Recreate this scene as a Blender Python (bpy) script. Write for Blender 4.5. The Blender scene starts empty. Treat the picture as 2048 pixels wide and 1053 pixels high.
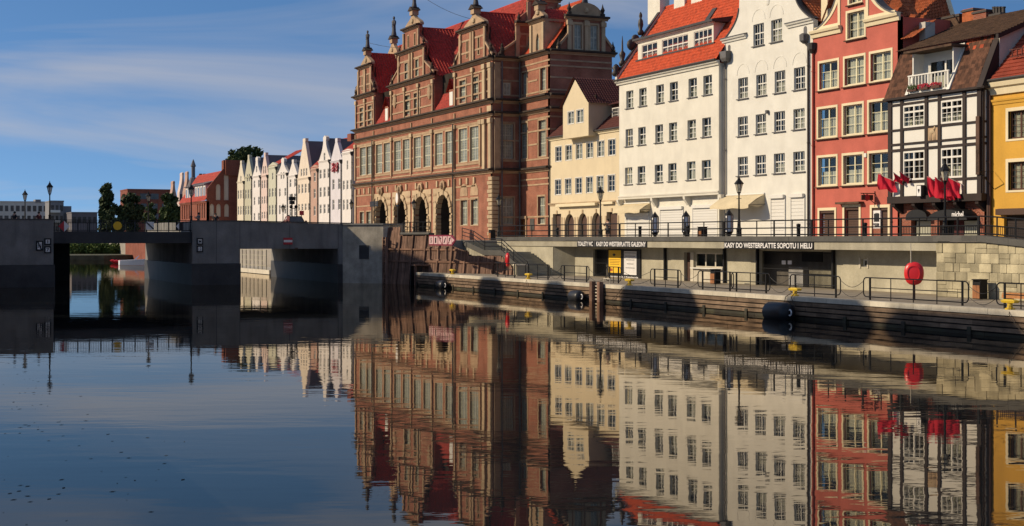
import bpy, bmesh, math, random
from math import radians, sin, cos, pi, tan
from mathutils import Vector, Matrix
from mathutils.geometry import tessellate_polygon
random.seed(7)
SC = bpy.context.scene
COL = SC.collection
# ------------------------------------------------------------------ camera
# world: X along the river (to the right, towards the viewer), Y across it into the town bank, Z up, water at z = 0
CLOUD_LOC = (-3, 2.2, 0)
EYE, FPX, HX, HY, VPX = 4.26, 2800.0, 1024.0, 477.0, -235.0
ANG = math.atan((HX - VPX) / FPX)
cA, sA = cos(ANG), sin(ANG)
cam = bpy.data.cameras.new('camera')
cam.sensor_width = 36; cam.lens = FPX / 2048 * 36
cam.shift_y = -(526.5 - HY) / 2048
cam.clip_start = 0.1; cam.clip_end = 5000
camo = bpy.data.objects.new('camera', cam); COL.objects.link(camo)
camo.location = (0, 0, EYE)
camo.rotation_euler = (radians(90), 0, math.atan2(sA, -cA) - pi / 2)
SC.camera = camo
# ------------------------------------------------------------------ sky and sun
SUN_EL = radians(27.5)
SUN_H = (-sA, -cA)                    # horizontal direction towards the sun: from the left of the picture
world = bpy.data.worlds.new('World'); SC.world = world; world.use_nodes = True
wn, wl = world.node_tree.nodes, world.node_tree.links
wn.clear()
w_out = wn.new('ShaderNodeOutputWorld'); w_bg = wn.new('ShaderNodeBackground')
w_sky = wn.new('ShaderNodeTexSky'); w_sky.sky_type = 'NISHITA'; w_sky.sun_disc = False
w_sky.sun_elevation = SUN_EL
w_sky.sun_rotation = math.atan2(SUN_H[0], SUN_H[1])
w_sky.air_density = 1.0; w_sky.dust_density = 0.4; w_sky.ozone_density = 2.0
w_bg.inputs['Strength'].default_value = 0.125
# clear upper air reaches far down in this view: the sky is looked up a little higher than the sight line
w_tc = wn.new('ShaderNodeTexCoord')
w_sep = wn.new('ShaderNodeSeparateXYZ'); wl.new(w_tc.outputs['Generated'], w_sep.inputs[0])
w_lift = wn.new('ShaderNodeMath'); w_lift.operation = 'MULTIPLY_ADD'; w_lift.inputs[1].default_value = 2.4; w_lift.inputs[2].default_value = 0.20
wl.new(w_sep.outputs['Z'], w_lift.inputs[0])
w_dir = wn.new('ShaderNodeCombineXYZ')
wl.new(w_sep.outputs['X'], w_dir.inputs[0]); wl.new(w_sep.outputs['Y'], w_dir.inputs[1]); wl.new(w_lift.outputs[0], w_dir.inputs[2])
w_nrm = wn.new('ShaderNodeVectorMath'); w_nrm.operation = 'NORMALIZE'
wl.new(w_dir.outputs[0], w_nrm.inputs[0]); wl.new(w_nrm.outputs[0], w_sky.inputs[0])
# thin high cloud: stretched noise over the whole dome
w_add = wn.new('ShaderNodeMath'); w_add.operation = 'ADD'; w_add.inputs[1].default_value = 0.16
wl.new(w_sep.outputs['Z'], w_add.inputs[0])
w_div = []
for ax in ('X', 'Y'):
    m = wn.new('ShaderNodeMath'); m.operation = 'DIVIDE'
    wl.new(w_sep.outputs[ax], m.inputs[0]); wl.new(w_add.outputs[0], m.inputs[1]); w_div.append(m)
w_cmb = wn.new('ShaderNodeCombineXYZ')
wl.new(w_div[0].outputs[0], w_cmb.inputs[0]); wl.new(w_div[1].outputs[0], w_cmb.inputs[1])
w_map = wn.new('ShaderNodeMapping'); w_map.inputs['Rotation'].default_value = (0, 0, radians(18))
w_map.inputs['Scale'].default_value = (1.0, 0.55, 1)
w_map.inputs['Location'].default_value = CLOUD_LOC
wl.new(w_cmb.outputs[0], w_map.inputs['Vector'])
w_n1 = wn.new('ShaderNodeTexNoise'); w_n1.inputs['Scale'].default_value = 0.9
w_n1.inputs['Detail'].default_value = 6; w_n1.inputs['Roughness'].default_value = 0.52; w_n1.inputs['Distortion'].default_value = 0.6
wl.new(w_map.outputs[0], w_n1.inputs['Vector'])
w_rmp = wn.new('ShaderNodeValToRGB')
w_rmp.color_ramp.elements[0].position = 0.44; w_rmp.color_ramp.elements[0].color = (0.0, 0.0, 0.0, 1)
w_rmp.color_ramp.elements[1].position = 0.72; w_rmp.color_ramp.elements[1].color = (0.8, 0.8, 0.8, 1)
wl.new(w_n1.outputs['Fac'], w_rmp.inputs[0])
w_hs = wn.new('ShaderNodeHueSaturation'); w_hs.inputs['Saturation'].default_value = 1.2; w_hs.inputs['Value'].default_value = 1.08
wl.new(w_sky.outputs[0], w_hs.inputs['Color'])
w_mix = wn.new('ShaderNodeMix'); w_mix.data_type = 'RGBA'
w_mix.inputs[7].default_value = (4.0, 3.8, 3.8, 1)
wl.new(w_rmp.outputs[0], w_mix.inputs[0]); wl.new(w_hs.outputs[0], w_mix.inputs[6])
wl.new(w_mix.outputs[2], w_bg.inputs['Color']); wl.new(w_bg.outputs[0], w_out.inputs[0])
sun = bpy.data.lights.new('sun', 'SUN'); sun.energy = 4.3; sun.angle = radians(0.5); sun.color = (1.0, 0.83, 0.60)
suno = bpy.data.objects.new('sun', sun); COL.objects.link(suno)
suno.rotation_euler = Vector((SUN_H[0] * cos(SUN_EL), SUN_H[1] * cos(SUN_EL), sin(SUN_EL))).to_track_quat('Z', 'Y').to_euler()
suno.location = (-40, -60, 80)
SC.view_settings.view_transform = 'Standard'; SC.view_settings.look = 'None'
SC.view_settings.gamma = 1.0; SC.view_settings.use_curve_mapping = False
SC.view_settings.exposure = 0.16
SC.cycles.max_bounces = 6; SC.cycles.diffuse_bounces = 3; SC.cycles.glossy_bounces = 3
SC.cycles.transmission_bounces = 3; SC.cycles.transparent_max_bounces = 6
SC.cycles.use_denoising = True
SC.cycles.sample_clamp_indirect = 6
# ------------------------------------------------------------------ survey helpers: from a sight line and a wall plane to metres
def dY(px, Y): return Y / (sA + cA * (px - HX) / FPX)
def dX(px, X): return X / (-cA + sA * (px - HX) / FPX)
def wx(px, Y): return dY(px, Y) * (-cA + sA * (px - HX) / FPX)
def wy(px, X): return dX(px, X) * (sA + cA * (px - HX) / FPX)
def wz(px, py, Y): return EYE + (HY - py) * dY(px, Y) / FPX
def wzx(px, py, X): return EYE + (HY - py) * dX(px, X) / FPX
def floor_at(px, py, z):
    d = (EYE - z) * FPX / (py - HY); u = (px - HX) / FPX
    return d * (-cA + sA * u), d * (sA + cA * u)
def at_depth(px, d):
    u = (px - HX) / FPX
    return d * (-cA + sA * u), d * (sA + cA * u)
def zd(py, d): return EYE + (HY - py) * d / FPX
def crop(x0, y0, s): return lambda cx, cy=0: (x0 + cx / s, y0 + cy / s)

class Fr:
    """a wall plane: a runs along it, o outwards from it, z up. f faces the river (-Y), s faces downstream (+X), w faces upstream (-X), b the town (+Y)"""
    def __init__(s, kind, c):
        s.k = kind; s.c = c; s.rot = {'f': 0, 's': pi / 2, 'b': pi, 'w': -pi / 2}[kind]
    def p(s, a, o, z):
        if s.k == 'f': return (a, s.c - o, z)
        if s.k == 's': return (s.c + o, a, z)
        if s.k == 'b': return (a, s.c + o, z)
        return (s.c - o, a, z)
    def a(s, px): return wx(px, s.c) if s.k in 'fb' else wy(px, s.c)
    def z(s, px, py): return wz(px, py, s.c) if s.k in 'fb' else wzx(px, py, s.c)
WORLD = type('W', (), {'p': staticmethod(lambda a, o, z: (a, o, z)), 'rot': 0})()

class MB:
    def __init__(s, F=WORLD): s.F = F; s.v = []; s.f = []
    def add(s, vs, fs):
        n = len(s.v); s.v += [s.F.p(*q) for q in vs]; s.f += [tuple(n + i for i in f) for f in fs]; return s
    def box(s, a0, a1, o0, o1, z0, z1):
        return s.add([(a0, o0, z0), (a1, o0, z0), (a1, o1, z0), (a0, o1, z0), (a0, o0, z1), (a1, o0, z1), (a1, o1, z1), (a0, o1, z1)],
                     [(0, 3, 2, 1), (4, 5, 6, 7), (0, 1, 5, 4), (1, 2, 6, 5), (2, 3, 7, 6), (3, 0, 4, 7)])
    def prism(s, poly, o0, o1):
        """polygon in (a, z), pushed from o0 to o1"""
        n = len(poly)
        return s.add([(a, o0, z) for a, z in poly] + [(a, o1, z) for a, z in poly],
                     [tuple(range(n - 1, -1, -1)), tuple(range(n, 2 * n))] + [(i, (i + 1) % n, n + (i + 1) % n, n + i) for i in range(n)])
    def prof(s, poly, a0, a1):
        """moulding: polygon in (o, z) run along a"""
        n = len(poly)
        return s.add([(a0, o, z) for o, z in poly] + [(a1, o, z) for o, z in poly],
                     [tuple(range(n)), tuple(range(2 * n - 1, n - 1, -1))] + [(i, n + i, n + (i + 1) % n, (i + 1) % n) for i in range(n)])
    def slab(s, poly, z0, z1):
        """polygon in (a, o), raised from z0 to z1"""
        n = len(poly)
        return s.add([(a, o, z0) for a, o in poly] + [(a, o, z1) for a, o in poly],
                     [tuple(range(n - 1, -1, -1)), tuple(range(n, 2 * n))] + [(i, (i + 1) % n, n + (i + 1) % n, n + i) for i in range(n)])
    def tube(s, p0, p1, r0, r1=None, n=8, caps=True):
        r1 = r0 if r1 is None else r1
        p0, p1 = Vector(p0), Vector(p1); d = (p1 - p0).normalized()
        u = d.orthogonal().normalized(); w = d.cross(u)
        vs = []
        for p, r in ((p0, r0), (p1, r1)):
            vs += [tuple(p + (u * cos(2 * pi * i / n) + w * sin(2 * pi * i / n)) * r) for i in range(n)]
        fs = [(i, (i + 1) % n, n + (i + 1) % n, n + i) for i in range(n)]
        if caps: fs += [tuple(range(n - 1, -1, -1)), tuple(range(n, 2 * n))]
        return s.add(vs, fs)
    def path(s, pts, r, n=6):
        for a, b in zip(pts, pts[1:]): s.tube(a, b, r, r, n)
        return s
    def lathe(s, c, prof, n=12, sx=1, sy=1, rot=0):
        vs = []; m = len(prof)
        for r, z in prof:
            vs += [(c[0] + r * sx * cos(rot + 2 * pi * i / n), c[1] + r * sy * sin(rot + 2 * pi * i / n), c[2] + z) for i in range(n)]
        fs = [(k * n + i, k * n + (i + 1) % n, (k + 1) * n + (i + 1) % n, (k + 1) * n + i) for k in range(m - 1) for i in range(n)]
        fs += [tuple(range(n - 1, -1, -1)), tuple(range((m - 1) * n, m * n))]
        return s.add(vs, fs)
    def ball(s, c, r, n=10, m=6, sx=1, sy=1, sz=1):
        return s.lathe(c, [(max(1e-3, r * sin(pi * k / m)), -r * sz * cos(pi * k / m)) for k in range(m + 1)], n, sx, sy)
    def wall(s, outline, holes=(), o=0.0, th=0.3, reveal=0.2, sides=True):
        polys = [[(a, z, 0) for a, z in outline]] + [[(a, z, 0) for a, z in h] for h in holes]
        tris = tessellate_polygon([[Vector(q) for q in pl] for pl in polys])
        flat = [q for pl in polys for q in pl]
        fs = []
        for t in tris:
            A, B, C = (flat[i] for i in t)
            cr = (B[0] - A[0]) * (C[1] - A[1]) - (B[1] - A[1]) * (C[0] - A[0])
            fs.append(tuple(t) if cr > 0 else tuple(reversed(t)))
        s.add([(a, o, z) for a, z, _ in flat], fs)
        if sides:
            n = len(outline)
            s.add([(a, o, z) for a, z in outline] + [(a, o - th, z) for a, z in outline], [(i, n + i, n + (i + 1) % n, (i + 1) % n) for i in range(n)])
        for h in holes:
            n = len(h)
            s.add([(a, o, z) for a, z in h] + [(a, o - reveal, z) for a, z in h], [(i, (i + 1) % n, n + (i + 1) % n, n + i) for i in range(n)])
        return s
    def tiles(s, p00, p10, p01, p11, cw=0.24, rh=0.36, amp=0.045, step=0.03, seg=4):
        """a roof slope of pantiles: p00-p10 eave, p01-p11 ridge (world points)"""
        p00, p10, p01, p11 = map(Vector, (p00, p10, p01, p11))
        wid = max((p10 - p00).length, (p11 - p01).length); hgt = ((p01 - p00).length + (p11 - p10).length) / 2
        nc = max(2, round(wid / cw)); nr = max(2, round(hgt / rh))
        nrm = (p10 - p00).cross(p01 - p00)
        if nrm.length < 1e-6: nrm = (p11 - p01).cross(p01 - p00)
        nrm.normalize()
        if nrm.z < 0: nrm = -nrm
        vs = []; W = nc * seg + 1
        for r in range(nr):
            for e in (0, 1):
                v = (r + e) / nr; off = step if e == 0 else 0.0
                for c in range(W):
                    u = c / (W - 1)
                    q = p00.lerp(p10, u).lerp(p01.lerp(p11, u), v)
                    h = amp * (0.5 + 0.5 * cos(2 * pi * (c % seg) / seg)) + off + random.uniform(-.004, .004)
                    vs.append(tuple(q + nrm * h))
        fs = []
        for k in range(2 * nr - 1):
            for c in range(W - 1):
                fs.append((k * W + c, k * W + c + 1, (k + 1) * W + c + 1, (k + 1) * W + c))
        F, s.F = s.F, WORLD
        s.add(vs, fs); s.F = F
        return s

WLOC = {}
def thing(name, label, cat, loc, group=None):
    o = bpy.data.objects.new(name, None); COL.objects.link(o)
    o.location = loc; o.empty_display_size = .3
    o['label'] = label; o['category'] = cat
    if group: o['group'] = group
    WLOC[o.name] = Vector(loc); return o
def tag(o, label, cat, group=None):
    o['label'] = label; o['category'] = cat
    if group: o['group'] = group
    return o
def part(name, mb, mat, parent=None, smooth=False, kind=None, label=None, loc=None):
    """one mesh object from world-space geometry, kept relative to its thing's base"""
    base = WLOC[parent.name] if parent else Vector(loc) if loc else Vector((0, 0, 0))
    me = bpy.data.meshes.new(name)
    me.from_pydata([tuple(Vector(v) - base) for v in mb.v], [], mb.f)
    me.materials.append(MT[mat] if isinstance(mat, str) else mat)
    if smooth: me.polygons.foreach_set('use_smooth', [True] * len(me.polygons))
    me.update()
    o = bpy.data.objects.new(name, me); COL.objects.link(o)
    if parent: o.parent = parent
    else: o.location = base
    WLOC[o.name] = base
    if kind: o['kind'] = kind
    if label: o['label'] = label
    return o
def structure(name, mb, mat, smooth=False): return part(name, mb, mat, None, smooth, 'structure')
def link(name, me, parent, loc, rot=(0, 0, 0), scale=(1, 1, 1)):
    o = bpy.data.objects.new(name, me); COL.objects.link(o)
    o.parent = parent; o.location = loc; o.rotation_euler = rot; o.scale = scale
    return o
UNIT = {}
def unit(mat, kind='box'):
    if (mat, kind) not in UNIT:
        bm = bmesh.new(); bmesh.ops.create_cube(bm, size=1)
        if kind == 'soft': bmesh.ops.bevel(bm, geom=bm.edges[:], offset=.06, segments=1, affect='EDGES')
        me = bpy.data.meshes.new('piece'); bm.to_mesh(me); bm.free(); me.materials.append(MT[mat]); UNIT[(mat, kind)] = me
    return UNIT[(mat, kind)]
def piece(name, mat, parent, F, a0, a1, o0, o1, z0, z1, kind='box', tilt=0, label=None):
    """one board, stone or block: shares its mesh with its like"""
    c = Vector(F.p((a0 + a1) / 2, (o0 + o1) / 2, (z0 + z1) / 2)) - WLOC[parent.name]
    o = link(name, unit(mat, kind), parent, c, (0, tilt, F.rot), (abs(a1 - a0), abs(o1 - o0), abs(z1 - z0)))
    if label: o['label'] = label
    return o
def copy_tree(src, parent=None):
    c = src.copy(); COL.objects.link(c); c.parent = parent
    for ch in list(src.children): copy_tree(ch, c)
    return c
def clone(src, loc, label, rz=0, group=None):
    c = copy_tree(src); c.location = loc; c.rotation_euler = (0, 0, rz); c['label'] = label
    if group: c['group'] = group
    return c
def text_mesh(txt, size, mat, sx=1.0, extrude=.004, align='CENTER', off=0.0):
    cu = bpy.data.curves.new('lettering', 'FONT'); cu.body = txt; cu.size = size; cu.extrude = extrude; cu.align_x = align; cu.offset = off
    ob = bpy.data.objects.new('lettering', cu); COL.objects.link(ob)
    dg = bpy.context.evaluated_depsgraph_get(); me = bpy.data.meshes.new_from_object(ob.evaluated_get(dg))
    bpy.data.objects.remove(ob); me.transform(Matrix.Scale(sx, 4, (1, 0, 0))); me.transform(Matrix.Rotation(pi / 2, 4, 'X'))
    me.materials.clear(); me.materials.append(MT[mat]); return me
def fit_text(txt, w, h, mat, bold=.022):
    me = text_mesh(txt, 1.0, mat, off=bold)
    xs = [v.co.x for v in me.vertices]; zs = [v.co.z for v in me.vertices]
    sx = w / (max(xs) - min(xs)); sz = h / (max(zs) - min(zs)); cx = (max(xs) + min(xs)) / 2; z0 = min(zs)
    for v in me.vertices: v.co = ((v.co.x - cx) * sx, v.co.y, (v.co.z - z0) * sz)
    return me
def arch(a0, a1, z0, zs, rise=None, n=10):
    c, r = (a0 + a1) / 2, (a1 - a0) / 2; rise = r if rise is None else rise
    return [(a0, z0), (a1, z0)] + [(c + r * cos(pi * i / n), zs + rise * sin(pi * i / n)) for i in range(n + 1)]
def rect(a0, a1, z0, z1): return [(a0, z0), (a1, z0), (a1, z1), (a0, z1)]

WCACHE = {}
def window(par, F, a0, a1, z0, z1, o=-.14, cols=2, rows=(.64, .36), fw=.07, mw=.06, bars=(0, 0), fm='white_paint', gm='glass', curtain=None, sill=None, surround=None, sw=.14, sm=None, dep=.07):
    w, h = round(a1 - a0, 2), round(z1 - z0, 2)
    key = (w, h, cols, rows, fw, mw, bars, fm, dep)
    if key not in WCACHE:
        mb = MB(type('L', (), {'p': staticmethod(lambda a, o, z: (a, -o, z))})())
        x0, x1 = -w / 2, w / 2
        mb.box(x0, x0 + fw, 0, dep, 0, h); mb.box(x1 - fw, x1, 0, dep, 0, h)
        mb.box(x0 + fw, x1 - fw, 0, dep, 0, fw); mb.box(x0 + fw, x1 - fw, 0, dep, h - fw, h)
        iw, ih = w - 2 * fw, h - 2 * fw; panes = []
        ed = [0]; 
        for r in rows: ed.append(ed[-1] + r)
        for k in range(len(rows)):
            za, zb = fw + ih * ed[k] + (mw / 2 if k else 0), fw + ih * ed[k + 1] - (mw / 2 if k < len(rows) - 1 else 0)
            if k: mb.box(x0 + fw, x1 - fw, .002, dep - .008, za - mw, za)
            for c in range(cols):
                xa = x0 + fw + iw * c / cols + (mw / 2 if c else 0); xb = x0 + fw + iw * (c + 1) / cols - (mw / 2 if c < cols - 1 else 0)
                if c: mb.box(xa - mw, xa, .002, dep - .004, za, zb)
                panes.append((xa, xb, za, zb))
                for b in range(bars[0]): t = xa + (xb - xa) * (b + 1) / (bars[0] + 1); mb.box(t - .014, t + .014, .02, dep - .015, za, zb)
                nb = max(0, round((bars[1] + 1) * (rows[k] / max(rows))) - 1) if bars[1] else 0
                for b in range(nb): t = za + (zb - za) * (b + 1) / (nb + 1); mb.box(xa, xb, .021, dep - .016, t - .014, t + .014)
        me = bpy.data.meshes.new('window'); me.from_pydata(mb.v, [], mb.f); me.materials.append(MT[fm]); WCACHE[key] = (me, panes)
    me, panes = WCACHE[key]
    base = WLOC[par.name]; ac = (a0 + a1) / 2
    wo = link('window', me, par, Vector(F.p(ac, o, z0)) - base, (0, 0, F.rot))
    for xa, xb, za, zb in panes:
        link('pane', unit(gm), wo, ((xa + xb) / 2, -.02, (za + zb) / 2), (radians(random.uniform(-.6, .6)), 0, radians(random.uniform(-.8, .8))), (xb - xa + .01, .006, zb - za + .01))
    if curtain:
        link('curtain', curtain_mesh(round(w - .1, 2), round((h - .1) * curtain, 2)), wo, (0, .12, .05))
    if sill:
        link('sill', unit(sill), wo, (0, o - .04 if F.rot is None else -.09 + o * .5, -.05), (0, 0, 0), (w + .24, .30, .07))
    if surround:
        sw_ = sw; mb = MB(type('L', (), {'p': staticmethod(lambda a, o, z: (a, -o, z))})())
        k2 = ('sur', w, h, sw_, surround, round(o, 2))
        if k2 not in WCACHE:
            x0, x1 = -w / 2, w / 2; oo, o1 = -o + .035, -o - .1
            mb.box(x0 - sw_, x0 + .0, o1, oo, -sw_ * .6, h + sw_); mb.box(x1, x1 + sw_, o1, oo, -sw_ * .6, h + sw_)
            mb.box(x0, x1, o1, oo - .002, h, h + sw_); mb.box(x0, x1, o1, oo - .002, -sw_ * .6, 0)
            m2 = bpy.data.meshes.new('surround'); m2.from_pydata(mb.v, [], mb.f); m2.materials.append(MT[surround]); WCACHE[k2] = m2
        link('surround', WCACHE[k2], wo, (0, 0, 0))
    return wo
def curtain_mesh(w, h):
    k = ('cur', w, h)
    if k not in WCACHE:
        n = 24; vs = []; fs = []
        for i in range(n + 1):
            x = -w / 2 + w * i / n; y = .025 * sin(i * 1.9) + .01 * sin(i * .7)
            vs += [(x, y, 0), (x, y, h)]
        fs = [(2 * i, 2 * i + 2, 2 * i + 3, 2 * i + 1) for i in range(n)]
        me = bpy.data.meshes.new('curtain'); me.from_pydata(vs, [], fs); me.materials.append(MT['curtain_cloth']); WCACHE[k] = me
    return WCACHE[k]
def level(F, C, row):
    """a row of openings measured from the photo, brought to one sill and one head height and one width"""
    L = []
    for l, r, t, b in row:
        (pl, pt), (pr, pb) = C(l, t), C(r, b); pm = (pl + pr) / 2
        L.append((F.a(pl), F.a(pr), F.z(pm, pb), F.z(pm, pt)))
    n = len(L); z0 = sum(q[2] for q in L) / n; z1 = sum(q[3] for q in L) / n; w = sum(q[1] - q[0] for q in L) / n
    return [((q[0] + q[1]) / 2 - w / 2, (q[0] + q[1]) / 2 + w / 2, z0, z1) for q in L]
# ------------------------------------------------------------------ materials (all procedural)
MT = {}
def nodes(name):
    m = bpy.data.materials.new(name); m.use_nodes = True; MT[name] = m
    nt = m.node_tree; b = nt.nodes['Principled BSDF']; return m, nt, b
def N(nt, t, **kw):
    n = nt.nodes.new(t)
    for k, v in kw.items(): n.inputs[k.replace('_', ' ')].default_value = v
    return n
def mixc(nt, fac, a, b, mode='MIX'):
    n = nt.nodes.new('ShaderNodeMix'); n.data_type = 'RGBA'; n.blend_type = mode
    for sock, val in ((0, fac), (6, a), (7, b)):
        if hasattr(val, 'is_output'): nt.links.new(val, n.inputs[sock])
        elif sock == 0: n.inputs[0].default_value = val
        else: n.inputs[sock].default_value = (*val[:3], 1)
    return n.outputs[2]
def ramp(nt, src, lo, hi):
    r = nt.nodes.new('ShaderNodeMapRange'); r.inputs[1].default_value = lo; r.inputs[2].default_value = hi
    nt.links.new(src, r.inputs[0]); return r.outputs[0]
def noise(nt, vec, scale, detail=4, rough=.55, mul=(1, 1, 1)):
    if mul != (1, 1, 1):
        mp = nt.nodes.new('ShaderNodeMapping'); mp.inputs['Scale'].default_value = mul; nt.links.new(vec, mp.inputs[0]); vec = mp.outputs[0]
    n = N(nt, 'ShaderNodeTexNoise', Scale=scale, Detail=detail, Roughness=rough); nt.links.new(vec, n.inputs['Vector']); return n.outputs['Fac']
def M(name, col, rough=.85, var=.12, scale=.8, streak=0.0, streak_col=None, fine=.06, bump=.0, bscale=25, spec=.3, metal=0, rnd=0.0, grain=None, tint=None):
    m, nt, b = nodes(name); L = nt.links.new
    pos = nt.nodes.new('ShaderNodeNewGeometry').outputs['Position']
    lo = tuple(c * (1 - var) for c in col); hi = tuple(min(1, c * (1 + var)) for c in col)
    if tint: hi = tint
    c = mixc(nt, ramp(nt, noise(nt, pos, scale, 5), .3, .7), lo, hi)
    if fine: c = mixc(nt, ramp(nt, noise(nt, pos, scale * 14, 3), .25, .75), c, mixc(nt, 1.0, c, (1 - fine * 3,) * 3, 'MULTIPLY'))
    if grain: c = mixc(nt, ramp(nt, noise(nt, pos, 1.0, 4, .6, grain), .4, .75), c, mixc(nt, 1.0, c, (.5, .47, .45), 'MULTIPLY'))
    if streak:
        f = ramp(nt, noise(nt, pos, 1.0, 5, .6, (1.3, 1.3, .16)), .5, .85)
        mm = nt.nodes.new('ShaderNodeMath'); mm.operation = 'MULTIPLY'; L(f, mm.inputs[0]); mm.inputs[1].default_value = streak
        c = mixc(nt, mm.outputs[0], c, streak_col or tuple(q * .35 for q in col))
    if rnd:
        oi = nt.nodes.new('ShaderNodeObjectInfo'); hs = nt.nodes.new('ShaderNodeHueSaturation')
        mr = nt.nodes.new('ShaderNodeMapRange'); mr.inputs[3].default_value = 1 - rnd; mr.inputs[4].default_value = 1 + rnd
        L(oi.outputs['Random'], mr.inputs[0]); L(mr.outputs[0], hs.inputs['Value']); L(c, hs.inputs['Color']); c = hs.outputs[0]
    L(c, b.inputs['Base Color'])
    b.inputs['Roughness'].default_value = rough; b.inputs['Specular IOR Level'].default_value = spec; b.inputs['Metallic'].default_value = metal
    if bump:
        bp = nt.nodes.new('ShaderNodeBump'); bp.inputs['Strength'].default_value = bump; bp.inputs['Distance'].default_value = .02
        L(noise(nt, pos, bscale, 3), bp.inputs['Height']); L(bp.outputs[0], b.inputs['Normal'])
    return m
def brick(name, c1, c2, mortar, bw=.27, bh=.085, ms=.012, var=.3, rough=.9, streak=.3):
    m, nt, b = nodes(name); L = nt.links.new
    pos = nt.nodes.new('ShaderNodeNewGeometry').outputs['Position']
    sp = nt.nodes.new('ShaderNodeSeparateXYZ'); L(pos, sp.inputs[0])
    ad = nt.nodes.new('ShaderNodeMath'); ad.operation = 'ADD'; L(sp.outputs[0], ad.inputs[0]); L(sp.outputs[1], ad.inputs[1])
    cb = nt.nodes.new('ShaderNodeCombineXYZ'); L(ad.outputs[0], cb.inputs[0]); L(sp.outputs[2], cb.inputs[1])
    bt = nt.nodes.new('ShaderNodeTexBrick'); L(cb.outputs[0], bt.inputs['Vector'])
    for k, v in (('Color1', (*c1, 1)), ('Color2', (*c2, 1)), ('Mortar', (*mortar, 1)), ('Scale', 1.0), ('Mortar Size', ms), ('Brick Width', bw), ('Row Height', bh), ('Bias', 0.0)): bt.inputs[k].default_value = v
    c = mixc(nt, ramp(nt, noise(nt, pos, .6, 5), .3, .7), bt.outputs['Color'], mixc(nt, 1.0, bt.outputs['Color'], (1 - var, 1 - var * 1.1, 1 - var * 1.1), 'MULTIPLY'))
    c = mixc(nt, ramp(nt, noise(nt, pos, 1.0, 5, .6, (1.2, 1.2, .14)), .5, .95), c, mixc(nt, 1.0, c, (1 - streak,) * 3, 'MULTIPLY'))
    L(c, b.inputs['Base Color']); b.inputs['Roughness'].default_value = rough; b.inputs['Specular IOR Level'].default_value = .2
    bp = nt.nodes.new('ShaderNodeBump'); bp.inputs['Strength'].default_value = .4; bp.inputs['Distance'].default_value = .01; bp.invert = True
    L(bt.outputs['Fac'], bp.inputs['Height']); L(bp.outputs[0], b.inputs['Normal'])
    return m
M('white_stucco', (.65, .62, .535), var=.07, streak=.38, streak_col=(.50, .46, .38), fine=.012, bump=.06)
M('white_stucco_cool', (.65, .63, .565), var=.07, streak=.38, streak_col=(.50, .47, .41), fine=.012, bump=.06)
M('cream_stucco', (.62, .52, .35), var=.05, streak=.14, fine=.02, bump=.06)
M('red_stucco', (.48, .122, .088), var=.12, streak=.16, fine=.04, bump=.12)
M('ochre_stucco', (.60, .33, .05), var=.07, streak=.18, fine=.05, bump=.15)
M('trim_cream', (.70, .60, .40), var=.06, streak=.2, fine=.02)
M('timber_white', (.68, .66, .60), var=.03, streak=.06, fine=.01)
M('grey_stucco', (.50, .48, .42), var=.08, streak=.25)
for nm, cc in (('far_yellow', (.58, .52, .41)), ('far_olive', (.42, .40, .30)), ('far_white', (.62, .58, .55)), ('far_pink', (.58, .45, .40)), ('far_green', (.47, .46, .36)), ('far_cream', (.62, .53, .43)), ('far_brown', (.42, .27, .21)), ('far_lilac', (.56, .53, .56)), ('far_grey', (.10, .10, .11)), ('far_slate', (.13, .12, .13)), ('flat_white', (.62, .58, .52)), ('flat_grey', (.20, .20, .21))):
    M(nm, cc, var=.05, streak=.12, fine=.02)
brick('gate_brick', (.39, .132, .080), (.30, .096, .060), (.36, .22, .15), var=.42, streak=.45)
brick('plinth_brick', (.36, .10, .055), (.26, .07, .04), (.30, .20, .15), bw=.27, bh=.09)
brick('far_brick', (.30, .085, .050), (.22, .060, .038), (.22, .11, .08))
brick('granary_brick', (.30, .11, .07), (.22, .08, .05), (.28, .22, .18))
M('sandstone', (.40, .275, .17), var=.2, scale=1.2, streak=.35, streak_col=(.12, .085, .055), fine=.06, bump=.25, bscale=9, rnd=.10)
M('pale_stone', (.47, .355, .225), var=.15, streak=.35, streak_col=(.16, .11, .07), fine=.05, bump=.25, bscale=9, rnd=.10)
M('dark_cornice', (.05, .035, .026), var=.3, fine=.08)  # near-black; on the drip courses it paints in the cornice shadow lines
M('roof_red', (.60, .088, .028), rough=.75, var=.32, scale=3.4, fine=.12, streak=.18)
M('roof_gate', (.43, .048, .032), rough=.75, var=.34, scale=3.0, fine=.10, streak=.35)
M('roof_dark_red', (.30, .055, .028), rough=.8, var=.2, scale=1.5, fine=.10, streak=.3)
M('drift', (.022, .022, .014), rough=.8, var=.3)
M('roof_maroon', (.115, .036, .028), rough=.8, var=.2, scale=1.5, fine=.10)
M('roof_orange', (.42, .115, .04), rough=.8, var=.4, scale=3.4, fine=.12, streak=.4)
M('roof_brown', (.125, .072, .045), rough=.9, var=.45, scale=2.6, fine=.2, streak=.4, rnd=.2)
M('shingle', (.105, .048, .028), rough=.9, var=.35, scale=3, fine=.12, rnd=.45)
M('shingle_red', (.40, .075, .030), rough=.85, var=.25, scale=3, fine=.1, rnd=.3)
M('flashing', (.055, .048, .045), rough=.5, var=.2)
M('lead_grey', (.13, .125, .125), rough=.55, var=.25, metal=.2)
M('copper_dark', (.045, .04, .038), rough=.5, var=.3)
M('bridge_concrete', (.21, .205, .195), var=.25, scale=.5, streak=.75, streak_col=(.07, .07, .07), fine=.05, bump=.2, bscale=6)
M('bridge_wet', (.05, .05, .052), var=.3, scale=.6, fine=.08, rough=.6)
M('abutment_stone', (.42, .38, .31), var=.3, scale=.9, streak=.55, streak_col=(.08, .08, .07), fine=.08, bump=.4, bscale=3)
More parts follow.
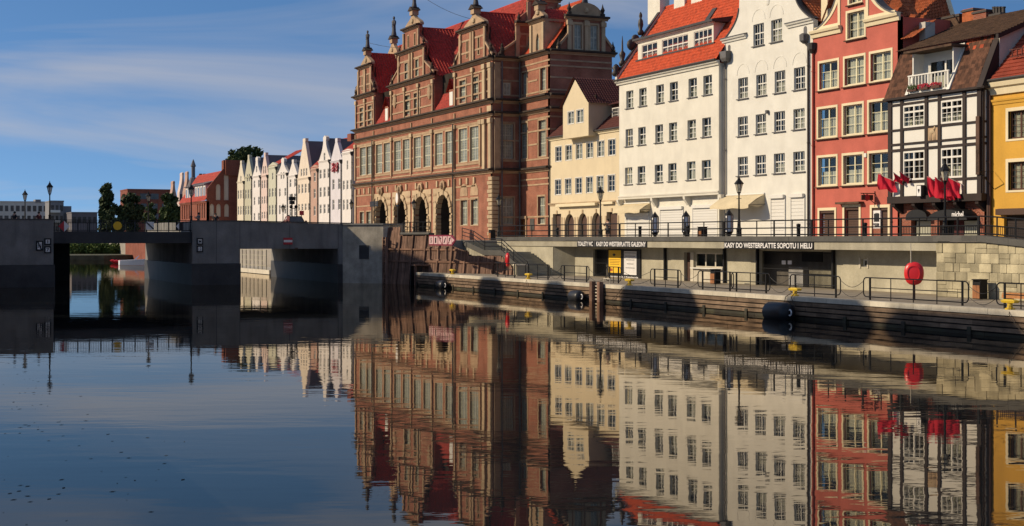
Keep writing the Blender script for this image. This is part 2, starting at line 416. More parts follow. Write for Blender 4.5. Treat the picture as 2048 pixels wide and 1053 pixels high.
M('wall_concrete', (.42, .385, .285), var=.2, scale=.7, streak=.4, streak_col=(.17, .15, .10), fine=.06, bump=.25, bscale=8)
M('fascia_concrete', (.36, .33, .25), var=.18, scale=.8, streak=.5, streak_col=(.13, .12, .10), fine=.06)
M('wall_stone', (.43, .38, .25), var=.3, scale=1.1, streak=.5, streak_col=(.17, .15, .10), fine=.07, bump=.9, bscale=4, rnd=.3)
M('mortar', (.34, .30, .21), var=.1)
M('cap_granite', (.085, .082, .075), var=.2, fine=.07, rough=.7, rnd=.12)
M('coping', (.55, .50, .40), var=.15, streak=.5, streak_col=(.2, .17, .13), fine=.05, rnd=.1)
M('quay_pavement', (.30, .255, .19), var=.2, scale=.7, fine=.07, bump=.3, bscale=12)
M('promenade_pavement', (.30, .27, .23), var=.15, scale=.6, fine=.06)
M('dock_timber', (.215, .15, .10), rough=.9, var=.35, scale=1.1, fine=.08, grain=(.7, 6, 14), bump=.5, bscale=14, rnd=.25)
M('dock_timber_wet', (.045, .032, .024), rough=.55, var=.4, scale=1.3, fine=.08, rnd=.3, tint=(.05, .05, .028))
M('pile_wood', (.235, .14, .10), rough=.9, var=.3, scale=1.2, fine=.08, grain=(9, 9, .5), streak=.5, streak_col=(.06, .035, .03), rnd=.28)
M('pile_beam', (.19, .105, .07), rough=.9, var=.3, fine=.08, rnd=.2)
M('bin_wood', (.36, .15, .06), rough=.6, var=.25, scale=3, grain=(9, 9, .6), rnd=.12)
M('bench_wood', (.42, .18, .06), rough=.6, var=.2, scale=3)
M('black_metal', (.010, .010, .011), rough=.5, var=.1, fine=0, spec=.22)
M('black_rubber', (.014, .014, .016), rough=.42, var=.25, fine=.05, spec=.45)
M('rust_metal', (.09, .05, .035), rough=.8, var=.4)
M('timber_black', (.028, .018, .016), rough=.7, var=.25, fine=.05)
M('white_paint', (.68, .66, .60), rough=.5, var=.03, fine=0)
M('cream_paint', (.72, .66, .44), rough=.5, var=.03, fine=0)
M('brown_frame', (.075, .03, .018), rough=.5, var=.1, fine=0)
M('gate_frame', (.43, .43, .34), rough=.6, var=.1, fine=.03)
M('shutter_brown', (.075, .04, .028), rough=.6, var=.1, fine=.03)
M('shutter_white', (.65, .63, .58), rough=.5, var=.02, fine=0)
M('awning_cloth', (.62, .52, .34), rough=.9, var=.1, streak=.15)
M('curtain_cloth', (.62, .58, .50), rough=.9, var=.05, fine=0)
M('yellow_paint', (.64, .43, .03), rough=.4, var=.08, spec=.5)
M('red_plastic', (.62, .018, .022), rough=.35, var=.06, fine=0, spec=.5)
M('red_cloth', (.66, .02, .045), rough=.8, var=.08, fine=0)
M('flower_red', (.35, .02, .04), rough=.8, var=.3)
M('sign_white', (.72, .70, .68), rough=.5, var=.05, fine=0)
M('sign_pink', (.62, .42, .42), rough=.6, var=.1)
M('sign_red', (.45, .03, .04), rough=.5, var=.08, fine=0)
M('sign_frame', (.20, .025, .05), rough=.5, var=.08, fine=0)
M('sign_yellow', (.78, .47, .03), rough=.6, var=.06, fine=0)
M('sign_black', (.012, .012, .013), rough=.5, var=.05, fine=0)
M('statue_bronze', (.055, .055, .065), rough=.6, var=.3)
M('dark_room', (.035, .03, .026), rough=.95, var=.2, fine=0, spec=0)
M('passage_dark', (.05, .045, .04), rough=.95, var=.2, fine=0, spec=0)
M('boat_white', (.70, .70, .70), rough=.3, var=.03, fine=0, spec=.5)
M('rope', (.10, .08, .06), rough=.9, var=.2)
M('far_ground', (.10, .10, .06), var=.3)
M('skin', (.50, .30, .21), rough=.6, var=.05, fine=0)
M('cloth_dark', (.03, .03, .035), rough=.9, var=.2)
M('cloth_grey', (.12, .11, .11), rough=.9, var=.2)
M('cloth_maroon', (.11, .03, .03), rough=.9, var=.2)
M('hair_dark', (.02, .014, .01), rough=.7, var=.2)
M('bark', (.07, .05, .035), rough=.95, var=.3)
def foliage(name, a, b):
    m, nt, bs = nodes(name); L = nt.links.new
    pos = nt.nodes.new('ShaderNodeNewGeometry').outputs['Position']
    c = mixc(nt, ramp(nt, noise(nt, pos, .9, 4), .3, .7), a, b)
    L(c, bs.inputs['Base Color']); bs.inputs['Roughness'].default_value = .7; bs.inputs['Specular IOR Level'].default_value = .2
foliage('leaf_dark', (.026, .042, .018), (.06, .08, .03))
foliage('leaf_mid', (.035, .055, .018), (.075, .10, .032))
foliage('leaf_bright', (.07, .105, .025), (.12, .16, .04))
# window glass: sees into the dark room, mirrors the sky and the far bank
def glass(name, tint, refl):
    m, nt, b = nodes(name); L = nt.links.new; nt.nodes.remove(b)
    out = nt.nodes['Material Output']
    tr = nt.nodes.new('ShaderNodeBsdfTransparent'); tr.inputs[0].default_value = (*tint, 1)
    gl = nt.nodes.new('ShaderNodeBsdfGlossy'); gl.inputs['Roughness'].default_value = .03; gl.inputs[0].default_value = (.62, .62, .58, 1)
    fr = nt.nodes.new('ShaderNodeLayerWeight'); fr.inputs[0].default_value = .5
    pw5 = nt.nodes.new('ShaderNodeMath'); pw5.operation = 'POWER'; pw5.inputs[1].default_value = 5; L(fr.outputs['Facing'], pw5.inputs[0])
    mm = nt.nodes.new('ShaderNodeMath'); mm.operation = 'MULTIPLY_ADD'; mm.inputs[1].default_value = .9; mm.inputs[2].default_value = refl; L(pw5.outputs[0], mm.inputs[0])
    mx = nt.nodes.new('ShaderNodeMixShader'); L(mm.outputs[0], mx.inputs[0]); L(tr.outputs[0], mx.inputs[1]); L(gl.outputs[0], mx.inputs[2]); L(mx.outputs[0], out.inputs[0])
glass('glass', (.88, .9, .87), .05)
M('leaded_glass', (.27, .285, .24), rough=.25, var=.35, scale=2.5, fine=.1, spec=.5)  # opaque panes, pale base colour stands in for the mirrored sky
M('far_glass', (.06, .06, .06), rough=.15, var=.4, scale=1, fine=0, spec=.5)
m, nt, b = nodes('lamp_glass'); b.inputs['Base Color'].default_value = (.55, .50, .38, 1); b.inputs['Roughness'].default_value = .2; b.inputs['Alpha'].default_value = .65
# water: dark body, mirror surface with long low ripples
def water():
    m, nt, b = nodes('river_water'); L = nt.links.new
    pos = nt.nodes.new('ShaderNodeNewGeometry').outputs['Position']
    rot = nt.nodes.new('ShaderNodeMapping'); rot.inputs['Rotation'].default_value = (0, 0, pi / 2 - math.atan2(sA, -cA)); L(pos, rot.inputs[0])   # x across the view, y along it
    v = rot.outputs[0]
    n1 = noise(nt, v, 1.0, 3, .55, (.55, 1.5, 1)); n2 = noise(nt, v, 1.0, 3, .6, (.10, .30, 1)); n3 = noise(nt, v, 1.0, 2, .5, (2.2, 5.0, 1))
    calm = ramp(nt, noise(nt, v, 1.0, 3, .5, (.03, .06, 1)), .35, .7)
    def mul(a, k):
        q = nt.nodes.new('ShaderNodeMath'); q.operation = 'MULTIPLY'; L(a, q.inputs[0])
        if hasattr(k, 'is_output'): L(k, q.inputs[1])
        else: q.inputs[1].default_value = k
        return q.outputs[0]
    def add(a, c):
        q = nt.nodes.new('ShaderNodeMath'); q.operation = 'ADD'; L(a, q.inputs[0]); L(c, q.inputs[1]); return q.outputs[0]
    h = add(add(mul(n1, WATER[0]), mul(n2, WATER[1])), mul(mul(n3, calm), WATER[2]))
    bp = nt.nodes.new('ShaderNodeBump'); bp.inputs['Strength'].default_value = 1.0; bp.inputs['Distance'].default_value = 1.0
    L(h, bp.inputs['Height']); nt.nodes.remove(b)
    df = nt.nodes.new('ShaderNodeBsdfDiffuse'); df.inputs[0].default_value = (.010, .012, .014, 1)      # murk just below the surface
    gl = nt.nodes.new('ShaderNodeBsdfGlossy'); gl.inputs['Roughness'].default_value = .012; gl.inputs[0].default_value = (.95, .88, .78, 1)   # warm tint put on the mirror image
    fr = nt.nodes.new('ShaderNodeFresnel'); fr.inputs[0].default_value = 1.33
    L(bp.outputs[0], gl.inputs['Normal']); L(bp.outputs[0], fr.inputs['Normal'])
    mx = nt.nodes.new('ShaderNodeMixShader'); L(fr.outputs[0], mx.inputs[0]); L(df.outputs[0], mx.inputs[1]); L(gl.outputs[0], mx.inputs[2])
    L(mx.outputs[0], nt.nodes['Material Output'].inputs[0])
WATER = (.0019, .0078, .0005)
water()
# ------------------------------------------------------------------ the setting
QY, QZ, PY, KY, PZ = 44.0, 1.16, 51.6, 53.2, 4.06
CAPT, CAPB = EYE + .13, EYE - .20
BX = -128.0                                   # downstream face of the bridge
XQ0, XQ1 = -119.0, 40.0                       # quay walkway
XR = wx(1880, PY)                             # where the stone wall begins
structure('river_water', MB().add([(-900, -4, 0), (300, -4, 0), (300, 60, 0), (-900, 60, 0)], [(0, 1, 2, 3)]), 'river_water')
structure('promenade_ground', MB().slab([(XR + .5, PY + .35), (120, PY + .35), (120, 500), (-900, 500), (-900, 46.4), (-152.5, 46.4), (-152.5, 45.6), (-126.4, 45.6), (-119.2, 47.2), (-119.2, 50.6), (-119.2, 54.2), (-118, 54.2), (XR - .1, 54.2)], -4, PZ), 'promenade_pavement')
structure('promenade_edge_slab', MB().box(-104.5, XR - .1, PY + .3, 54.6, CAPB - .3, PZ + .004), 'promenade_pavement')
structure('quay_walkway', MB().slab([(XQ0 + .4, QY + .42), (XQ1, QY + .42), (XQ1, 53.4), (-104.0, 53.4), (-104.0, 49), (XQ0 + .4, 49)], -4, QZ), 'quay_pavement')
structure('near_bank_ground', MB().slab([(-122, -200), (300, -200), (300, .42), (-122, .42)], -3, 2.6), 'promenade_pavement')
structure('far_bank_ground', MB().slab([(-900, -300), (-286, -300), (-286, 40), (-292, 48), (-900, 48)], -3, .9), 'far_ground')

# quay face: planks, coping stones, lower walings
FQ = Fr('f', QY)
qf = thing('quay_wall', 'long low timber quay wall of horizontal planks with pale stone coping', 'quay wall', (XQ0, QY, 0))
mb = MB(FQ); mb.box(XQ0 + .02, XQ1, -.5, -.16, -2, .93); part('backing', mb, 'sign_black', qf)
a = XQ0; i = 0
while a < -36:
    L = random.choice((1.0, 1.2, 1.2, 1.4))
    piece('coping_stone', 'coping', qf, FQ, a + .006, a + L - .006, -.44, .02 + random.uniform(0, .012), .94, QZ + .03 + random.uniform(-.006, .006)); a += L
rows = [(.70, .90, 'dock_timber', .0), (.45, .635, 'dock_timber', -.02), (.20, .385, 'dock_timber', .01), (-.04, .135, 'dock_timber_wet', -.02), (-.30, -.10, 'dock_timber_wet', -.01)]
for z0, z1, mt, o in rows:
    a = XQ0 + random.uniform(-2, 0)
    while a < -36:
        L = random.uniform(3.0, 5.2); a0 = max(a, XQ0)
        if a + L > XQ0 + .3: piece('plank', mt, qf, FQ, a0 + .012, a + L - .012, -.15, o + random.uniform(-.012, .012), z0, z1, tilt=random.uniform(-.0015, .0015))
        a += L
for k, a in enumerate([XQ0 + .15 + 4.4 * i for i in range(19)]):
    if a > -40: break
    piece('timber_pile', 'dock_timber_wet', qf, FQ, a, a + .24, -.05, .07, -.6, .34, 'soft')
# end of the quay: short return to the wall
FQe = Fr('w', XQ0)
for z0, z1, mt, o in rows: piece('plank', mt, qf, FQe, QY + .02, 46.4, -.12, .0, z0, z1)

# promenade front: stone cap, fascia, back wall of the kiosks
FP, FK = Fr('f', PY), Fr('f', KY)
pw = thing('retaining_wall', 'concrete retaining wall with overhanging fascia and dark granite cap behind the quay', 'retaining wall', (-104, PY, QZ))
XP0 = wx(1104, PY); XS0 = wx(994, PY)
mb = MB(FP); mb.box(XS0, XP0, -2.4, -.10, QZ - .1, CAPB - .02); part('stair_side_wall', mb, 'wall_concrete', pw)
mb = MB(FP)
for px0, px1 in ((994, 1104), (1104, 1252), (1252, 1450), (1450, 1660), (1660, 1876)):
    piece('fascia_panel', 'fascia_concrete', pw, FP, wx(px0, PY) + .01, wx(px1, PY) - .01, -.22, .0, CAPB - .48, CAPB - .01)
mb.box(XP0, XR, -1.7, -.22, CAPB - .40, CAPB - .05); part('soffit', mb, 'fascia_concrete', pw)
a = XS0
while a < XR - .05:
    L = min(2.4, XR - a); piece('cap_stone', 'cap_granite', pw, FP, a + .008, a + L - .008, -.55, .10 + random.uniform(0, .01), CAPB, CAPT + random.uniform(-.008, .008)); a += L
def KX(px): return wx(px, KY)
def KZ(px, py): return wz(px, py, KY)
holes = [rect(KX(1186), KX(1217), QZ + .0, KZ(1200, 499)), rect(KX(1520), KX(1668), QZ, KZ(1590, 503)),
         rect(KX(1368), KX(1381), QZ, KZ(1375, 505)), rect(KX(1388), KX(1449), KZ(1420, 536), KZ(1420, 506)),
         rect(KX(1722), KX(1735), KZ(1728, 534), KZ(1728, 519))]
mb = MB(FK); mb.wall(rect(KX(1150), XR + .2, QZ - .05, CAPB - .2), holes, 0, .4, .35); part('back_wall', mb, 'wall_concrete', pw)
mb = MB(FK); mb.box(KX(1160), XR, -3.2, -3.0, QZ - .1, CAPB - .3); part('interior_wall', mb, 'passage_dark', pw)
# splayed end wall at the left of the kiosks
mb = MB(); q0, q1 = (XP0 + .1, PY + .12), (KX(1150), KY)
mb.slab([q0, q1, (q1[0], q1[1] + .4), (q0[0], q0[1] + 1.8)], QZ - .05, CAPB - .3); part('splay_wall', mb, 'wall_concrete', pw)
for px in (1112, 1333, 1452, 1518, 1670):
    a = KX(px); piece('steel_post', 'black_metal', pw, FK, a - .08, a + .08, .05, .22, QZ, CAPB - .35)

# stone wall at the right, cap ramps down towards the right
sw = thing('stone_wall', 'wall of rough pale stone blocks under the ramp at the right', 'stone wall', (XR, PY, QZ))
FS = Fr('f', PY - .28); XB = wx(1957, PY - .28)
def ramp_z(x): return CAPB + .02 - max(0, x - XB) * .078
mb = MB(FS); mb.wall([(XR, QZ - .1), (-40, QZ - .1), (-40, ramp_z(-40) - .01), (XB, ramp_z(XB) - .01), (XR, CAPB - .01)], (), -.05, 1.4); part('mortar_bed', mb, 'mortar', sw)
z = QZ; r = 0
while z < CAPB - .1:
    h = random.choice((.38, .46, .52, .42)); z1 = min(z + h, CAPB); a = XR + .01
    while a < -41:
        L = random.uniform(.42, .9); zt = min(z1, ramp_z(a + L) - .02)
        if zt - z > .12:
            if L > .7 and random.random() < .25:
                zm = (z + zt) / 2; piece('stone', 'wall_stone', sw, FS, a + .012, a + L - .012, -.1, random.uniform(-.03, .015), z + .012, zm - .01, 'soft'); piece('stone', 'wall_stone', sw, FS, a + .012, a + L - .012, -.1, random.uniform(-.03, .015), zm + .01, zt - .012, 'soft')
            else: piece('stone', 'wall_stone', sw, FS, a + .012, a + L - .012, -.1, random.uniform(-.03, .02), z + .012, zt - .012, 'soft')
        a += L
    z += h
a = XR - .08
while a < XB - .2:
    L = min(2.2, XB - a); piece('cap_stone', 'cap_granite', sw, FS, a + .006, a + L - .006, -.75, .12, CAPB + .03, CAPT + .03); a += L
for k in range(7):
    a = XB + 2.2 * k; mb = MB(FS); z0, z1 = ramp_z(a + .006), ramp_z(a + 2.194)
    mb.add([(a + .006, -.75, z0 + .01), (a + 2.194, -.75, z1 + .01), (a + 2.194, .12, z1 + .01), (a + .006, .12, z0 + .01), (a + .006, -.75, z0 + .34), (a + 2.194, -.75, z1 + .34), (a + 2.194, .12, z1 + .34), (a + .006, .12, z0 + .34)],
           [(0, 3, 2, 1), (4, 5, 6, 7), (0, 1, 5, 4), (1, 2, 6, 5), (2, 3, 7, 6), (3, 0, 4, 7)])
    part('cap_stone', mb, 'cap_granite', sw)

# leaning timber wall between the bridge and the stairs
tw = thing('timber_wall', 'leaning timber pile wall of reddish boards between the bridge and the quay stairs', 'timber wall', (-120, 48, 0))
TSL = 5.5 / 15; XK = -110.3; TY = lambda z, x: 43.1 + (min(x, XK) + 125) * TSL + .12 * (z - QZ)
FT = Fr('f', 48.0); tilt = math.atan(.12)
TOPZ = EYE + .33
X_L, X_R = -125.1, -105.2
def stair_line(x):
    if x < -123.4: return TOPZ + .75
    if x < -119.6: return TOPZ
    if x < -114.2: return TOPZ - .25 - (x + 119.6) / 5.4 * 1.25
    if x < -110.4: return EYE - 1.5
    return EYE - 1.5 - (x + 110.4) / 5.2 * 1.9
def lean_piece(name, mat, a0, a1, o0, o1, z0, z1, lab=None):
    zc = (z0 + z1) / 2
    o = link(name, unit(mat), tw, Vector(((a0 + a1) / 2, TY(zc, (a0 + a1) / 2) - (o0 + o1) / 2, zc)) - WLOC[tw.name], (-tilt, 0, math.atan(TSL) if (a0 + a1) / 2 < XK else 0), ((a1 - a0) / (cos(math.atan(TSL)) if (a0 + a1) / 2 < XK else 1), abs(o1 - o0), (z1 - z0)))
    return o
a = X_L
while a < X_R - .1:
    L = random.uniform(.2, .27); z1 = min(stair_line(a), stair_line(a + L)); z0 = -.4 if a < XQ0 else QZ - .05
    if z1 - z0 > .25: lean_piece('board', 'pile_wood', a + .008, a + L - .008, -.1, random.uniform(-.01, .02), z0, z1 + random.uniform(-.02, .02) - .03)
    a += L
k = 0; a = X_L + .1
while a < X_R - 1:
    z1 = stair_line(a) - .06; z0 = -.3 if a < XQ0 else QZ
    if z1 - z0 > .5: lean_piece('batten', 'pile_wood', a, a + .15, .02, .17, z0, z1)
    a += 1.72
for zb in (3.15, 2.05):
    xe = X_L
    while xe < X_R - .3 and stair_line(xe) > zb + .3: xe += .2
    lean_piece('waling', 'pile_beam', X_L, min(xe, XK), .021, .11, zb, zb + .16)
lean_piece('top_beam', 'cap_granite', -123.3, -119.5, -.5, .2, TOPZ - .02, TOPZ + .18)

# concrete stairs from the promenade to the quay
st = thing('stairs', 'grey concrete stairs with a landing leading from the promenade down to the quay', 'stairs', (-112, 49.8, QZ))
YS0, YS1 = 48.75, 51.45
def step(x0, x1, z): 
    mb = MB(); mb.box(x0, x1, YS0, YS1, z - .9, z); return part('step', mb, 'fascia_concrete', st)
n = 8
for i in range(n): step(-119.2 + i * .625, -119.2 + (i + 1) * .625 + .04, PZ - .02 - (i + 1) * (PZ - (EYE - 1.16)) / n)
mb = MB(); mb.box(-114.2, -110.4, YS0, YS1, QZ - .1, EYE - 1.18); part('landing', mb, 'fascia_concrete', st)
n = 12
for i in range(n): step(-110.4 + i * .45, -110.4 + (i + 1) * .45 + .03, EYE - 1.18 - (i + 1) * (EYE - 1.18 - QZ) / (n + 1))
mb = MB(Fr('f', YS0)); pts = [(-119.6, PZ + .12), (-114.2, EYE - 1.05), (-110.4, EYE - 1.05), (-105.0, QZ + .15), (-105.0, QZ - .2), (-110.3, EYE - 1.5), (-114.3, EYE - 1.5), (-119.6, PZ - .35)]
mb.prism(pts, .0, .12); part('stringer', mb, 'cap_granite', st)
def rail_line(par, pts, h=1.0, r=.04, bars=(.34, .67, 1.0), mat='black_metal', post=.035):
    """posts and rails along a line of foot points"""
    for p in pts:
        mb = MB(); mb.tube((p[0], p[1], p[2]), (p[0], p[1], p[2] + h + .02), post, post, 8); part('post', mb, mat, par)
    for b in bars:
        mb = MB()
        for p, q in zip(pts, pts[1:]): mb.tube((p[0], p[1], p[2] + h * b), (q[0], q[1], q[2] + h * b), r, r, 6)
        part('rail', mb, mat, par)
Yr = YS0 - .05
rail_line(st, [(-119.5, Yr, PZ + .15), (-116.8, Yr, EYE - .35), (-114.2, Yr, EYE - 1.05), (-110.5, Yr, EYE - 1.05), (-108.0, Yr, EYE - 2.0), (-105.2, Yr, QZ + .15)])

# ------------------------------------------------------------------ the bridge
FB = Fr('s', BX); BX2 = -153.0
bz = lambda px, py: wzx(px, py, BX)
Yl, Ym0, Ym1, Ya = wy(107, BX), wy(385, BX), wy(480, BX), wy(676, BX)
zl, zm, zr = bz(60, 440), bz(430, 443), bz(690, 448)
br = thing('river_bridge', 'grey concrete bridge with solid piers and a low middle span crossing the river', 'bridge', (BX, Ym0, 0))
mb = MB(FB); mb.box(-14, Yl, BX2 - BX, 0, 1.95, zl); part('pier', mb, 'bridge_concrete', br)
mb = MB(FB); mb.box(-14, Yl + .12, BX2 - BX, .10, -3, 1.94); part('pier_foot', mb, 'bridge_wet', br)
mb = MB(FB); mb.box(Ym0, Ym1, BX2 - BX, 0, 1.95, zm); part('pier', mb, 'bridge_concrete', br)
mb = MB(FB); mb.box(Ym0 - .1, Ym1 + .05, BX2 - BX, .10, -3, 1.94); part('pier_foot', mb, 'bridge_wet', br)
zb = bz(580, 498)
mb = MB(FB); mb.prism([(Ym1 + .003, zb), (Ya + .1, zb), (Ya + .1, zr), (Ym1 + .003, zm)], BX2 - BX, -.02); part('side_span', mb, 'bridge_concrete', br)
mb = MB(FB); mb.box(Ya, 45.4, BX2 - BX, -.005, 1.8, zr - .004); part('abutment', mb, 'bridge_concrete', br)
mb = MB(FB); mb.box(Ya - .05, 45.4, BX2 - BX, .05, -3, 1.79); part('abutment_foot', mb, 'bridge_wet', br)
mb = MB(); mb.slab([(BX - .5, 39.9), (BX + .06, 39.9), (-125.05, 42.95), (-125.05, 43.5), (-126.2, 45.5), (BX - .5, 45.5)], -1, zr - .12); part('wing_wall', mb, 'abutment_stone', br)
mb = MB(); mb.slab([(BX - .5, 39.8), (BX + .12, 39.8), (-124.95, 42.9), (-124.95, 43.6), (-126.2, 45.6), (BX - .5, 45.6)], zr - .118, zr + .02); part('wing_cap', mb, 'bridge_concrete', br)
zd0, zd1 = bz(250, 487), bz(250, 464)
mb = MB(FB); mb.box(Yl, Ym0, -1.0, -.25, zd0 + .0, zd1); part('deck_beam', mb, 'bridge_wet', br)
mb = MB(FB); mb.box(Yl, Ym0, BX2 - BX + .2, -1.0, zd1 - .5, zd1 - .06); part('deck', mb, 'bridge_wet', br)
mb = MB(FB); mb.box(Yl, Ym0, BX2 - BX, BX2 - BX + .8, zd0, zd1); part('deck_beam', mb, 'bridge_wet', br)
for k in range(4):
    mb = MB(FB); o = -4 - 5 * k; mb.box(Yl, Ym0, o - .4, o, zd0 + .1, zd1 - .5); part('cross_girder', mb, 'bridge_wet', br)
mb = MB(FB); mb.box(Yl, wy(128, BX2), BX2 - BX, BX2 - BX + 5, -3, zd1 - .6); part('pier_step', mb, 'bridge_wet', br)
# thin cap on the solid sides
for y0, y1, z0, z1 in ((-14, Yl + .05, zl, zl), (Ym0 - .05, Ym1, zm, zm), (Ym1, Ya + 1.5, zm, zr)):
    mb = MB(FB); mb.prism([(y0, z0 + .003), (y1, z1 + .003), (y1, z1 + .09), (y0, z0 + .09)], -.45, .05); part('parapet_cap', mb, 'cap_granite', br)
# bar railing on the middle span
rb = thing('bridge_railing', 'thin dark bar railing on the low middle span of the bridge', 'railing', (BX, Yl, zd1))
zt = bz(250, 441)
for k in range(13):
    y = Yl + .1 + (Ym0 - Yl - .2) * k / 12; mb = MB(FB); mb.box(y - .035, y + .035, -.38, -.30, zd1, zt + .02); part('post', mb, 'black_metal', rb)
for z in (zd1 + .12, zt - .16, zt): mb = MB(FB); mb.box(Yl, Ym0, -.37, -.31, z - .03, z + .03); part('rail', mb, 'black_metal', rb)
nb = 84; me_b = None
for k in range(nb):
    y = Yl + .1 + (Ym0 - Yl - .2) * (k + .5) / nb
    piece('baluster', 'black_metal', rb, FB, y - .013, y + .013, -.352, -.328, zd1 + .12, zt - .16)
rb2 = thing('bridge_railing', 'far side bar railing of the middle bridge span seen through the near one', 'railing', (BX2, Yl, zd1))
for z in (zd1 + .12, zt): mb = MB(FB); mb.box(Yl, Ym0, BX2 - BX + .3, BX2 - BX + .36, z - .03, z + .03); part('rail', mb, 'black_metal', rb2)
for k in range(13):
    y = Yl + .1 + (Ym0 - Yl - .2) * k / 12; mb = MB(FB); mb.box(y - .035, y + .035, BX2 - BX + .29, BX2 - BX + .37, zd1, zt); part('post', mb, 'black_metal', rb2)
# deck surfaces on the piers and spans
structure('bridge_road', MB(FB).box(-14, Yl - .003, BX2 - BX + .4, -.45, zd1 - .3, zl - .95).box(Ym0 + .003, 45, BX2 - BX + .4, -.45, zd1 - .3, zm - .95), 'promenade_pavement')
for y in (Ym1 - .01, (Ym1 + Ya) / 2, Ya + .02, Yl - 4.6, Yl - 9.2, (Ym0 + Ym1) / 2):      # formwork joints
    mb = MB(FB); zt_ = zl if y < Yl else zm if y < Ym1 else zr; mb.box(y - .018, y + .018, .0015, .004, zb + .02 if Ym1 < y < Ya else 1.97, zt_ - .05 - (.06 if y > Ym1 else 0)); part('panel_joint', mb, 'bridge_wet', br)
mb = MB(FB); mb.box(wy(590, BX), wy(596, BX), -.3, .012, zb - .05, zb + .1); part('drain_spout', mb, 'rust_metal', br)
y = 41.3; F45 = [(-126.75, 41.15), (-126.05, 41.85)]
mb = MB(); mb.slab([(F45[0][0] + .03, F45[0][1] - .03), (F45[1][0] + .03, F45[1][1] - .03), (F45[1][0] - .2, F45[1][1] + .2), (F45[0][0] - .2, F45[0][1] + .2)], 2.3, 3.6); part('hatch', mb, 'bridge_wet', br)

# ------------------------------------------------------------------ the brick and sandstone gate palace
GF = Fr('f', 60.0); G = lambda r: EYE + r
XG0, XG1 = wx(711, 60), wx(985, 60)
c4, c5, c6, c7 = crop(690, 0, 4.387), crop(900, 0, 4.388), crop(700, 220, 4.05), crop(920, 220, 4.05)
gp = thing('gate_palace', 'large red brick and sandstone palace with stepped gables, statues and four passage arches', 'palace', (-150, 60, PZ))
zB, zA2, zA, zC, zD = G(7.35), G(13.5), G(14.9), G(19.5), G(23.4)
bays = [GF.a(p) for p in (712, 748, 784, 823.5, 865, 910, 962)]
big = level(GF, c6, [(80, 130, 325, 532), (137, 180, 312, 522), (213, 258, 300, 512), (275, 325, 285, 500), (360, 410, 268, 492), (433, 480, 250, 478), (520, 572, 235, 465), (600, 650, 220, 455), (693, 748, 200, 440), (780, 833, 180, 425), (887, 945, 155, 410), (978, 1037, 132, 395)])
gaps = [big[i + 1][0] - big[i][1] for i in range(11)]
ex = max(0, min(.16, (min(gaps) - .36) / 2))
big = [(a - ex, b + ex, z0 - .1, z1 + .18) for a, b, z0, z1 in big]
arches = []
for p0, p1 in ((753, 775), (789, 815), (830, 857), (873, 904)):
    a0, a1 = GF.a(p0), GF.a(p1); c = (a0 + a1) / 2; r = 2.25; arches.append((c - r, c + r))
AZS = G(5.15) - 2.25
gw = level(GF, c6, [(898, 950, 725, 935), (980, 1037, 720, 930)])
g1 = [(GF.a(720), GF.a(728)), (GF.a(733), GF.a(742))]
holes = [rect(*w) for w in big] + [arch(a0, a1, PZ - .3, AZS) for a0, a1 in arches] + [rect(*w) for w in gw] + [rect(a, b, G(.6), G(3.6)) for a, b in g1]
mb = MB(GF); mb.wall(rect(XG0, XG1, PZ - .5, zA), holes, 0, .5, .45); part('front_wall', mb, 'gate_brick', gp)
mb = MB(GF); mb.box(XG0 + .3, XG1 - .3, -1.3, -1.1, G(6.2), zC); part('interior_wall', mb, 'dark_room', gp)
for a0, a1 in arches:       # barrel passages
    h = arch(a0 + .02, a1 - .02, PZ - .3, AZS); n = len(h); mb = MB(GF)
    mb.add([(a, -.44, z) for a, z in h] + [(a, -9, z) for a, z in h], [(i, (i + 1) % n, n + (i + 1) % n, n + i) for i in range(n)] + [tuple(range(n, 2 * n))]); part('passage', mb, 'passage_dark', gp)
for w in big: window(gp, GF, *w, o=-.24, cols=2, rows=(.36, .32, .32), fw=.12, mw=.13, bars=(1, 3), fm='gate_frame', gm='leaded_glass', surround='pale_stone', sw=.15)
for w in gw: window(gp, GF, *w, o=-.3, cols=2, rows=(.68, .32), fw=.12, mw=.12, bars=(1, 2), fm='gate_frame', gm='leaded_glass', surround='sandstone', sw=.2)
for a, b in g1: window(gp, GF, a, b, G(.6), G(3.6), o=-.3, cols=2, rows=(.62, .38), fw=.1, mw=.1, fm='gate_frame', gm='leaded_glass', surround='sandstone', sw=.16)
# blind arches over the ground floor windows
for w in gw:
    mb = MB(GF); mb.wall(arch(w[0] - .1, w[1] + .1, w[3] + .35, w[3] + .75, 1.0), (), .05, .1); part('blind_arch', mb, 'sandstone', gp)
def cornice(F, a0, a1, z, h=.5, out=.55, name='cornice', par=gp, m1='sandstone', m2='dark_cornice'):
    """stepped stone moulding whose dark drip on top paints in the shadow line"""
    h *= .62; mb = MB(F); mb.prof([(0, z - h), (.10, z - h), (.16, z - h * .55), (out * .55, z - h * .45), (out * .7, z - h * .15), (0, z - h * .15)], a0, a1); o = part(name, mb, m1, par)
    mb = MB(F); mb.prof([(0, z - h * .148), (out * .72, z - h * .148), (out * 1.15, z - h * .02), (out * 1.15, z + .16), (0, z + .28)], a0 - .05, a1 + .05); part('drip_course', mb, m2, o)
    return o
zs_all = [(zB, .55, .5), (zA2, .5, .5), (zA, .55, .6)]
for z, h, o in zs_all: cornice(GF, XG0 - .15, XG1 + .15, z, h, o)
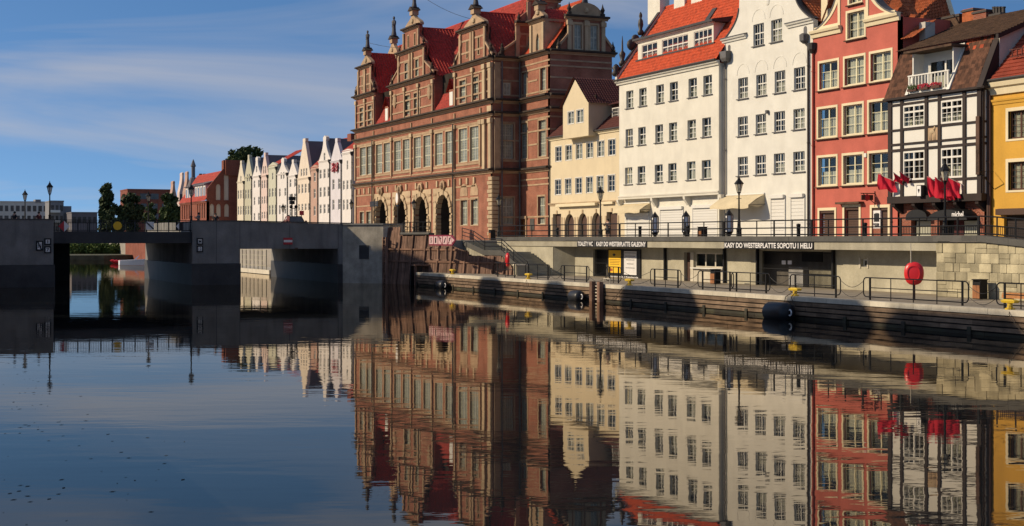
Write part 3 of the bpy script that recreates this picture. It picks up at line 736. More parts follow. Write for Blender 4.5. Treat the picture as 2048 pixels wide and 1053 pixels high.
# pilaster strips between bays, upper frieze, panel bands
for i, a in enumerate(bays):
    piece('pilaster', 'sandstone', gp, GF, a - .2, a + .2, .003, .2, G(8.0), zA2 - .5); piece('capital', 'pale_stone', gp, GF, a - .42, a + .42, .003, .28, zA2 - 1.0, zA2 - .5, 'soft')
    piece('pilaster', 'sandstone', gp, GF, a - .14, a + .14, .003, .14, zA2 + .15, zA - .56)
    if i in (0, 1, 5): piece('pilaster', 'sandstone', gp, GF, a - .3, a + .3, .003, .16, PZ, zB - .56)
for i in range(6):
    a0, a1 = bays[i] + .45, (bays[i + 1] if i < 5 else bays[6]) - .45
    piece('stone_band', 'sandstone', gp, GF, a0, a1, .002, .06, big[0][2] - .42, big[0][2] - .16)
    piece('stone_band', 'sandstone', gp, GF, a0, a1, .002, .07, big[0][3] + .26, big[0][3] + .46)
    for f in (.2, .5, .8): piece('frieze_block', 'pale_stone', gp, GF, a0 + (a1 - a0) * f - .22, a0 + (a1 - a0) * f + .22, .002, .16, zB - 1.3, zB - .56, 'soft')
for i in range(6):
    b0, b1 = bays[i] + .2, bays[i + 1] - .2; wl_, wr_ = big[2 * i], big[2 * i + 1]
    for f in (.33, .67):
        z = wl_[2] + (wl_[3] - wl_[2]) * f
        for lo, hi in ((b0, wl_[0] - .16), (wl_[1] + .16, wr_[0] - .16), (wr_[1] + .16, b1)):
            if hi - lo > .15: piece('stone_band', 'sandstone', gp, GF, lo, hi, .002, .05, z - .1, z + .1)
    piece('stone_band', 'sandstone', gp, GF, b0, b1, .002, .06, zB + .42, zB + .58)
    piece('stone_band', 'sandstone', gp, GF, b0, b1, .002, .05, zA2 - .92, zA2 - .76)
    if i in (0, 5):
        for r in (4.3, 5.75): piece('stone_band', 'sandstone', gp, GF, b0, b1 - (1.3 if i == 5 else 0), .002, .05, G(r), G(r) + .17)
# stone facing of the four arched bays, rusticated jambs, voussoirs
for i, (a0, a1) in enumerate(arches):
    b0, b1 = bays[i + 1] + .32, bays[i + 2] - .32
    out = [(b0, PZ - .2), (a0, PZ - .2)] + [(q, z) for q, z in reversed(arch(a0, a1, PZ, AZS)[2:])] + [(a1, PZ - .2), (b1, PZ - .2), (b1, zB - 1.45), (b0, zB - 1.45)]
    mb = MB(GF); mb.wall(out, (), .08, .09); part('arch_facing', mb, 'pale_stone', gp)
    for k in range(8):
        z0 = PZ + k * .42; ln = .62 if k % 2 else .42
        if z0 + .4 > AZS: break
        for s, a in ((-1, a0), (1, a1)):
            lo, hi = (a - ln, a + .06) if s < 0 else (a - .06, a + ln)
            piece('quoin', 'pale_stone', gp, GF, lo, hi, -.5, .2 + .05 * (k % 2), z0 + .03, z0 + .39, 'soft')
    nv = 11; c, r = (a0 + a1) / 2, (a1 - a0) / 2
    for k in range(nv):
        t0, t1 = pi * k / nv + .02, pi * (k + 1) / nv - .02; R = r + (.75 if k == nv // 2 else .58 if k % 2 else .42)
        mb = MB(GF); mb.prism([(c + (r - .04) * cos(t0), AZS + (r - .04) * sin(t0)), (c + R * cos(t0), AZS + R * sin(t0)), (c + R * cos(t1), AZS + R * sin(t1)), (c + (r - .04) * cos(t1), AZS + (r - .04) * sin(t1))], -.45, .22 + .06 * (k % 2)); part('voussoir', mb, 'pale_stone', gp)
    for z in (zB - 2.3, zB - 3.1):
        for lo, hi in ((b0, a0 - .1), (a1 + .1, b1)): piece('stone_band', 'sandstone', gp, GF, lo, hi, .06, .14, z, z + .25)
    mb = MB(GF); a = (a0 + a1) / 2                       # carved cartouche over the arch
    mb.prism([(a - .8, zB - 1.3), (a - .3, zB - 1.7), (a + .3, zB - 1.7), (a + .8, zB - 1.3), (a + .6, zB - .75), (a, zB - .6), (a - .6, zB - .75)], .05, .3); mb.lathe((a, .22, zB - 1.2), [(.35, -.3), (.45, 0), (.3, .35)], 8); part('cartouche', mb, 'sandstone', gp)
# corner pier with quoins
a0 = bays[6]
for k in range(15):
    z0 = PZ + k * .46
    if z0 + .46 > zB - .6: break
    ln = 1.25 if k % 2 else .95
    piece('quoin', 'pale_stone', gp, GF, XG1 - ln, XG1 + .1, -.8, .14, z0 + .03, z0 + .43, 'soft')
for z0, z1 in ((zB + .2, zA2 - .5), (zA + .15, zC - .5)):
    for a in (XG1 - 2.0, XG1 - .35): piece('corner_pilaster', 'pale_stone', gp, GF, a - .35, a + .35, .003, .26, z0, z1)
    piece('corner_pilaster', 'sandstone', gp, Fr('s', XG1), 60.15, 60.85, .003, .24, z0, z1)
    for a in (XG1 - 2.0, XG1 - .35): piece('capital', 'pale_stone', gp, GF, a - .45, a + .45, .003, .36, z1 - .55, z1, 'soft')
piece('corner_pilaster', 'pale_stone', gp, GF, XG1 - 1.1, XG1 + .02, .003, .2, zA2 + .15, zA - .56)
# upper storey blocks and gables over bays 1, 3-4 and 6
def volute(c, hb, hw, z0, z1, n=9):
    h = z1 - z0; R = [(c + hb, z0), (c + hb, z0 + .10 * h)]
    for i in range(n + 1):
        t = i / n; R.append((c + hw + (hb - hw) * (1 - t) ** 2.2 + .10 * (hb - hw) * sin(t * pi * 2), z0 + .12 * h + .66 * h * t))
    R += [(c + hw, z1)]
    L = [(2 * c - a, z) for a, z in reversed(R)]
    return R + L
def ogee(c, hw, z0, z1, top=.3, n=8):
    R = [(c + hw, z0)]
    for i in range(n + 1):
        t = i / n; R.append((c + top + (hw - top) * (cos(t * pi) * .5 + .5) , z0 + .15 + (z1 - z0 - .15) * t))
    return R + [(2 * c - a, z) for a, z in reversed(R)]
def statue(F, par, a, o, z, h=2.0, name='statue'):
    mb = MB(F); s = h / 2.0 * 1.2
    mb.lathe((a, o, z), [(.34 * s, 0), (.36 * s, .1 * s), (.26 * s, .5 * s), (.24 * s, .85 * s), (.23 * s, 1.05 * s), (.30 * s, 1.4 * s), (.27 * s, 1.55 * s), (.10 * s, 1.63 * s), (.10 * s, 1.68 * s), (.15 * s, 1.78 * s), (.15 * s, 1.9 * s), (.06 * s, 2.0 * s)], 10, 1, .75)
    mb.tube((a + .28 * s, o, z + 1.5 * s), (a + .42 * s, o + .08, z + 1.05 * s), .09 * s, .07 * s); mb.tube((a + .42 * s, o + .08, z + 1.05 * s), (a + .25 * s, o + .3 * s, z + 1.15 * s), .07 * s, .05 * s)
    mb.tube((a - .28 * s, o, z + 1.5 * s), (a - .40 * s, o + .05, z + .95 * s), .09 * s, .06 * s)
    return part(name, mb, 'statue_bronze', par, True)
def gable_top(F, c, hw, z, par, st_h=2.0, ogh=1.5):
    mb = MB(F); mb.wall(ogee(c, hw, z, z + ogh, .45), (), -.1, .5); part('ogee_cap', mb, 'sandstone', par)
    mb = MB(F); mb.lathe((c, -.02, z + .75), [(.05, -.3), (.32, -.2), (.38, 0), (.32, .2), (.05, .3)], 8, 1, .35); part('shield', mb, 'pale_stone', par)
    mb = MB(F); mb.box(c - .5, c + .5, -.75, .1, z + ogh - .02, z + ogh + .55); part('pedestal', mb, 'sandstone', par)
    mb = MB(F); mb.prism([(c - .85, z + ogh + .55), (c + .85, z + ogh + .55), (c, z + ogh + 1.05)], -.9, .25); part('pedestal_roof', mb, 'dark_cornice', par)
    statue(F, par, c, -.35, z + ogh + .95, st_h)
def gable(F, a0, a1, par, two=False, corner=False):
    c, hw = (a0 + a1) / 2, (a1 - a0) / 2
    zt = zD; f1 = .66 if not two else .60
    mb = MB(F)
    hb = hw * f1
    nar = [rect(c - hb * .45 - .2, c - hb * .45 + .2, zC + .8, zt - 1.2), rect(c + hb * .45 - .2, c + hb * .45 + .2, zC + .8, zt - 1.2)] if not two else [rect(c - hb * .42 - .55, c - hb * .42 + .55, zC + .5, zC + 2.5), rect(c + hb * .42 - .55, c + hb * .42 + .55, zC + .5, zC + 2.5)]
    mb.wall(volute(c, hw * 1.02, hb, zC, zt), nar, .0, .5, .3); part('gable_wall', mb, 'gate_brick', par)
    mb = MB(F); mb.box(c - hb, c + hb, -.6, -.45, zC + .3, zt - .3); part('interior_wall', mb, 'dark_room', par)
    for h in nar: window(par, F, h[0][0], h[1][0], h[0][1], h[2][1], o=-.2, cols=1 if not two else 2, rows=(.5, .5), fw=.08, mw=.08, fm='gate_frame', gm='leaded_glass', surround='sandstone', sw=.16)
    for s in (-1, 1):                                        # curled scroll stones
        mb = MB(F); R = [q for q in volute(c, hw * 1.02, hb, zC, zt)[:13]]
        R2 = [(a - .34 * (1 if i > 1 else .2), z) for i, (a, z) in enumerate(R)]
        pl = R + R2[::-1]; pl = [(c + s * (a - c), z) for a, z in pl]
        mb.wall(pl if s > 0 else pl[::-1], (), .16, .4); part('scroll', mb, 'sandstone', par)
        mb = MB(F); mb.lathe((c + s * (hw * .92), .0, zC), [(.34, 0), (.34, .35), (.2, .4), (.3, .75), (.24, 1.1), (.12, 1.2), (.17, 1.4), (.02, 1.65)], 8); part('finial', mb, 'dark_cornice', par)
        for q in (.98, .1): piece('pilaster', 'sandstone', par, F, c + s * hb * q - .22, c + s * hb * q + .22, .003, .2, zC + .1, zt - .4)
    for f in (.33, .68): piece('stone_band', 'sandstone', par, F, c - hb, c + hb, .002, .05, zC + (zt - zC) * f, zC + (zt - zC) * f + .2)
    cornice(F, c - hb - .2, c + hb + .2, zt, .45, .5, par=par)
    if two:
        h2 = hw * .34; z2 = zt + 2.75
        nar = [rect(c + s * h2 * .45 - .2, c + s * h2 * .45 + .2, zt + .45, zt + 1.9) for s in (-1, 1)]
        mb = MB(F); mb.wall(volute(c, hb * 1.0, h2, zt, z2), nar, 0, .5, .3); part('gable_wall', mb, 'gate_brick', par)
        mb = MB(F); mb.box(c - h2, c + h2, -.6, -.45, zt + .3, z2 - .3); part('interior_wall', mb, 'dark_room', par)
        for h in nar: window(par, F, h[0][0], h[1][0], h[0][1], h[2][1], o=-.2, cols=1, rows=(1.0,), fw=.08, fm='gate_frame', gm='leaded_glass', surround='sandstone', sw=.14)
        for s in (-1, 1):
            piece('pilaster', 'sandstone', par, F, c + s * h2 - .2, c + s * h2 + .2, .003, .2, zt + .1, z2 - .4)
            mb = MB(F); mb.lathe((c + s * hb * .92, .0, zt), [(.25, 0), (.25, .3), (.12, .35), (.22, .6), (.1, .9), (.02, 1.2)], 8); part('finial', mb, 'dark_cornice', par)
        cornice(F, c - h2 - .2, c + h2 + .2, z2, .4, .45, par=par)
        gable_top(F, c, h2 * 1.05, z2 + .1, par)
    else: gable_top(F, c, hb * .85, zt + .1, par)
blocks = [(XG0 + .1, GF.a(750), False), (GF.a(782), GF.a(868), True), (GF.a(909), XG1, False)]
uw = [[(130, 160, 960, 1080), (200, 235, 930, 1060)], [(520, 570, 840, 1015), (605, 655, 815, 990)], [(1005, 1060, 690, 885), (1115, 1170, 655, 855)]]
RIDGE, YR = G(26.8), 66.0
for i, (a0, a1, two) in enumerate(blocks):
    F = GF; ws = level(F, c4, uw[i]); ws = [(w[0], w[1], G(15.35), G(17.9)) for w in ws]
    mb = MB(F); mb.wall(rect(a0, a1, zA, zC), [rect(*w) for w in ws], -.05, 6, .35); part('upper_wall', mb, 'gate_brick', gp)
    for w in ws: window(gp, F, *w, o=-.28, cols=2, rows=(.52, .48), fw=.1, mw=.11, bars=(1, 2), fm='gate_frame', gm='leaded_glass', surround='sandstone', sw=.2)
    n = 4 if two else 3
    for k in range(n):
        a = a0 + .3 + (a1 - a0 - .6) * k / (n - 1); piece('pilaster', 'sandstone', gp, F, a - .17, a + .17, .0, .16, zA + .15, zC - .5); piece('capital', 'pale_stone', gp, F, a - .34, a + .34, .0, .24, zC - 1.0, zC - .5, 'soft')
    for z in (G(15.9), G(17.2), G(18.25)):
        piece('stone_band', 'sandstone', gp, F, a0 + .1, a1 - .1, -.04, .03, z, z + .18)
    if two:
        for a in (a0 + 1.5, a1 - 1.5):
            mb = MB(F); mb.lathe((a, .05, G(17.6)), [(.1, -.9), (.5, -.5), (.6, 0), (.45, .5), (.6, .75), (.1, .95)], 8, 1, .3); part('coat_of_arms', mb, 'sandstone', gp)
    cornice(F, a0 - .2, a1 + .2, zC, .5, .55)
    gable(F, a0, a1, gp, two)
    # cross roof behind the gable, ridge running back into the main roof
    c = (a0 + a1) / 2; zr = G(25.2) if not two else G(26.2); hw = (a1 - a0) / 2; ye = YR + .0
    for s in (-1, 1):
        mb = MB(); mb.tiles((c + s * (hw + .25), 60.45, zC - .15), (c + s * (hw + .25), ye, zC - .15), (c, 60.45, zr), (c, ye, zr), .40, .42, .12); part('roof_slope', mb, 'roof_gate', gp)
    mb = MB(); mb.tube((c, 60.45, zr + .04), (c, ye, zr + .04), .13, .13, 6); part('ridge_tiles', mb, 'roof_gate', gp)
    mb = MB(); mb.box(a0 + .02, a1 - .02, 60.5, ye, zA, zC - .2); part('upper_side', mb, 'gate_brick', gp)
# main roof, river slope and ridge
mb = MB(); mb.tiles((XG0 + .2, 60.1, zA + .1), (XG1 - .3, 60.1, zA + .1), (XG0 + .2, YR, RIDGE), (XG1 - .3, YR, RIDGE), .40, .42, .12); part('roof_slope', mb, 'roof_gate', gp)
mb = MB(); mb.tiles((XG1 - .3, 72, zA + .1), (XG0 + .2, 72, zA + .1), (XG1 - .3, YR, RIDGE), (XG0 + .2, YR, RIDGE), .6, .8, .06); part('roof_slope', mb, 'roof_gate', gp)
mb = MB(); mb.tube((XG0, YR, RIDGE + .05), (XG1 - .2, YR, RIDGE + .05), .15, .15, 6); part('ridge_tiles', mb, 'roof_gate', gp)
# dormers between the gables
for px in (770, 899):
    a = GF.a(px); mb = MB(GF); mb.box(a - .75, a + .75, -3, -.25, zA + .1, G(17.3)); d = part('dormer', mb, 'gate_brick', gp)
    mb = MB(GF); mb.box(a - .5, a + .5, -.24, -.19, zA + .5, G(17.0)); part('dormer_shutter', mb, 'white_paint', d)
    for s in (-1, 1):
        mb = MB(); mb.tiles((a + s * 1.15, 60.0, G(17.0)), (a + s * 1.15, 64, G(17.0)), (a, 60.0, G(18.5)), (a, 64, G(18.5)), .3, .35, .05); part('dormer_roof', mb, 'roof_gate', gp)
# downstream end wall of the main block
GS = Fr('s', XG1)
sw1 = rect(63.25 - 0 * 1, 63.3, 0, 1)
wa0, wa1 = wy(996.5, XG1), wy(1027, XG1)
big_z = (big[0][2], big[0][3])
gz = (gw[0][2], gw[0][3])
holes = [rect(wa0, wa1, *big_z), rect(wy(1001, XG1), wy(1027, XG1), *gz)]
mb = MB(GS); mb.wall(rect(60.0, 72, PZ - .5, zC), holes, -.003, .5, .4); part('end_wall', mb, 'gate_brick', gp)
mb = MB(GS); mb.box(60.3, 64, -1.3, -1.1, PZ, zC); part('interior_wall', mb, 'dark_room', gp)
window(gp, GS, wa0, wa1, *big_z, o=-.3, cols=2, rows=(.36, .32, .32), fw=.1, mw=.1, bars=(2, 3), fm='gate_frame', gm='leaded_glass', surround='sandstone', sw=.2)
window(gp, GS, wy(1001, XG1), wy(1027, XG1), *gz, o=-.3, cols=2, rows=(.68, .32), fw=.1, mw=.1, bars=(1, 2), fm='gate_frame', gm='leaded_glass', surround='sandstone', sw=.18)
a = wy(1013, XG1); w2 = rect(a - .45, a + .45, G(15.5), G(16.8))
window(gp, GS, a - .4, a + .4, G(15.5), G(16.8), o=.0, cols=2, rows=(1.0,), fw=.08, fm='gate_frame', gm='leaded_glass', surround='sandstone', sw=.14)
for z, h, o in zs_all: cornice(GS, 60.1, 63.4, z, h, o)
cornice(GS, 60.1, 72, zC, .5, .55)
for z in (G(2.2), G(5.6), G(8.3), G(10.5), G(15.4), G(17.0), G(18.4)): piece('stone_band', 'sandstone', gp, GS, 60.9, 63.25, .0, .05, z, z + .17)
# end gable, its scroll and lantern tier
gable(GS, 60.7, 71.5, gp, True)
# upstream end gable top with statue
GW = Fr('b', 65.2)
mb = MB(Fr('f', 64.2)); cxw = -183.4; mb.wall(volute(cxw, 2.6, 1.9, G(22.6), G(25.4)), (), 0, .6); part('gable_wall', mb, 'sandstone', gp)
gable_top(Fr('f', 64.2), cxw, 2.0, G(25.3), gp, 2.3, 1.7)
# downpipes
for F, a in ((GF, bays[1] + .1), (GF, bays[5] + .1), (GS, 61.0), (GS, 63.1)):
    mb = MB(F); mb.tube((a, .32, PZ), (a, .32, zA2 - .4 if F is GF else zC - .4), .09, .09, 8); part('downpipe', mb, 'lead_grey' if F is GS else 'copper_dark', gp)

# ---- corner pavilion
PF = Fr('f', 63.3); XPV1 = wx(1100, 63.3); PS = Fr('s', XPV1); YPV = wy(1224, XPV1)
pv0 = XG1 + .3
def pz(z): return z
mw = level(PF, c7, [(490, 545, 122, 385), (637, 697, 102, 370)]); mw = [(w[0], w[1], *big_z) for w in mw]
uwp = level(PF, c5, [(632, 675, 640, 850), (792, 842, 603, 815)]); uwp = [(w[0], w[1], G(15.35), G(17.9)) for w in uwp]
gwp = (PF.a(1076), PF.a(1090), *gz)
dr = rect(PF.a(1041), PF.a(1053), PZ, G(2.0))
mb = MB(PF); mb.wall(rect(XG1, XPV1, PZ - .5, zC), [rect(*w) for w in mw + uwp + [gwp]] + [dr], 0, .5, .4); part('pavilion_wall', mb, 'gate_brick', gp)
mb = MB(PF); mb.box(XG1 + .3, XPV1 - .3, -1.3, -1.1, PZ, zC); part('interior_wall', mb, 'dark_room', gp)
for w in mw: window(gp, PF, *w, o=-.3, cols=2, rows=(.36, .32, .32), fw=.1, mw=.1, bars=(1, 3), fm='gate_frame', gm='leaded_glass', surround='sandstone', sw=.2)
for w in uwp: window(gp, PF, *w, o=-.3, cols=2, rows=(.52, .48), fw=.09, mw=.1, bars=(1, 2), fm='gate_frame', gm='leaded_glass', surround='sandstone', sw=.18)
window(gp, PF, *gwp, o=-.3, cols=2, rows=(.68, .32), fw=.1, mw=.1, bars=(1, 2), fm='gate_frame', gm='leaded_glass', surround='sandstone', sw=.18)
piece('door', 'bench_wood', gp, PF, dr[0][0] + .05, dr[1][0] - .05, -.3, -.2, PZ, G(1.95))
for a in (dr[0][0], dr[1][0]): piece('door_frame', 'sandstone', gp, PF, a - .15, a + .15, .0, .12, PZ, G(2.1))
piece('door_head', 'sandstone', gp, PF, dr[0][0] - .3, dr[1][0] + .3, .0, .2, G(2.1), G(2.4))
a = PF.a(1065); piece('notice_board', 'cap_granite', gp, PF, a - .5, a + .5, .003, .08, G(.9), G(2.1))
mb = MB(PS); mb.wall(rect(63.3, YPV, PZ - .5, zC), (), -.003, .5); part('pavilion_side', mb, 'gate_brick', gp)
for z, h, o in zs_all:
    cornice(PF, XG1 + .1, XPV1 + .12, z, h, o); cornice(PS, 63.2, YPV, z, h, o)
cornice(PF, XG1 + .1, XPV1 + .12, zC, .5, .55); cornice(PS, 63.2, YPV + .3, zC, .5, .55)
for z in (G(2.2), G(5.6), G(6.2), G(8.3), G(9.9), G(11.3), G(12.6), G(15.4), G(16.7), G(17.9), G(18.5)):
    piece('stone_band', 'sandstone', gp, PS, 63.35, YPV, .0, .05, z, z + .17)
    if z not in (G(9.9), G(16.7)): piece('stone_band', 'sandstone', gp, PF, XG1 + .1, XPV1, .0, .05, z + .003, z + .17)
for z in (G(9.9), G(11.3), G(16.7)): piece('stone_band', 'sandstone', gp, PF, mw[0][1] + .3, mw[1][0] - .3, .002, .055, z, z + .17)
# pavilion side gable with two tall windows, segment top
c = wy(1172, XPV1); hw = 3.45; hb = 2.15
nar = [rect(c + s * .95 - .42, c + s * .95 + .42, zC + .35, zC + 2.95) for s in (-1, 1)]
mb = MB(PS); mb.wall(volute(c, hw, hb, zC, zD - .2), nar, 0, .5, .3); part('gable_wall', mb, 'gate_brick', gp)
mb = MB(PS); mb.box(c - hb, c + hb, -.6, -.45, zC + .2, zD - .4); part('interior_wall', mb, 'dark_room', gp)
for h in nar: window(gp, PS, h[0][0], h[1][0], h[0][1], h[2][1], o=-.2, cols=2, rows=(.5, .5), fw=.07, mw=.08, fm='gate_frame', gm='leaded_glass', surround='pale_stone', sw=.22)
for a in (c - hb + .15, c, c + hb - .15):
    piece('pilaster', 'pale_stone', gp, PS, a - .2, a + .2, .003, .22, zC + .1, zD - .5); piece('capital', 'pale_stone', gp, PS, a - .3, a + .3, .003, .32, zD - 1.1, zD - .6, 'soft')
cornice(PS, c - hb - .4, c + hb + .4, zD - .2, .4, .5)
mb = MB(PS); mb.wall([(c + 2.0 * cos(pi * i / 12), zD - .1 + 1.5 * sin(pi * i / 12)) for i in range(13)], (), 0, .5); part('segment_pediment', mb, 'sandstone', gp)
mb = MB(PS); mb.lathe((c, .03, zD + .55), [(.05, -.3), (.36, -.2), (.42, 0), (.36, .2), (.05, .3)], 8, .4, 1); part('shield', mb, 'pale_stone', gp)
statue(PS, gp, c, -.25, zD + 1.35, 1.7)
for s in (-1, 1):
    for q, z in ((hw * .93, zC), (hb * .92, zD)):
        mb = MB(PS); mb.lathe((c + s * q, .0, z), [(.28, 0), (.28, .3), (.14, .35), (.25, .7), (.1, 1.0), (.02, 1.35)], 8); part('finial', mb, 'dark_cornice', gp)
    mb = MB(PS); R = volute(c, hw, hb, zC, zD - .2)[:13]; pl = R + [(a - .3 * (1 if i > 1 else .2), z) for i, (a, z) in enumerate(R)][::-1]
    pl = [(c + s * (a - c), z) for a, z in pl]; mb.wall(pl if s > 0 else pl[::-1], (), .15, .4); part('scroll', mb, 'sandstone', gp)
# pavilion roof and the little front gable with a pointed window
zr = G(25.2)
mb = MB(); mb.tiles((XG1 + .5, 63.4, zC + .1), (XPV1 - .3, 63.4, zC + .1), (XG1 + .5, c, zr), (XPV1 - .3, c, zr), .40, .42, .12); part('roof_slope', mb, 'roof_red', gp)
mb = MB(); mb.tiles((XPV1 - .3, YPV, zC + .1), (XG1 + .5, YPV, zC + .1), (XPV1 - .3, c, zr), (XG1 + .5, c, zr), .6, .8, .06); part('roof_slope', mb, 'roof_gate', gp)
ca = PF.a(1074); hg = 1.75
mb = MB(PF); pw_ = [(ca - .4, zC + .4), (ca + .4, zC + .4), (ca + .4, zC + 1.5), (ca + .22, zC + 2.0), (ca, zC + 2.25), (ca - .22, zC + 2.0), (ca - .4, zC + 1.5)]
mb.wall(rect(ca - hg, ca + hg, zC, zC + 3.6), [pw_], -.05, 2.8, .3); part('small_gable', mb, 'sandstone', gp)
mb = MB(PF); mb.prism(pw_, -.3, -.25); part('pointed_window', mb, 'leaded_glass', gp)
mb = MB(PF); mb.box(ca - .03, ca + .03, -.25, -.2, zC + .4, zC + 2.2); part('window_bar', mb, 'gate_frame', gp)
cornice(PF, ca - hg - .1, ca + hg + .1, zC + 3.6, .35, .4)
gable_top(PF, ca, hg * .85, zC + 3.7, gp, .9, 1.0)
for s in (-1, 1):
    piece('pilaster', 'pale_stone', gp, PF, ca + s * (hg - .25) - .22, ca + s * (hg - .25) + .22, -.04, .1, zC + .1, zC + 3.25)
    mb = MB(); mb.tiles((ca + s * (hg + .1), 63.8, zC + 3.2), (ca + s * (hg + .1), c, zC + 3.2), (ca, 63.8, zC + 4.9), (ca, c, zC + 4.9), .3, .35, .05); part('roof_slope', mb, 'roof_gate', gp)
# lightning wires between the statues
for (a0, z0), (a1, z1) in (((blocks[0][0] + 2.5, G(27.0)), (blocks[1][0] - 1, G(25.3))), ((blocks[1][0] + 8, G(30.5)), (blocks[2][0] - 6, G(26.2)))):
    pts = [(a0 + (a1 - a0) * t / 8, 60.6 + 5 * t / 8, z0 + (z1 - z0) * t / 8 - .5 * sin(pi * t / 8)) for t in range(9)]
    mb = MB(); mb.path(pts, .025, 5); part('wire', mb, 'black_metal', gp)
# ------------------------------------------------------------------ town houses along the promenade
k1, k2, k3, k4, k5, k6, k7 = crop(1090, 140, 3.097), crop(1230, 0, 4.388), crop(1230, 220, 3.762), crop(1600, 0, 4.05), crop(1600, 240, 4.05), crop(1760, 0, 4.049), crop(1760, 240, 4.049)
def AX(F, C, cx): return F.a(C(cx)[0])
def ZZ(F, C, cx, cy): p = C(cx, cy); return F.z(*p)
def moulding(F, a0, a1, z, h, out, mat, par, name='cornice'):
    mb = MB(F); mb.prof([(0, z - h), (out * .35, z - h), (out * .5, z - h * .5), (out * .85, z - h * .4), (out, z - h * .1), (out, z), (0, z + .03)], a0, a1); return part(name, mb, mat, par)
def gutter(F, a0, a1, z, par, out=.35):
    mb = MB(F); mb.tube((a0, out, z), (a1, out, z), .085, .085, 8); return part('gutter', mb, 'flashing', par)
def downpipe(F, a, z0, z1, par, mat='lead_grey', o=.1, r=.065):
    mb = MB(F); mb.tube((a, o, z0), (a, o, z1), r, r, 8); p = part('downpipe', mb, mat, par)
    for z in (z0 + 1.2, (z0 + z1) / 2, z1 - 1.5):
        mb = MB(F); mb.tube((a, o, z), (a, o, z + .08), r * 1.3, r * 1.3, 8); part('pipe_clamp', mb, mat, p)
    return p
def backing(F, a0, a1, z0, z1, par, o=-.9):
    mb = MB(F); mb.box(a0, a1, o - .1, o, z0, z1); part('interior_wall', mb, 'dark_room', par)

# ---- cream house with arcaded ground floor
HY_ = 63.2; F = Fr('f', HY_)
h = thing('town_house', 'cream rendered house with a jutting gabled dormer and brown arches below', 'house', (wx(1170, HY_), HY_, PZ))
xa, xb = F.a(1099.5), F.a(1262)
zE = F.z(1170, 269.5)
r1 = level(F, k1, [(65, 103, 475, 570), (127, 167, 467, 558), (192, 231, 460, 552), (257, 298, 452, 545), (325, 367, 437, 540), (393, 436, 428, 530)])
r2 = level(F, k1, [(62, 101, 678, 775), (125, 163, 673, 770), (190, 228, 668, 765), (255, 296, 663, 762), (322, 362, 660, 757), (390, 434, 653, 755)])
zG = ZZ(F, k1, 240, 825)
mb = MB(F); mb.wall(rect(xa, xb, zG, zE), [rect(*w) for w in r1 + r2], 0, .4, .2); part('wall', mb, 'cream_stucco', h)
for i, w in enumerate(r1 + r2): window(h, F, *w, o=-.13, cols=2, rows=(1.0,), fw=.07, mw=.07, bars=(0, 2), curtain=(None, .55, .9, .6, .9, None)[i % 6] if i != 8 else None, surround='white_paint', sw=.07)
backing(F, xa + .2, xb - .2, PZ, zE, h)
gh = []
for cx0, cx1, top, ar in ((52, 103, 893, 0), (127, 184, 893, 1), (210, 265, 888, 1), (295, 347, 884, 1), (385, 452, 880, 0)):
    a0, a1 = AX(F, k1, cx0), AX(F, k1, cx1); zt = ZZ(F, k1, (cx0 + cx1) / 2, top)
    gh.append((a0, a1, zt, ar))
holes = [arch(a0, a1, PZ, zt - (a1 - a0) / 2) if ar else rect(a0, a1, PZ, zt) for a0, a1, zt, ar in gh]
mb = MB(F); mb.wall(rect(xa, xb, PZ - .3, zG), holes, .06, .5, .4); part('ground_floor', mb, 'cream_stucco', h)
for i, (a0, a1, zt, ar) in enumerate(gh):
    mb = MB(F); mb.prism(arch(a0, a1, PZ, zt - (a1 - a0) / 2) if ar else rect(a0, a1, PZ, zt), -.36, -.30); d = part('door', mb, 'shutter_brown', h)
    piece('keystone', 'pale_stone', h, F, (a0 + a1) / 2 - .12, (a0 + a1) / 2 + .12, .061, .14, zt - .03, zt + .35, 'soft')
    for s in (a0 - .16, a1 + .16): piece('jamb_stone', 'pale_stone', h, F, s - .15, s + .15, .061, .10, PZ, zt - .35, 'soft')
moulding(F, xa - .05, xb, zG + .1, .3, .22, 'pale_stone', h)
a0, a1 = AX(F, k1, 90), AX(F, k1, 335); piece('awning_box', 'trim_cream', h, F, a0, a1, .1, .5, zG - .32, zG - .02, 'soft')
a0, a1 = AX(F, k1, 362), AX(F, k1, 436); piece('shop_sign', 'trim_cream', h, F, a0, a1, .1, .35, zG - .25, zG + .0, 'soft')
moulding(F, xa - .05, xb, zE + .12, .28, .3, 'trim_cream', h)
gutter(F, xa, xb, zE + .16, h)
# main roof, ridge along the street
yr, zr = HY_ + 5.2, F.z(1236, 150)
mb = MB(); mb.tiles((xa, HY_ - .3, zE + .1), (xb, HY_ - .3, zE + .1), (xa, yr, zr), (xb, yr, zr), .26, .34, .05); part('roof', mb, 'roof_maroon', h)
mb = MB(); mb.add([(xa, HY_, zE), (xa, HY_ + 10, zE), (xa, yr, zr - .1)], [(0, 1, 2)]); mb.add([(xb, HY_, zE), (xb, HY_ + 10, zE), (xb, yr, zr - .1)], [(0, 1, 2)]); mb.add([(xa, yr, zr), (xb, yr, zr), (xb, HY_ + 10, zE), (xa, HY_ + 10, zE)], [(0, 1, 2, 3)]); part('roof_back', mb, 'roof_maroon', h)
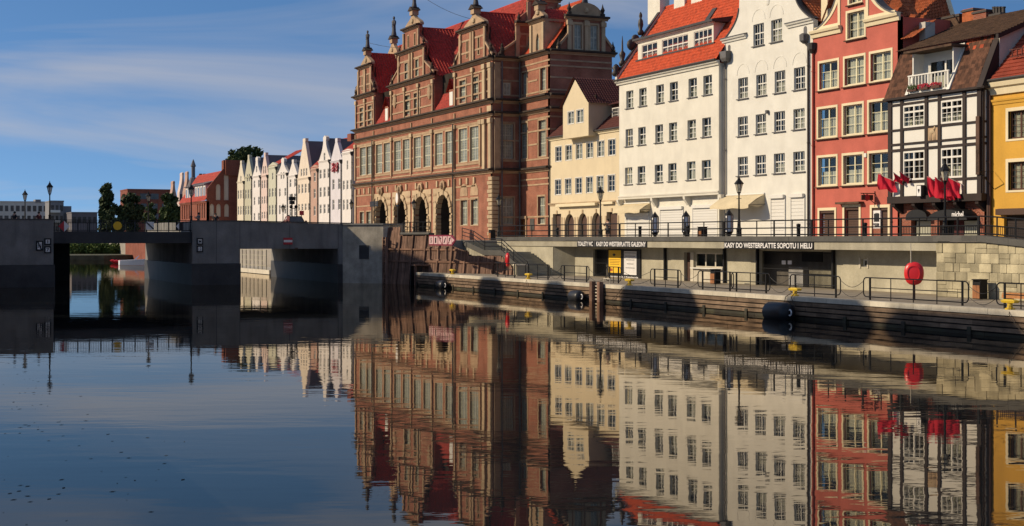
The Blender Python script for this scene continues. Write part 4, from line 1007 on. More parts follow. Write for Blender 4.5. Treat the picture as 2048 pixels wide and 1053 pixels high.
# dormer: juts out over the wall
FD = Fr('f', HY_ - .95); d0, d1 = FD.a(1126), FD.a(1177); zb_ = FD.z(1160, 274); ze_ = FD.z(1128, 211); zp_ = FD.z(1149, 158.5)
dw = [(FD.a(1136), FD.a(1148), FD.z(1142, 248.5), FD.z(1142, 223)), (FD.a(1153.5), FD.a(1167), FD.z(1160, 246), FD.z(1160, 219.5))]
cdm = (d0 + d1) / 2
mb = MB(FD); mb.wall([(d0, zb_), (d1, zb_), (d1, ze_), (cdm, zp_), (d0, ze_)], [rect(*w) for w in dw], 0, .3, .15); dm = part('dormer', mb, 'cream_stucco', h)
mb = MB(FD); mb.box(d0 + .002, d0 + .2, -4.5, -.28, zb_, ze_); mb.box(d1 - .2, d1 - .002, -4.5, -.28, zb_, ze_); mb.box(d0 + .2, d1 - .2, -1.0, -.02, zb_ + .002, zb_ + .2); part('dormer_side', mb, 'cream_stucco', h)
mb = MB(FD); mb.box(d0 + .2, d1 - .2, -1.0, -.9, zb_ + .1, ze_ + .6); part('interior_wall', mb, 'dark_room', dm)
for w in dw: window(h, FD, *w, o=-.1, cols=2, rows=(1.0,), fw=.07, mw=.07, bars=(0, 1), curtain=.9, surround='white_paint', sw=.06)
for s, e in ((-1, d0 - .3), (1, d1 + .3)):
    zz = ze_ - .3 * (zp_ - ze_) / (cdm - d0)
    mb = MB(); mb.tiles((e, FD.c - .25, zz), (e, HY_ + 5, zz), (cdm, FD.c - .25, zp_ + .12), (cdm, HY_ + 5, zp_ + .12), .28, .34, .06); part('dormer_roof', mb, 'roof_maroon', h)
# small roof window at the right
FW = Fr('f', HY_ + 1.2); a0, a1 = FW.a(1224), FW.a(1250)
mb = MB(FW); mb.box(a0, a1, -2.5, 0, FW.z(1230, 240), FW.z(1230, 212)); rw = part('roof_dormer', mb, 'roof_maroon', h)
window(h, FW, a0 + .15, a1, FW.z(1230, 238.5), FW.z(1230, 216), o=.003, cols=2, rows=(1.0,), fw=.08, bars=(0, 2), curtain=None, gm='far_glass')
mb = MB(); z0 = FW.z(1230, 211); mb.tiles((a0 - .3, HY_ + .7, z0), (a1 + .2, HY_ + .7, z0), (a0 - .3, HY_ + 4.5, z0 + 1.3), (a1 + .2, HY_ + 4.5, z0 + 1.3), .28, .34, .05); part('dormer_roof', mb, 'roof_maroon', h)
downpipe(F, xa + .1, PZ, zE, h, 'copper_dark')

# ---- white block with red roof and long dormer
HY_ = 60.5; F = Fr('f', HY_); xa, xb = F.a(1238.5), F.a(1437.5)
h = thing('town_house', 'white rendered block with bright red roof and a long dormer of windows', 'house', (wx(1340, HY_), HY_, PZ))
zE = (ZZ(F, k2, 20, 738) + ZZ(F, k2, 880, 560)) / 2
R1 = level(F, k2, [(97, 162, 800, 950), (212, 277, 778, 930), (362, 427, 748, 905), (480, 552, 720, 885), (645, 718, 685, 855), (775, 850, 658, 825)])
R2 = level(F, k3, [(80, 133, 148, 275), (175, 230, 130, 262), (303, 360, 112, 245), (405, 467, 95, 232), (545, 608, 75, 215), (655, 722, 57, 200)])
R3 = level(F, k3, [(75, 130, 435, 560), (170, 227, 425, 555), (300, 357, 412, 545), (400, 463, 402, 538), (540, 605, 388, 520), (652, 720, 378, 515)])
zG = ZZ(F, k3, 300, 662)
mb = MB(F); mb.wall(rect(xa, xb, zG, zE), [rect(*w) for w in R1 + R2 + R3], 0, .6, .28); part('wall', mb, 'white_stucco', h)
for i, w in enumerate(R1 + R2 + R3):
    window(h, F, *w, o=-.24, cols=2, rows=(.60, .40), fw=.06, mw=.07, bars=(0, 1) if i < 16 else (0, 0), curtain=random.choice((.55, .85, None, .4, .97, None)), sill='lead_grey')
backing(F, xa + .2, xb - .2, PZ, zE, h)
# recessed shop fronts under a jettied floor with corbels
mb = MB(F); mb.wall(rect(xa, xb, PZ - .3, zG), (), -.55, .3); part('shop_wall', mb, 'white_stucco', h)
moulding(F, xa - .05, xb + .05, zG + .28, .28, .14, 'white_stucco', h, 'string_course')
for cx in (20, 275, 520, 790):
    a = AX(F, k3, cx); mb = MB(F); mb.prof([(-.56, zG - .75), (-.35, zG - .75), (.02, zG - .25), (.06, zG + .0), (-.56, zG + .0)], a - .16, a + .16); part('corbel', mb, 'white_stucco', h)
FSh = Fr('f', HY_ + .55)
for cx0, cx1, cy in ((345, 512, 752), (590, 768, 740), (95, 255, 800)):
    a0, a1 = AX(FSh, k3, cx0), AX(FSh, k3, cx1); z1 = ZZ(FSh, k3, (cx0 + cx1) / 2, cy)
    piece('shutter_box', 'shutter_white', h, FSh, a0 - .05, a1 + .05, .003, .22, z1 - .0, z1 + .28, 'soft')
    n = 12
    for k in range(n):
        z = PZ + (z1 - PZ) * k / n; piece('shutter_slat', 'shutter_white', h, FSh, a0, a1, .003, .05 + .0, z, z + (z1 - PZ) / n - .02)
    for e in (a0 - .06, a1 + .06): piece('shutter_guide', 'shutter_white', h, FSh, e - .05, e + .05, .002, .08, PZ, z1)
moulding(F, xa - .3, xb + .15, zE + .18, .35, .35, 'white_stucco', h)
gutter(F, xa - .3, xb + .1, zE + .25, h, .42)
yr, zr = HY_ + 4.6, F.z(1240, 160) + 6.7
ez = zE + .22
def roofz(y): return ez + (y - HY_ + .35) / (yr - HY_ + .35) * (zr - ez)
mb = MB(); mb.tiles((xa + .25, HY_ - .35, ez), (xb + .2, HY_ - .35, ez), (xa + .25, yr, zr), (xb + .2, yr, zr), .26, .36, .05); part('roof', mb, 'roof_red', h)
mb = MB(); mb.add([(xa, HY_ + .2, zE), (xa, HY_ + 9, zE), (xa, yr, zr - .1)], [(0, 1, 2)]); mb.add([(xa, yr, zr), (xb, yr, zr), (xb, HY_ + 9, zE), (xa, HY_ + 9, zE)], [(0, 1, 2, 3)]); part('roof_back', mb, 'roof_red', h)
mb = MB(); mb.tube((xa, yr, zr + .05), (xb, yr, zr + .05), .13, .13, 6); part('ridge_tiles', mb, 'roof_red', h)
# left verge parapet with dark crest
FX = Fr('w', xa + .28)
prof_ = [(HY_ - .4, ez - .1), (yr + .1, zr + .0), (yr + .1, zr + .45), (HY_ - .4, ez + .38)]
mb = MB(FX); mb.prism(prof_, 0, .32); part('verge_parapet', mb, 'white_stucco', h)
mb = MB(FX); mb.prism([(HY_ - .45, ez + .384), (yr + .1, zr + .454), (yr + .1, zr + .6), (HY_ - .45, ez + .53)], -.06, .38); part('verge_coping', mb, 'flashing', h)
# crest: scroll, finial and bird-like ornament on the left verge
X_ = xa - .05
def on_verge(t): return HY_ - .3 + (yr - HY_) * t, ez + .45 + (zr - ez) * t
for t, kind in ((.0, 'a'), (.14, 'b'), (.36, 'c'), (.55, 'd')):
    y, z = on_verge(t); mb = MB()
    if kind == 'a': mb.lathe((X_, y, z), [(.3, 0), (.42, .25), (.25, .5), (.38, .75), (.18, 1.0), (.02, 1.1)], 8)
    elif kind == 'b': mb.lathe((X_, y, z), [(.3, 0), (.34, .3), (.16, .5), (.28, .9), (.3, 1.1), (.10, 1.35), (.07, 2.2), (.02, 2.7)], 8)
    elif kind == 'c': mb.ball((X_, y, z + .45), .55, 10, 6, .5, 1, 1); mb.ball((X_, y + .35, z + 1.0), .42, 10, 6, .5, 1, 1)
    else: mb.lathe((X_, y, z + .1), [(.25, 0), (.3, .3), (.15, .5), (.26, .9), (.22, 1.3), (.1, 1.5), (.16, 1.7), (.14, 1.9), (.02, 2.1)], 8)
    part('crest_ornament', mb, 'copper_dark', h, True)
# long dormer
FD = Fr('f', 61.35); d0, d1 = FD.a(1276), FD.a(1427); z0 = ez + (61.35 - HY_ + .35) / (yr - HY_ + .35) * (zr - ez) - .05; z1 = FD.z(1276, 84)
grp = level(FD, k2, [(235, 370, 390, 558), (412, 640, 318, 512), (692, 850, 266, 440)]); cg = [AX(FD, k2, q) for q in (235, 370, 412, 640, 692, 850)]
zw0, zw1 = grp[0][2], grp[0][3]; ww = [(cg[0], cg[1], 3), (cg[2], cg[3], 5), (cg[4], cg[5], 4)]
mb = MB(FD); mb.wall(rect(d0, d1, z0, z1), [rect(a0, a1, zw0, zw1) for a0, a1, n in ww], 0, .3, .2); dm = part('dormer', mb, 'white_stucco', h)
for a0, a1, n in ww: window(h, FD, a0, a1, zw0, zw1, o=-.12, cols=n, rows=(.62, .38), fw=.07, mw=.09, curtain=.6)
backing(FD, d0 + .1, d1 - .1, z0, z1, dm, -.7)
mb = MB(FD); mb.box(d1 - .25, d1 + .0, -2.6, -.3, z0, z1); mb.box(d0, d0 + .25, -2.6, -.3, z0, z1); part('dormer_side', mb, 'white_stucco', h)
mb = MB(FD); mb.prof([(.45, z1 + .02), (.45, z1 + .2), (-2.8, z1 + .75), (-2.8, z1 + .02)], d0 - .25, d1 + .5); part('dormer_roof', mb, 'flashing', h)
moulding(FD, d0 - .1, d1 + .2, z1 + .02, .2, .3, 'white_stucco', h)
mb = MB(FD); mb.box(d0 - .2, d1 + .3, -.02, .16, z0 - .03, z0 + .1); part('dormer_sill', mb, 'flashing', h)
a = FD.a(1379); y_ = 63.0; mb = MB(); mb.add([(a - .35, y_, roofz(y_) + .2), (a + .35, y_, roofz(y_) + .2), (a + .35, y_ + .8, roofz(y_ + .8) + .2), (a - .35, y_ + .8, roofz(y_ + .8) + .2), (a - .35, y_, roofz(y_)), (a + .35, y_, roofz(y_)), (a + .35, y_ + .8, roofz(y_ + .8)), (a - .35, y_ + .8, roofz(y_ + .8))], [(0, 1, 2, 3), (0, 4, 5, 1), (1, 5, 6, 2), (3, 7, 4, 0)]); part('skylight', mb, 'flashing', h)
# chimneys
for px, w, y, top in ((1317, 1.1, 65.0, -8), (1368, .9, 65.3, -6), (1403, .9, 65.3, -8)):
    a = wx(px, y); zt = wz(px, top, y); mb = MB(); mb.box(a - w, a + w, y - .5, y + .5, zr - 1.2, zt); c = part('chimney', mb, 'white_stucco', h)
    mb = MB(); mb.box(a - w - .1, a + w + .1, y - .6, y + .6, zt, zt + .15); part('chimney_cap', mb, 'lead_grey', c)
# awning over the left shop
FA = Fr('f', HY_ + .5)
def awning(F, a0, a1, z1, drop, out, par, name, label):
    t = thing(name, label, 'awning', F.p((a0 + a1) / 2, 0, z1))
    n = 10; mb = MB(F); vs = []; 
    for i in range(n + 1):
        a = a0 + (a1 - a0) * i / n; s = .04 * sin(i * 1.3)
        vs += [(a, 0, z1), (a, out * .5, z1 - drop * .42 + s * .6), (a, out, z1 - drop + s), (a, out + .01, z1 - drop - .24 + s)]
    fs = [(4 * i + k, 4 * i + k + 1, 4 * i + k + 5, 4 * i + k + 4) for i in range(n) for k in range(3)]
    mb.add(vs, fs); part('canopy', mb, 'awning_cloth', t, True)
    for a in (a0, a1):
        mb = MB(F); mb.add([(a, 0, z1), (a, out, z1 - drop), (a, .4 * out, z1 - drop - .15), (a, 0, z1 - drop * .9)], [(0, 1, 2, 3)]); part('side_flap', mb, 'awning_cloth', t)
        mb = MB(F); mb.tube((a, 0, z1 - drop * .9), (a, out, z1 - drop), .02, .02, 6); part('arm', mb, 'black_metal', t)
    mb = MB(F); mb.tube((a0, .06, z1 + .03), (a1, .06, z1 + .03), .07, .07, 8); part('roller', mb, 'white_paint', t)
    return t
awning(FSh, AX(FSh, k3, 62), AX(FSh, k3, 268), ZZ(FSh, k3, 160, 706), .62, 1.1, h, 'shop_awning', 'small beige awning over the first shopfront of the white block')

# ---- white house with the tall curved gable
HY_ = 61.0; F = Fr('f', HY_); xa2 = xb; xa, xb = F.a(1448.5), F.a(1625)
mbr = MB(Fr('s', xa2)); mbr.box(60.5, 62.0, -.003, .0, PZ, zE); 
h2 = thing('town_house', 'white house with a tall sweeping curved gable and faint plaster arches', 'house', (wx(1540, HY_), HY_, PZ))
zGb = F.z(1470, 77)
G1 = level(F, k2, [(1213, 1307, 212, 400), (1370, 1465, 170, 365)])
W1 = level(F, k2, [(1080, 1167, 690, 865), (1240, 1328, 655, 845), (1400, 1495, 622, 808), (1570, 1668, 588, 785)])
W2 = level(F, k3, [(925, 998, 50, 195), (1058, 1137, 33, 180), (1198, 1278, 10, 160), (1340, 1428, -6, 145)])
W3 = level(F, k3, [(925, 998, 355, 492), (1055, 1135, 342, 488), (1195, 1277, 328, 475), (1340, 1427, 312, 465)])
cg = (F.a(1492) + F.a(1600)) / 2; hwb = (xb - xa) / 2 + .1; ctr = (xa + xb) / 2
zt0 = F.z(1545, 0); top = zt0 + 2.6; hn = (F.a(1601) - F.a(1488)) / 2
R = [(ctr + hwb, zGb)]
for i in range(13):
    t = i / 12; R.append((ctr + hn + (hwb - .25 - hn) * (1 - t) ** 2.4, zGb + .12 + (zt0 - zGb - .12) * (1 - (1 - t) ** 1.25)))
R += [(ctr + hn - .05, top - 1.2), (ctr + hn + .3, top - 1.1), (ctr + hn + .3, top - .8)]
R += [(ctr + hn * cos(pi * i / 16), top - .8 + 1.9 * sin(pi * i / 16)) for i in range(9)]
gable_out = R + [(2 * ctr - a, z) for a, z in reversed(R)]
gable_out = [(xb, PZ - .3)] + gable_out + [(xa, PZ - .3)]
FL = [rect(*w) for w in G1 + W1 + W2 + W3]
mb = MB(F); mb.wall(gable_out, FL, 0, .4, .25); part('wall', mb, 'white_stucco_cool', h2)
for i, w in enumerate(G1 + W1 + W2 + W3):
    window(h2, F, *w, o=-.2, cols=2, rows=(.58, .42), fw=.06, mw=.08, bars=(1, 1) , curtain=random.choice((None, None, .5, .9, .35)), sill='lead_grey')
    if i < 6:
        c_ = (w[0] + w[1]) / 2; r0 = (w[1] - w[0]) / 2 + .12; n = 12; mb = MB(F)
        for k in range(n):
            t0, t1 = pi * k / n, pi * (k + 1) / n
            mb.prism([(c_ + r0 * cos(t0), w[3] + .25 + r0 * 1.0 * sin(t0)), (c_ + (r0 + .07) * cos(t0), w[3] + .25 + (r0 + .07) * sin(t0)), (c_ + (r0 + .07) * cos(t1), w[3] + .25 + (r0 + .07) * sin(t1)), (c_ + r0 * cos(t1), w[3] + .25 + r0 * sin(t1))], .0, .022)
        part('plaster_arch', mb, 'white_stucco_cool', h2)
backing(F, xa + .2, xb - .2, PZ, zGb, h2); backing(F, ctr - hn + .2, ctr + hn - .2, zGb, zt0, h2)
for a0, a1 in ((xa - .15, F.a(1494)), (F.a(1576), xb + .25)):
    moulding(F, a0, a1, zGb + .1, .3, .3, 'white_stucco_cool', h2); mb = MB(F); mb.prof([(0, zGb + .10), (.34, zGb + .10), (.34, zGb + .17), (0, zGb + .24)], a0 - .03, a1 + .03); part('drip_course', mb, 'lead_grey', h2)
for s in (1, -1):   # lead strip along the gable curve
    seg = [(ctr + s * (a - ctr), z) for a, z in R[1:14]]
    mb = MB(F)
    for p, q in zip(seg, seg[1:]):
        mb.prism([(p[0], p[1] + .0), (q[0], q[1] + .0), (q[0] + s * .10, q[1] + .07), (p[0] + s * .10, p[1] + .07)], -.62, .06)
    part('gable_flashing', mb, 'flashing', h2)
mb = MB(F); mb.lathe((ctr + .2, .0, F.z(1535, 1)), [(.03, -.42), (.22, -.3), (.3, 0), (.22, .3), (.03, .42)], 10, 1, .3); part('oval_plaque', mb, 'white_stucco_cool', h2)
zr2 = top + .5
for s in (-1, 1):
    mb = MB(); mb.tiles((ctr + s * hwb, HY_ + .4, zGb - .1), (ctr + s * hwb, HY_ + 11, zGb - .1), (ctr, HY_ + .4, zr2), (ctr, HY_ + 11, zr2), .28, .36, .05); part('roof', mb, 'roof_orange', h2)
FSh2 = Fr('f', HY_)
for cx0, cx1, cy in ((1180, 1278, 668), (1330, 1425, 660)):
    a0, a1 = AX(F, k3, cx0), AX(F, k3, cx1); z1 = ZZ(F, k3, (cx0 + cx1) / 2, cy)
    piece('shutter_box', 'shutter_white', h2, F, a0 - .05, a1 + .05, .003, .25, z1, z1 + .28, 'soft')
    for k in range(12):
        z = PZ + (z1 - PZ) * k / 12; piece('shutter_slat', 'shutter_white', h2, F, a0, a1, .003, .05, z, z + (z1 - PZ) / 12 - .02)
    for e in (a0 - .06, a1 + .06): piece('shutter_guide', 'shutter_white', h2, F, e - .05, e + .05, .002, .09, PZ, z1)
awning(F, F.a(1452), F.a(1530), ZZ(F, k3, 1000, 640), .85, 1.5, h2, 'shop_awning', 'wide beige awning over the shop of the curved gable house')
# rainwater heads and pipes
downpipe(F, F.a(1452.5), PZ, F.z(1452, 122), h2, 'lead_grey', .14, .08)
a = F.a(1456.5); mb = MB(F); z0 = F.z(1456, 124); mb.add([(a - .30, .05, z0), (a + .30, .05, z0), (a + .30, .45, z0), (a - .30, .45, z0), (a - .48, .02, z0 + .25), (a + .48, .02, z0 + .25), (a + .48, .55, z0 + .25), (a - .48, .55, z0 + .25), (a - .48, .02, z0 + .8), (a + .48, .02, z0 + .8), (a + .48, .55, z0 + .8), (a - .48, .55, z0 + .8)], [(0, 1, 2, 3), (0, 1, 5, 4), (1, 2, 6, 5), (2, 3, 7, 6), (3, 0, 4, 7), (4, 5, 9, 8), (5, 6, 10, 9), (6, 7, 11, 10), (7, 4, 8, 11), (8, 9, 10, 11)]); part('rainwater_head', mb, 'lead_grey', h2)
mb = MB(F); mb.wall(arch(a + .0, a + .32, z0 + .8, z0 + 1.15), (), .03, .1); part('overflow_niche', mb, 'lead_grey', h2)
a = F.a(1619); downpipe(F, a, PZ, F.z(1618, 92), h2, 'flashing', .12, .08)
mb = MB(F); z0 = F.z(1614, 88); a2 = F.a(1613); mb.lathe((a2, .2, z0), [(.1, 0), (.34, .2), (.36, .65), (.2, .75)], 8); part('rainwater_head', mb, 'lead_grey', h2)
mb = MB(F); mb.tube((a2, .2, z0 + .1), (a, .12, z0 - .25), .07, .07, 8); part('swan_neck', mb, 'flashing', h2)
mb = MB(F); mb.wall(arch(F.a(1607.5), F.a(1614), F.z(1611, 72), F.z(1611, 58)), (), .02, .06); part('overflow_niche', mb, 'lead_grey', h2)
mb = MB(Fr('s', xa2)); mb.box(60.52, 61.9, -.2, .02, PZ, zE - .003); part('return_wall', mb, 'white_stucco', h)
a = F.a(1583); piece('wall_lamp', 'lead_grey', h2, F, F.a(1537) - .1, F.a(1537) + .1, .0, .25, F.z(1537, 228), F.z(1537, 221), 'soft')

# ---- red house
HY_ = 61.0; F = Fr('f', HY_); xa, xb = F.a(1625.5), F.a(1800)
xv = F.a(1797)
h = thing('town_house', 'brick red rendered house with cream trimmed scroll gable', 'house', (wx(1700, HY_), HY_, PZ))
zGl = (ZZ(F, k4, 210, 240) + ZZ(F, k4, 690, 150)) / 2
Gw = level(F, k4, [(385, 522, 95, 305)]); a_, b_ = AX(F, k4, 372), AX(F, k4, 523)
r1 = level(F, k4, [(158, 306, 502, 712), (364, 520, 465, 686), (572, 740, 424, 655)])
r3 = level(F, k5, [(146, 297, 300, 530), (352, 507, 285, 518), (562, 720, 270, 508)])
zb2 = ZZ(F, k5, 430, 118); zt2 = ZZ(F, k4, 435, 850)
r2 = [(w[0], w[1], zb2, zt2) for w in r3]
xs = (F.a(1600 + 310 / 4.05), F.a(1600 + 557 / 4.05)); zt0 = F.z(1706, 0) + 4.2
top = [(AX(F, k4, 400), AX(F, k4, 495), F.z(1710, 6), F.z(1710, 6) + 1.7)]
cm = (xs[0] + xs[1]) / 2; hm = (xs[1] - xs[0]) / 2; xL, xRr = xa + .02, F.a(1600 + 790 / 4.05)
def sweep(x0, x1, n=10):   # concave sweep from the cornice end up to the centre body
    return [(x1 + (x0 - x1) * (1 - t / n) ** 2.1, zGl + .1 + (3.0) * (t / n) ** 1.3) for t in range(n + 1)]
out = [(xL, PZ - .3), (xRr, PZ - .3), (xRr, zGl)] + sweep(xRr - .2, xs[1]) + [(xs[1], zt0)] + [(cm + hm * cos(pi * i / 10), zt0 + hm * .8 * sin(pi * i / 10)) for i in range(11)] + sweep(xL + .2, xs[0])[::-1] + [(xL, zGl)]
dd = [(AX(F, k5, 160), AX(F, k5, 282), ZZ(F, k5, 220, 735)), (AX(F, k5, 362), AX(F, k5, 480), ZZ(F, k5, 420, 708)), (AX(F, k5, 585), AX(F, k5, 715), ZZ(F, k5, 650, 712))]
FL = [rect(*w) for w in Gw + top + r1 + r2 + r3] + [rect(a0, a1, PZ, z1) for a0, a1, z1 in dd]
mb = MB(F); mb.wall(out, FL, 0, .45, .3); part('wall', mb, 'red_stucco', h)
mb = MB(Fr('s', xRr)); mb.box(HY_ + .02, HY_ + 9, -.4, -.0, PZ, zGl - .1); part('side_wall', mb, 'red_stucco', h)
for i, w in enumerate(Gw + top + r1 + r2 + r3):
    wo = window(h, F, *w, o=-.24, cols=2, rows=(1.0,), fw=.08, mw=.1, bars=(0, 2), fm='cream_paint', curtain=(.97 if i in (0, 1) else .97 if i in (3, 4, 6) else .5 if i > 7 else .66), surround='trim_cream', sw=.17)
    link('sill', unit('roof_brown'), wo, (0, -.32, -.14), (0, 0, 0), (w[1] - w[0] + .44, .22, .07))
backing(F, xa + .2, xb - .3, PZ, zGl, h); backing(F, xs[0] + .1, xs[1] - .1, zGl, zt0, h)
for i, (a0, a1, z1) in enumerate(dd):
    n = 14
    for k in range(n):
        z = PZ + (z1 - PZ) * k / n; piece('shutter_slat', 'shutter_brown', h, F, a0, a1 if i < 2 else a1, -.26, -.22, z + .006, z + (z1 - PZ) / n - .006)
    piece('shutter_box', 'shutter_brown', h, F, a0, a1, -.22, -.05, z1 - .18, z1 - .004)
    for e in (a0 - .1, a1 + .1): piece('door_trim', 'trim_cream', h, F, e - .1, e + .1, .003, .05, PZ, z1 + .2)
    piece('door_trim', 'trim_cream', h, F, a0, a1, .003, .048, z1, z1 + .2)
piece('door_hood', 'roof_brown', h, F, dd[1][0] - .5, dd[1][1] + .5, .003, .45, dd[1][2] + .22, dd[1][2] + .36)
for x0, x1 in ((xL - .05, AX(F, k4, 340)), (AX(F, k4, 540), xRr + .3)): moulding(F, x0, x1, zGl + .1, .5, .35, 'trim_cream', h)
for x0, x1, s in ((xL + .2, xs[0], -1), (xRr - .2, xs[1], 1)):
    sp = sweep(x0, x1); mb = MB(F); inn = [(a - s * .32, z + .02) if 0 < i < len(sp) - 1 else (a - s * (.5 if i == 0 else .30), z + (.14 if i == 0 else 0)) for i, (a, z) in enumerate(sp)]
    pl = sp + inn[::-1]; mb.wall(pl if s > 0 else pl[::-1], (), .05, .1); part('scroll_trim', mb, 'trim_cream', h)
    mb = MB(F); mb.box(min(x1, x1 - s * .26), max(x1, x1 - s * .26), .002, .06, zGl + .12, zGl + 3.2); part('scroll_trim', mb, 'trim_cream', h)
    mb = MB(F); pts = [(a + s * .02, z + .0) for a, z in sp]
    for p, q in zip(pts, pts[1:]): mb.prism([p, q, (q[0] + s * .05, q[1] + .09), (p[0] + s * .05, p[1] + .09)], -.6, .08)
    part('scroll_coping', mb, 'lead_grey', h)
    piece('scroll_base', 'trim_cream', h, F, min(x0, x1), max(x0, x1), .002, .055, zGl + .12, zGl + .34)
zr2 = zt0 + 1.2
mb = MB(); mb.tiles((xRr + .3, HY_ + .5, zGl + .0), (xRr + .3, HY_ + 1.4, zGl + .0), (cm, HY_ + .5, zr2), (cm, HY_ + 1.4, zr2), .27, .36, .06); part('roof', mb, 'roof_orange', h)
mb = MB(); mb.tiles((xL - .2, HY_ + .5, zGl + .0), (xL - .2, HY_ + 1.4, zGl + .0), (cm, HY_ + .5, zr2), (cm, HY_ + 1.4, zr2), .27, .36, .06); part('roof', mb, 'roof_orange', h)
ye_ = 66.4; xh, zh = wx(1907, ye_), wz(1907, 34, ye_)
mb = MB(); mb.tiles((xL, ye_, zh), (xh, ye_, zh), (xL, ye_ + 5.4, zh + 7.6), (wx(1858, 71.8), ye_ + 5.4, zh + 7.6), .32, .38, .09); part('rear_roof', mb, 'roof_orange', h)
mb = MB(); mb.tube((xh, ye_ - .05, zh + .05), (wx(1858, 71.8), ye_ + 5.4, zh + 7.7), .16, .16, 6); part('hip_tiles', mb, 'trim_cream', h)
mb = MB(); mb.box(xL, xh - .2, ye_ + .3, ye_ + 6, PZ, zh - .05); part('rear_wing', mb, 'grey_stucco', h)
mb = MB(F); mb.box(F.a(1628.5), F.a(1641), -3.5, -.6, zGl + .3, zGl + 5); part('chimney', mb, 'trim_cream', h)
downpipe(F, F.a(1628), PZ, F.z(1628, 103), h, 'red_stucco', .1, .09)
mb = MB(F); mb.lathe((F.a(1628), .12, F.z(1628, 108)), [(.1, 0), (.32, .3), (.36, .75), (.1, .8)], 8); part('rainwater_head', mb, 'copper_dark', h)
a = F.a(1732.5); piece('alarm_box', 'white_paint', h, F, a - .12, a + .12, .003, .12, F.z(1732, 315), F.z(1732, 307), 'soft')
# cash machine in the right doorway
a0, a1 = AX(F, k5, 588), AX(F, k5, 645); zt = ZZ(F, k5, 615, 735); zb_ = ZZ(F, k5, 615, 880)
t = thing('cash_machine', 'grey cash machine set in the right doorway of the red house', 'cash machine', F.p((a0 + a1) / 2, -.1, zb_))
mb = MB(F); mb.box(a0, a1, -.2, -.05, zb_, zt); part('housing', mb, 'sign_white', t)
mb = MB(F); mb.box(a0 + .1, a1 - .1, -.05, -.03, zb_ + .45, zb_ + 1.0); part('screen', mb, 'sign_black', t)
mb = MB(F); mb.box(a0 + .15, a1 - .15, -.05, .06, zb_ + .2, zb_ + .35); part('keypad_shelf', mb, 'lead_grey', t)
link('lettering', fit_text('ATM', (a1 - a0) * .5, .14, 'sign_black'), t, Vector(F.p((a0 + a1) / 2, -.04, zt - .3)) - WLOC[t.name])
piece('plinth', 'plinth_brick', t, F, a0, a1, -.2, -.06, PZ - .1, zb_ - .003)
# wrought iron hanging sign
a = AX(F, k5, 555); z = ZZ(F, k5, 555, 600)
t = thing('hanging_sign', 'small dark wrought iron hanging sign on the red house wall', 'sign', F.p(a, 0, z))
mb = MB(F); mb.tube((a + .7, .0, z), (a + .7, 1.2, z), .03); mb.tube((a + .7, 0, z - .7), (a + .7, 1.0, z - .03), .025); mb.tube((a + .7, .03, z + .15), (a + .7, .03, z - .9), .03); part('bracket', mb, 'black_metal', t)
mb = MB(F); mb.box(a + .66, a + .74, .2, 1.15, z - .45, z - .1); part('board', mb, 'rust_metal', t)
mb = MB(F); mb.lathe((a + .7, .68, z - .28), [(.02, -.24), (.2, -.15), (.24, 0), (.2, .15), (.02, .24)], 10, .4, 1); part('shield', mb, 'sign_red', t)
# ---- half-timbered house
UY = 59.1; F = Fr('f', UY); GYF = 59.75; FG = Fr('f', GYF)
h = thing('half_timbered_house', 'black and white half timbered house with a shingled mansard and brick ground floor', 'house', (wx(1870, 60), 60.2, PZ))
xa, xb = F.a(1780), F.a(1964.5)
zJ = F.z(1870, 401); zEv = (F.z(1775, 198) + F.z(1957, 174)) / 2
def ty(cx, cy): return ZZ(F, k7, cx, cy)
# level heights measured in the second bay
lv6 = lambda cy: ZZ(F, k6, 285, cy); lv7 = lambda cy: ZZ(F, k7, 285, cy)
zw1 = (lv6(1030), lv6(848)); zw2 = (lv7(488), lv7(250))
px_ = [AX(F, k6, c) for c in (86, 182, 380, 487, 688, 810)]
hole = [rect(px_[1] + .12, px_[2] - .12, *zw1), rect(px_[1] + .12, px_[2] - .12, *zw2), rect(px_[3] + .12, px_[4] - .12, *zw1), rect(px_[3] + .12, px_[4] - .12, *zw2)]
mb = MB(F); mb.wall(rect(xa, xb, zJ, zEv), hole, 0, .3, .2); part('infill_wall', mb, 'timber_white', h)
backing(F, xa + .2, xb - .2, zJ, zEv, h, -.7)
for i, a in enumerate(px_):
    w = .13 if i not in (0, 5) else .17
    piece('timber_post', 'timber_black', h, F, a - w, a + w, .002, .09, zJ + .3, zEv)
for z0, z1 in ((zEv - .22, zEv), (lv6(842), lv6(825)), (lv7(78), lv7(62)), (lv7(196), lv7(180)), (lv7(246), lv7(226)), (lv7(508), lv7(490))):
    piece('timber_rail', 'timber_black', h, F, xa, xb, .003, .085, min(z0, z1), max(z0, z1))
piece('sill_beam', 'timber_black', h, F, xa - .1, xb + .1, -.2, .16, zJ - .12, zJ + .32)
for i, a in enumerate([xa + .4 + (xb - xa - .8) * k / 4 for k in range(5)]):
    mb = MB(F); mb.prof([(-.66, zJ - .75), (-.55, zJ - .75), (.05, zJ - .3), (.08, zJ - .12), (-.66, zJ - .12)], a - .14, a + .14); part('jetty_bracket', mb, 'timber_black', h)
mb = MB(F); mb.box(xa, xb, -1.3, -.2, zJ - .13, zJ); part('jetty_soffit', mb, 'timber_black', h)
for i, (a0, a1, zz, tlt) in enumerate(((px_[1], px_[2], zw1, 0), (px_[1], px_[2], zw2, 1), (px_[3], px_[4], zw1, 0), (px_[3], px_[4], zw2, 1))):
    window(h, F, a0 + .12, a1 - .12, *zz, o=-.06, cols=2, rows=(.72, .28), fw=.11, mw=.11, bars=(1, 2), dep=.12, curtain=.4 if i != 1 else None)
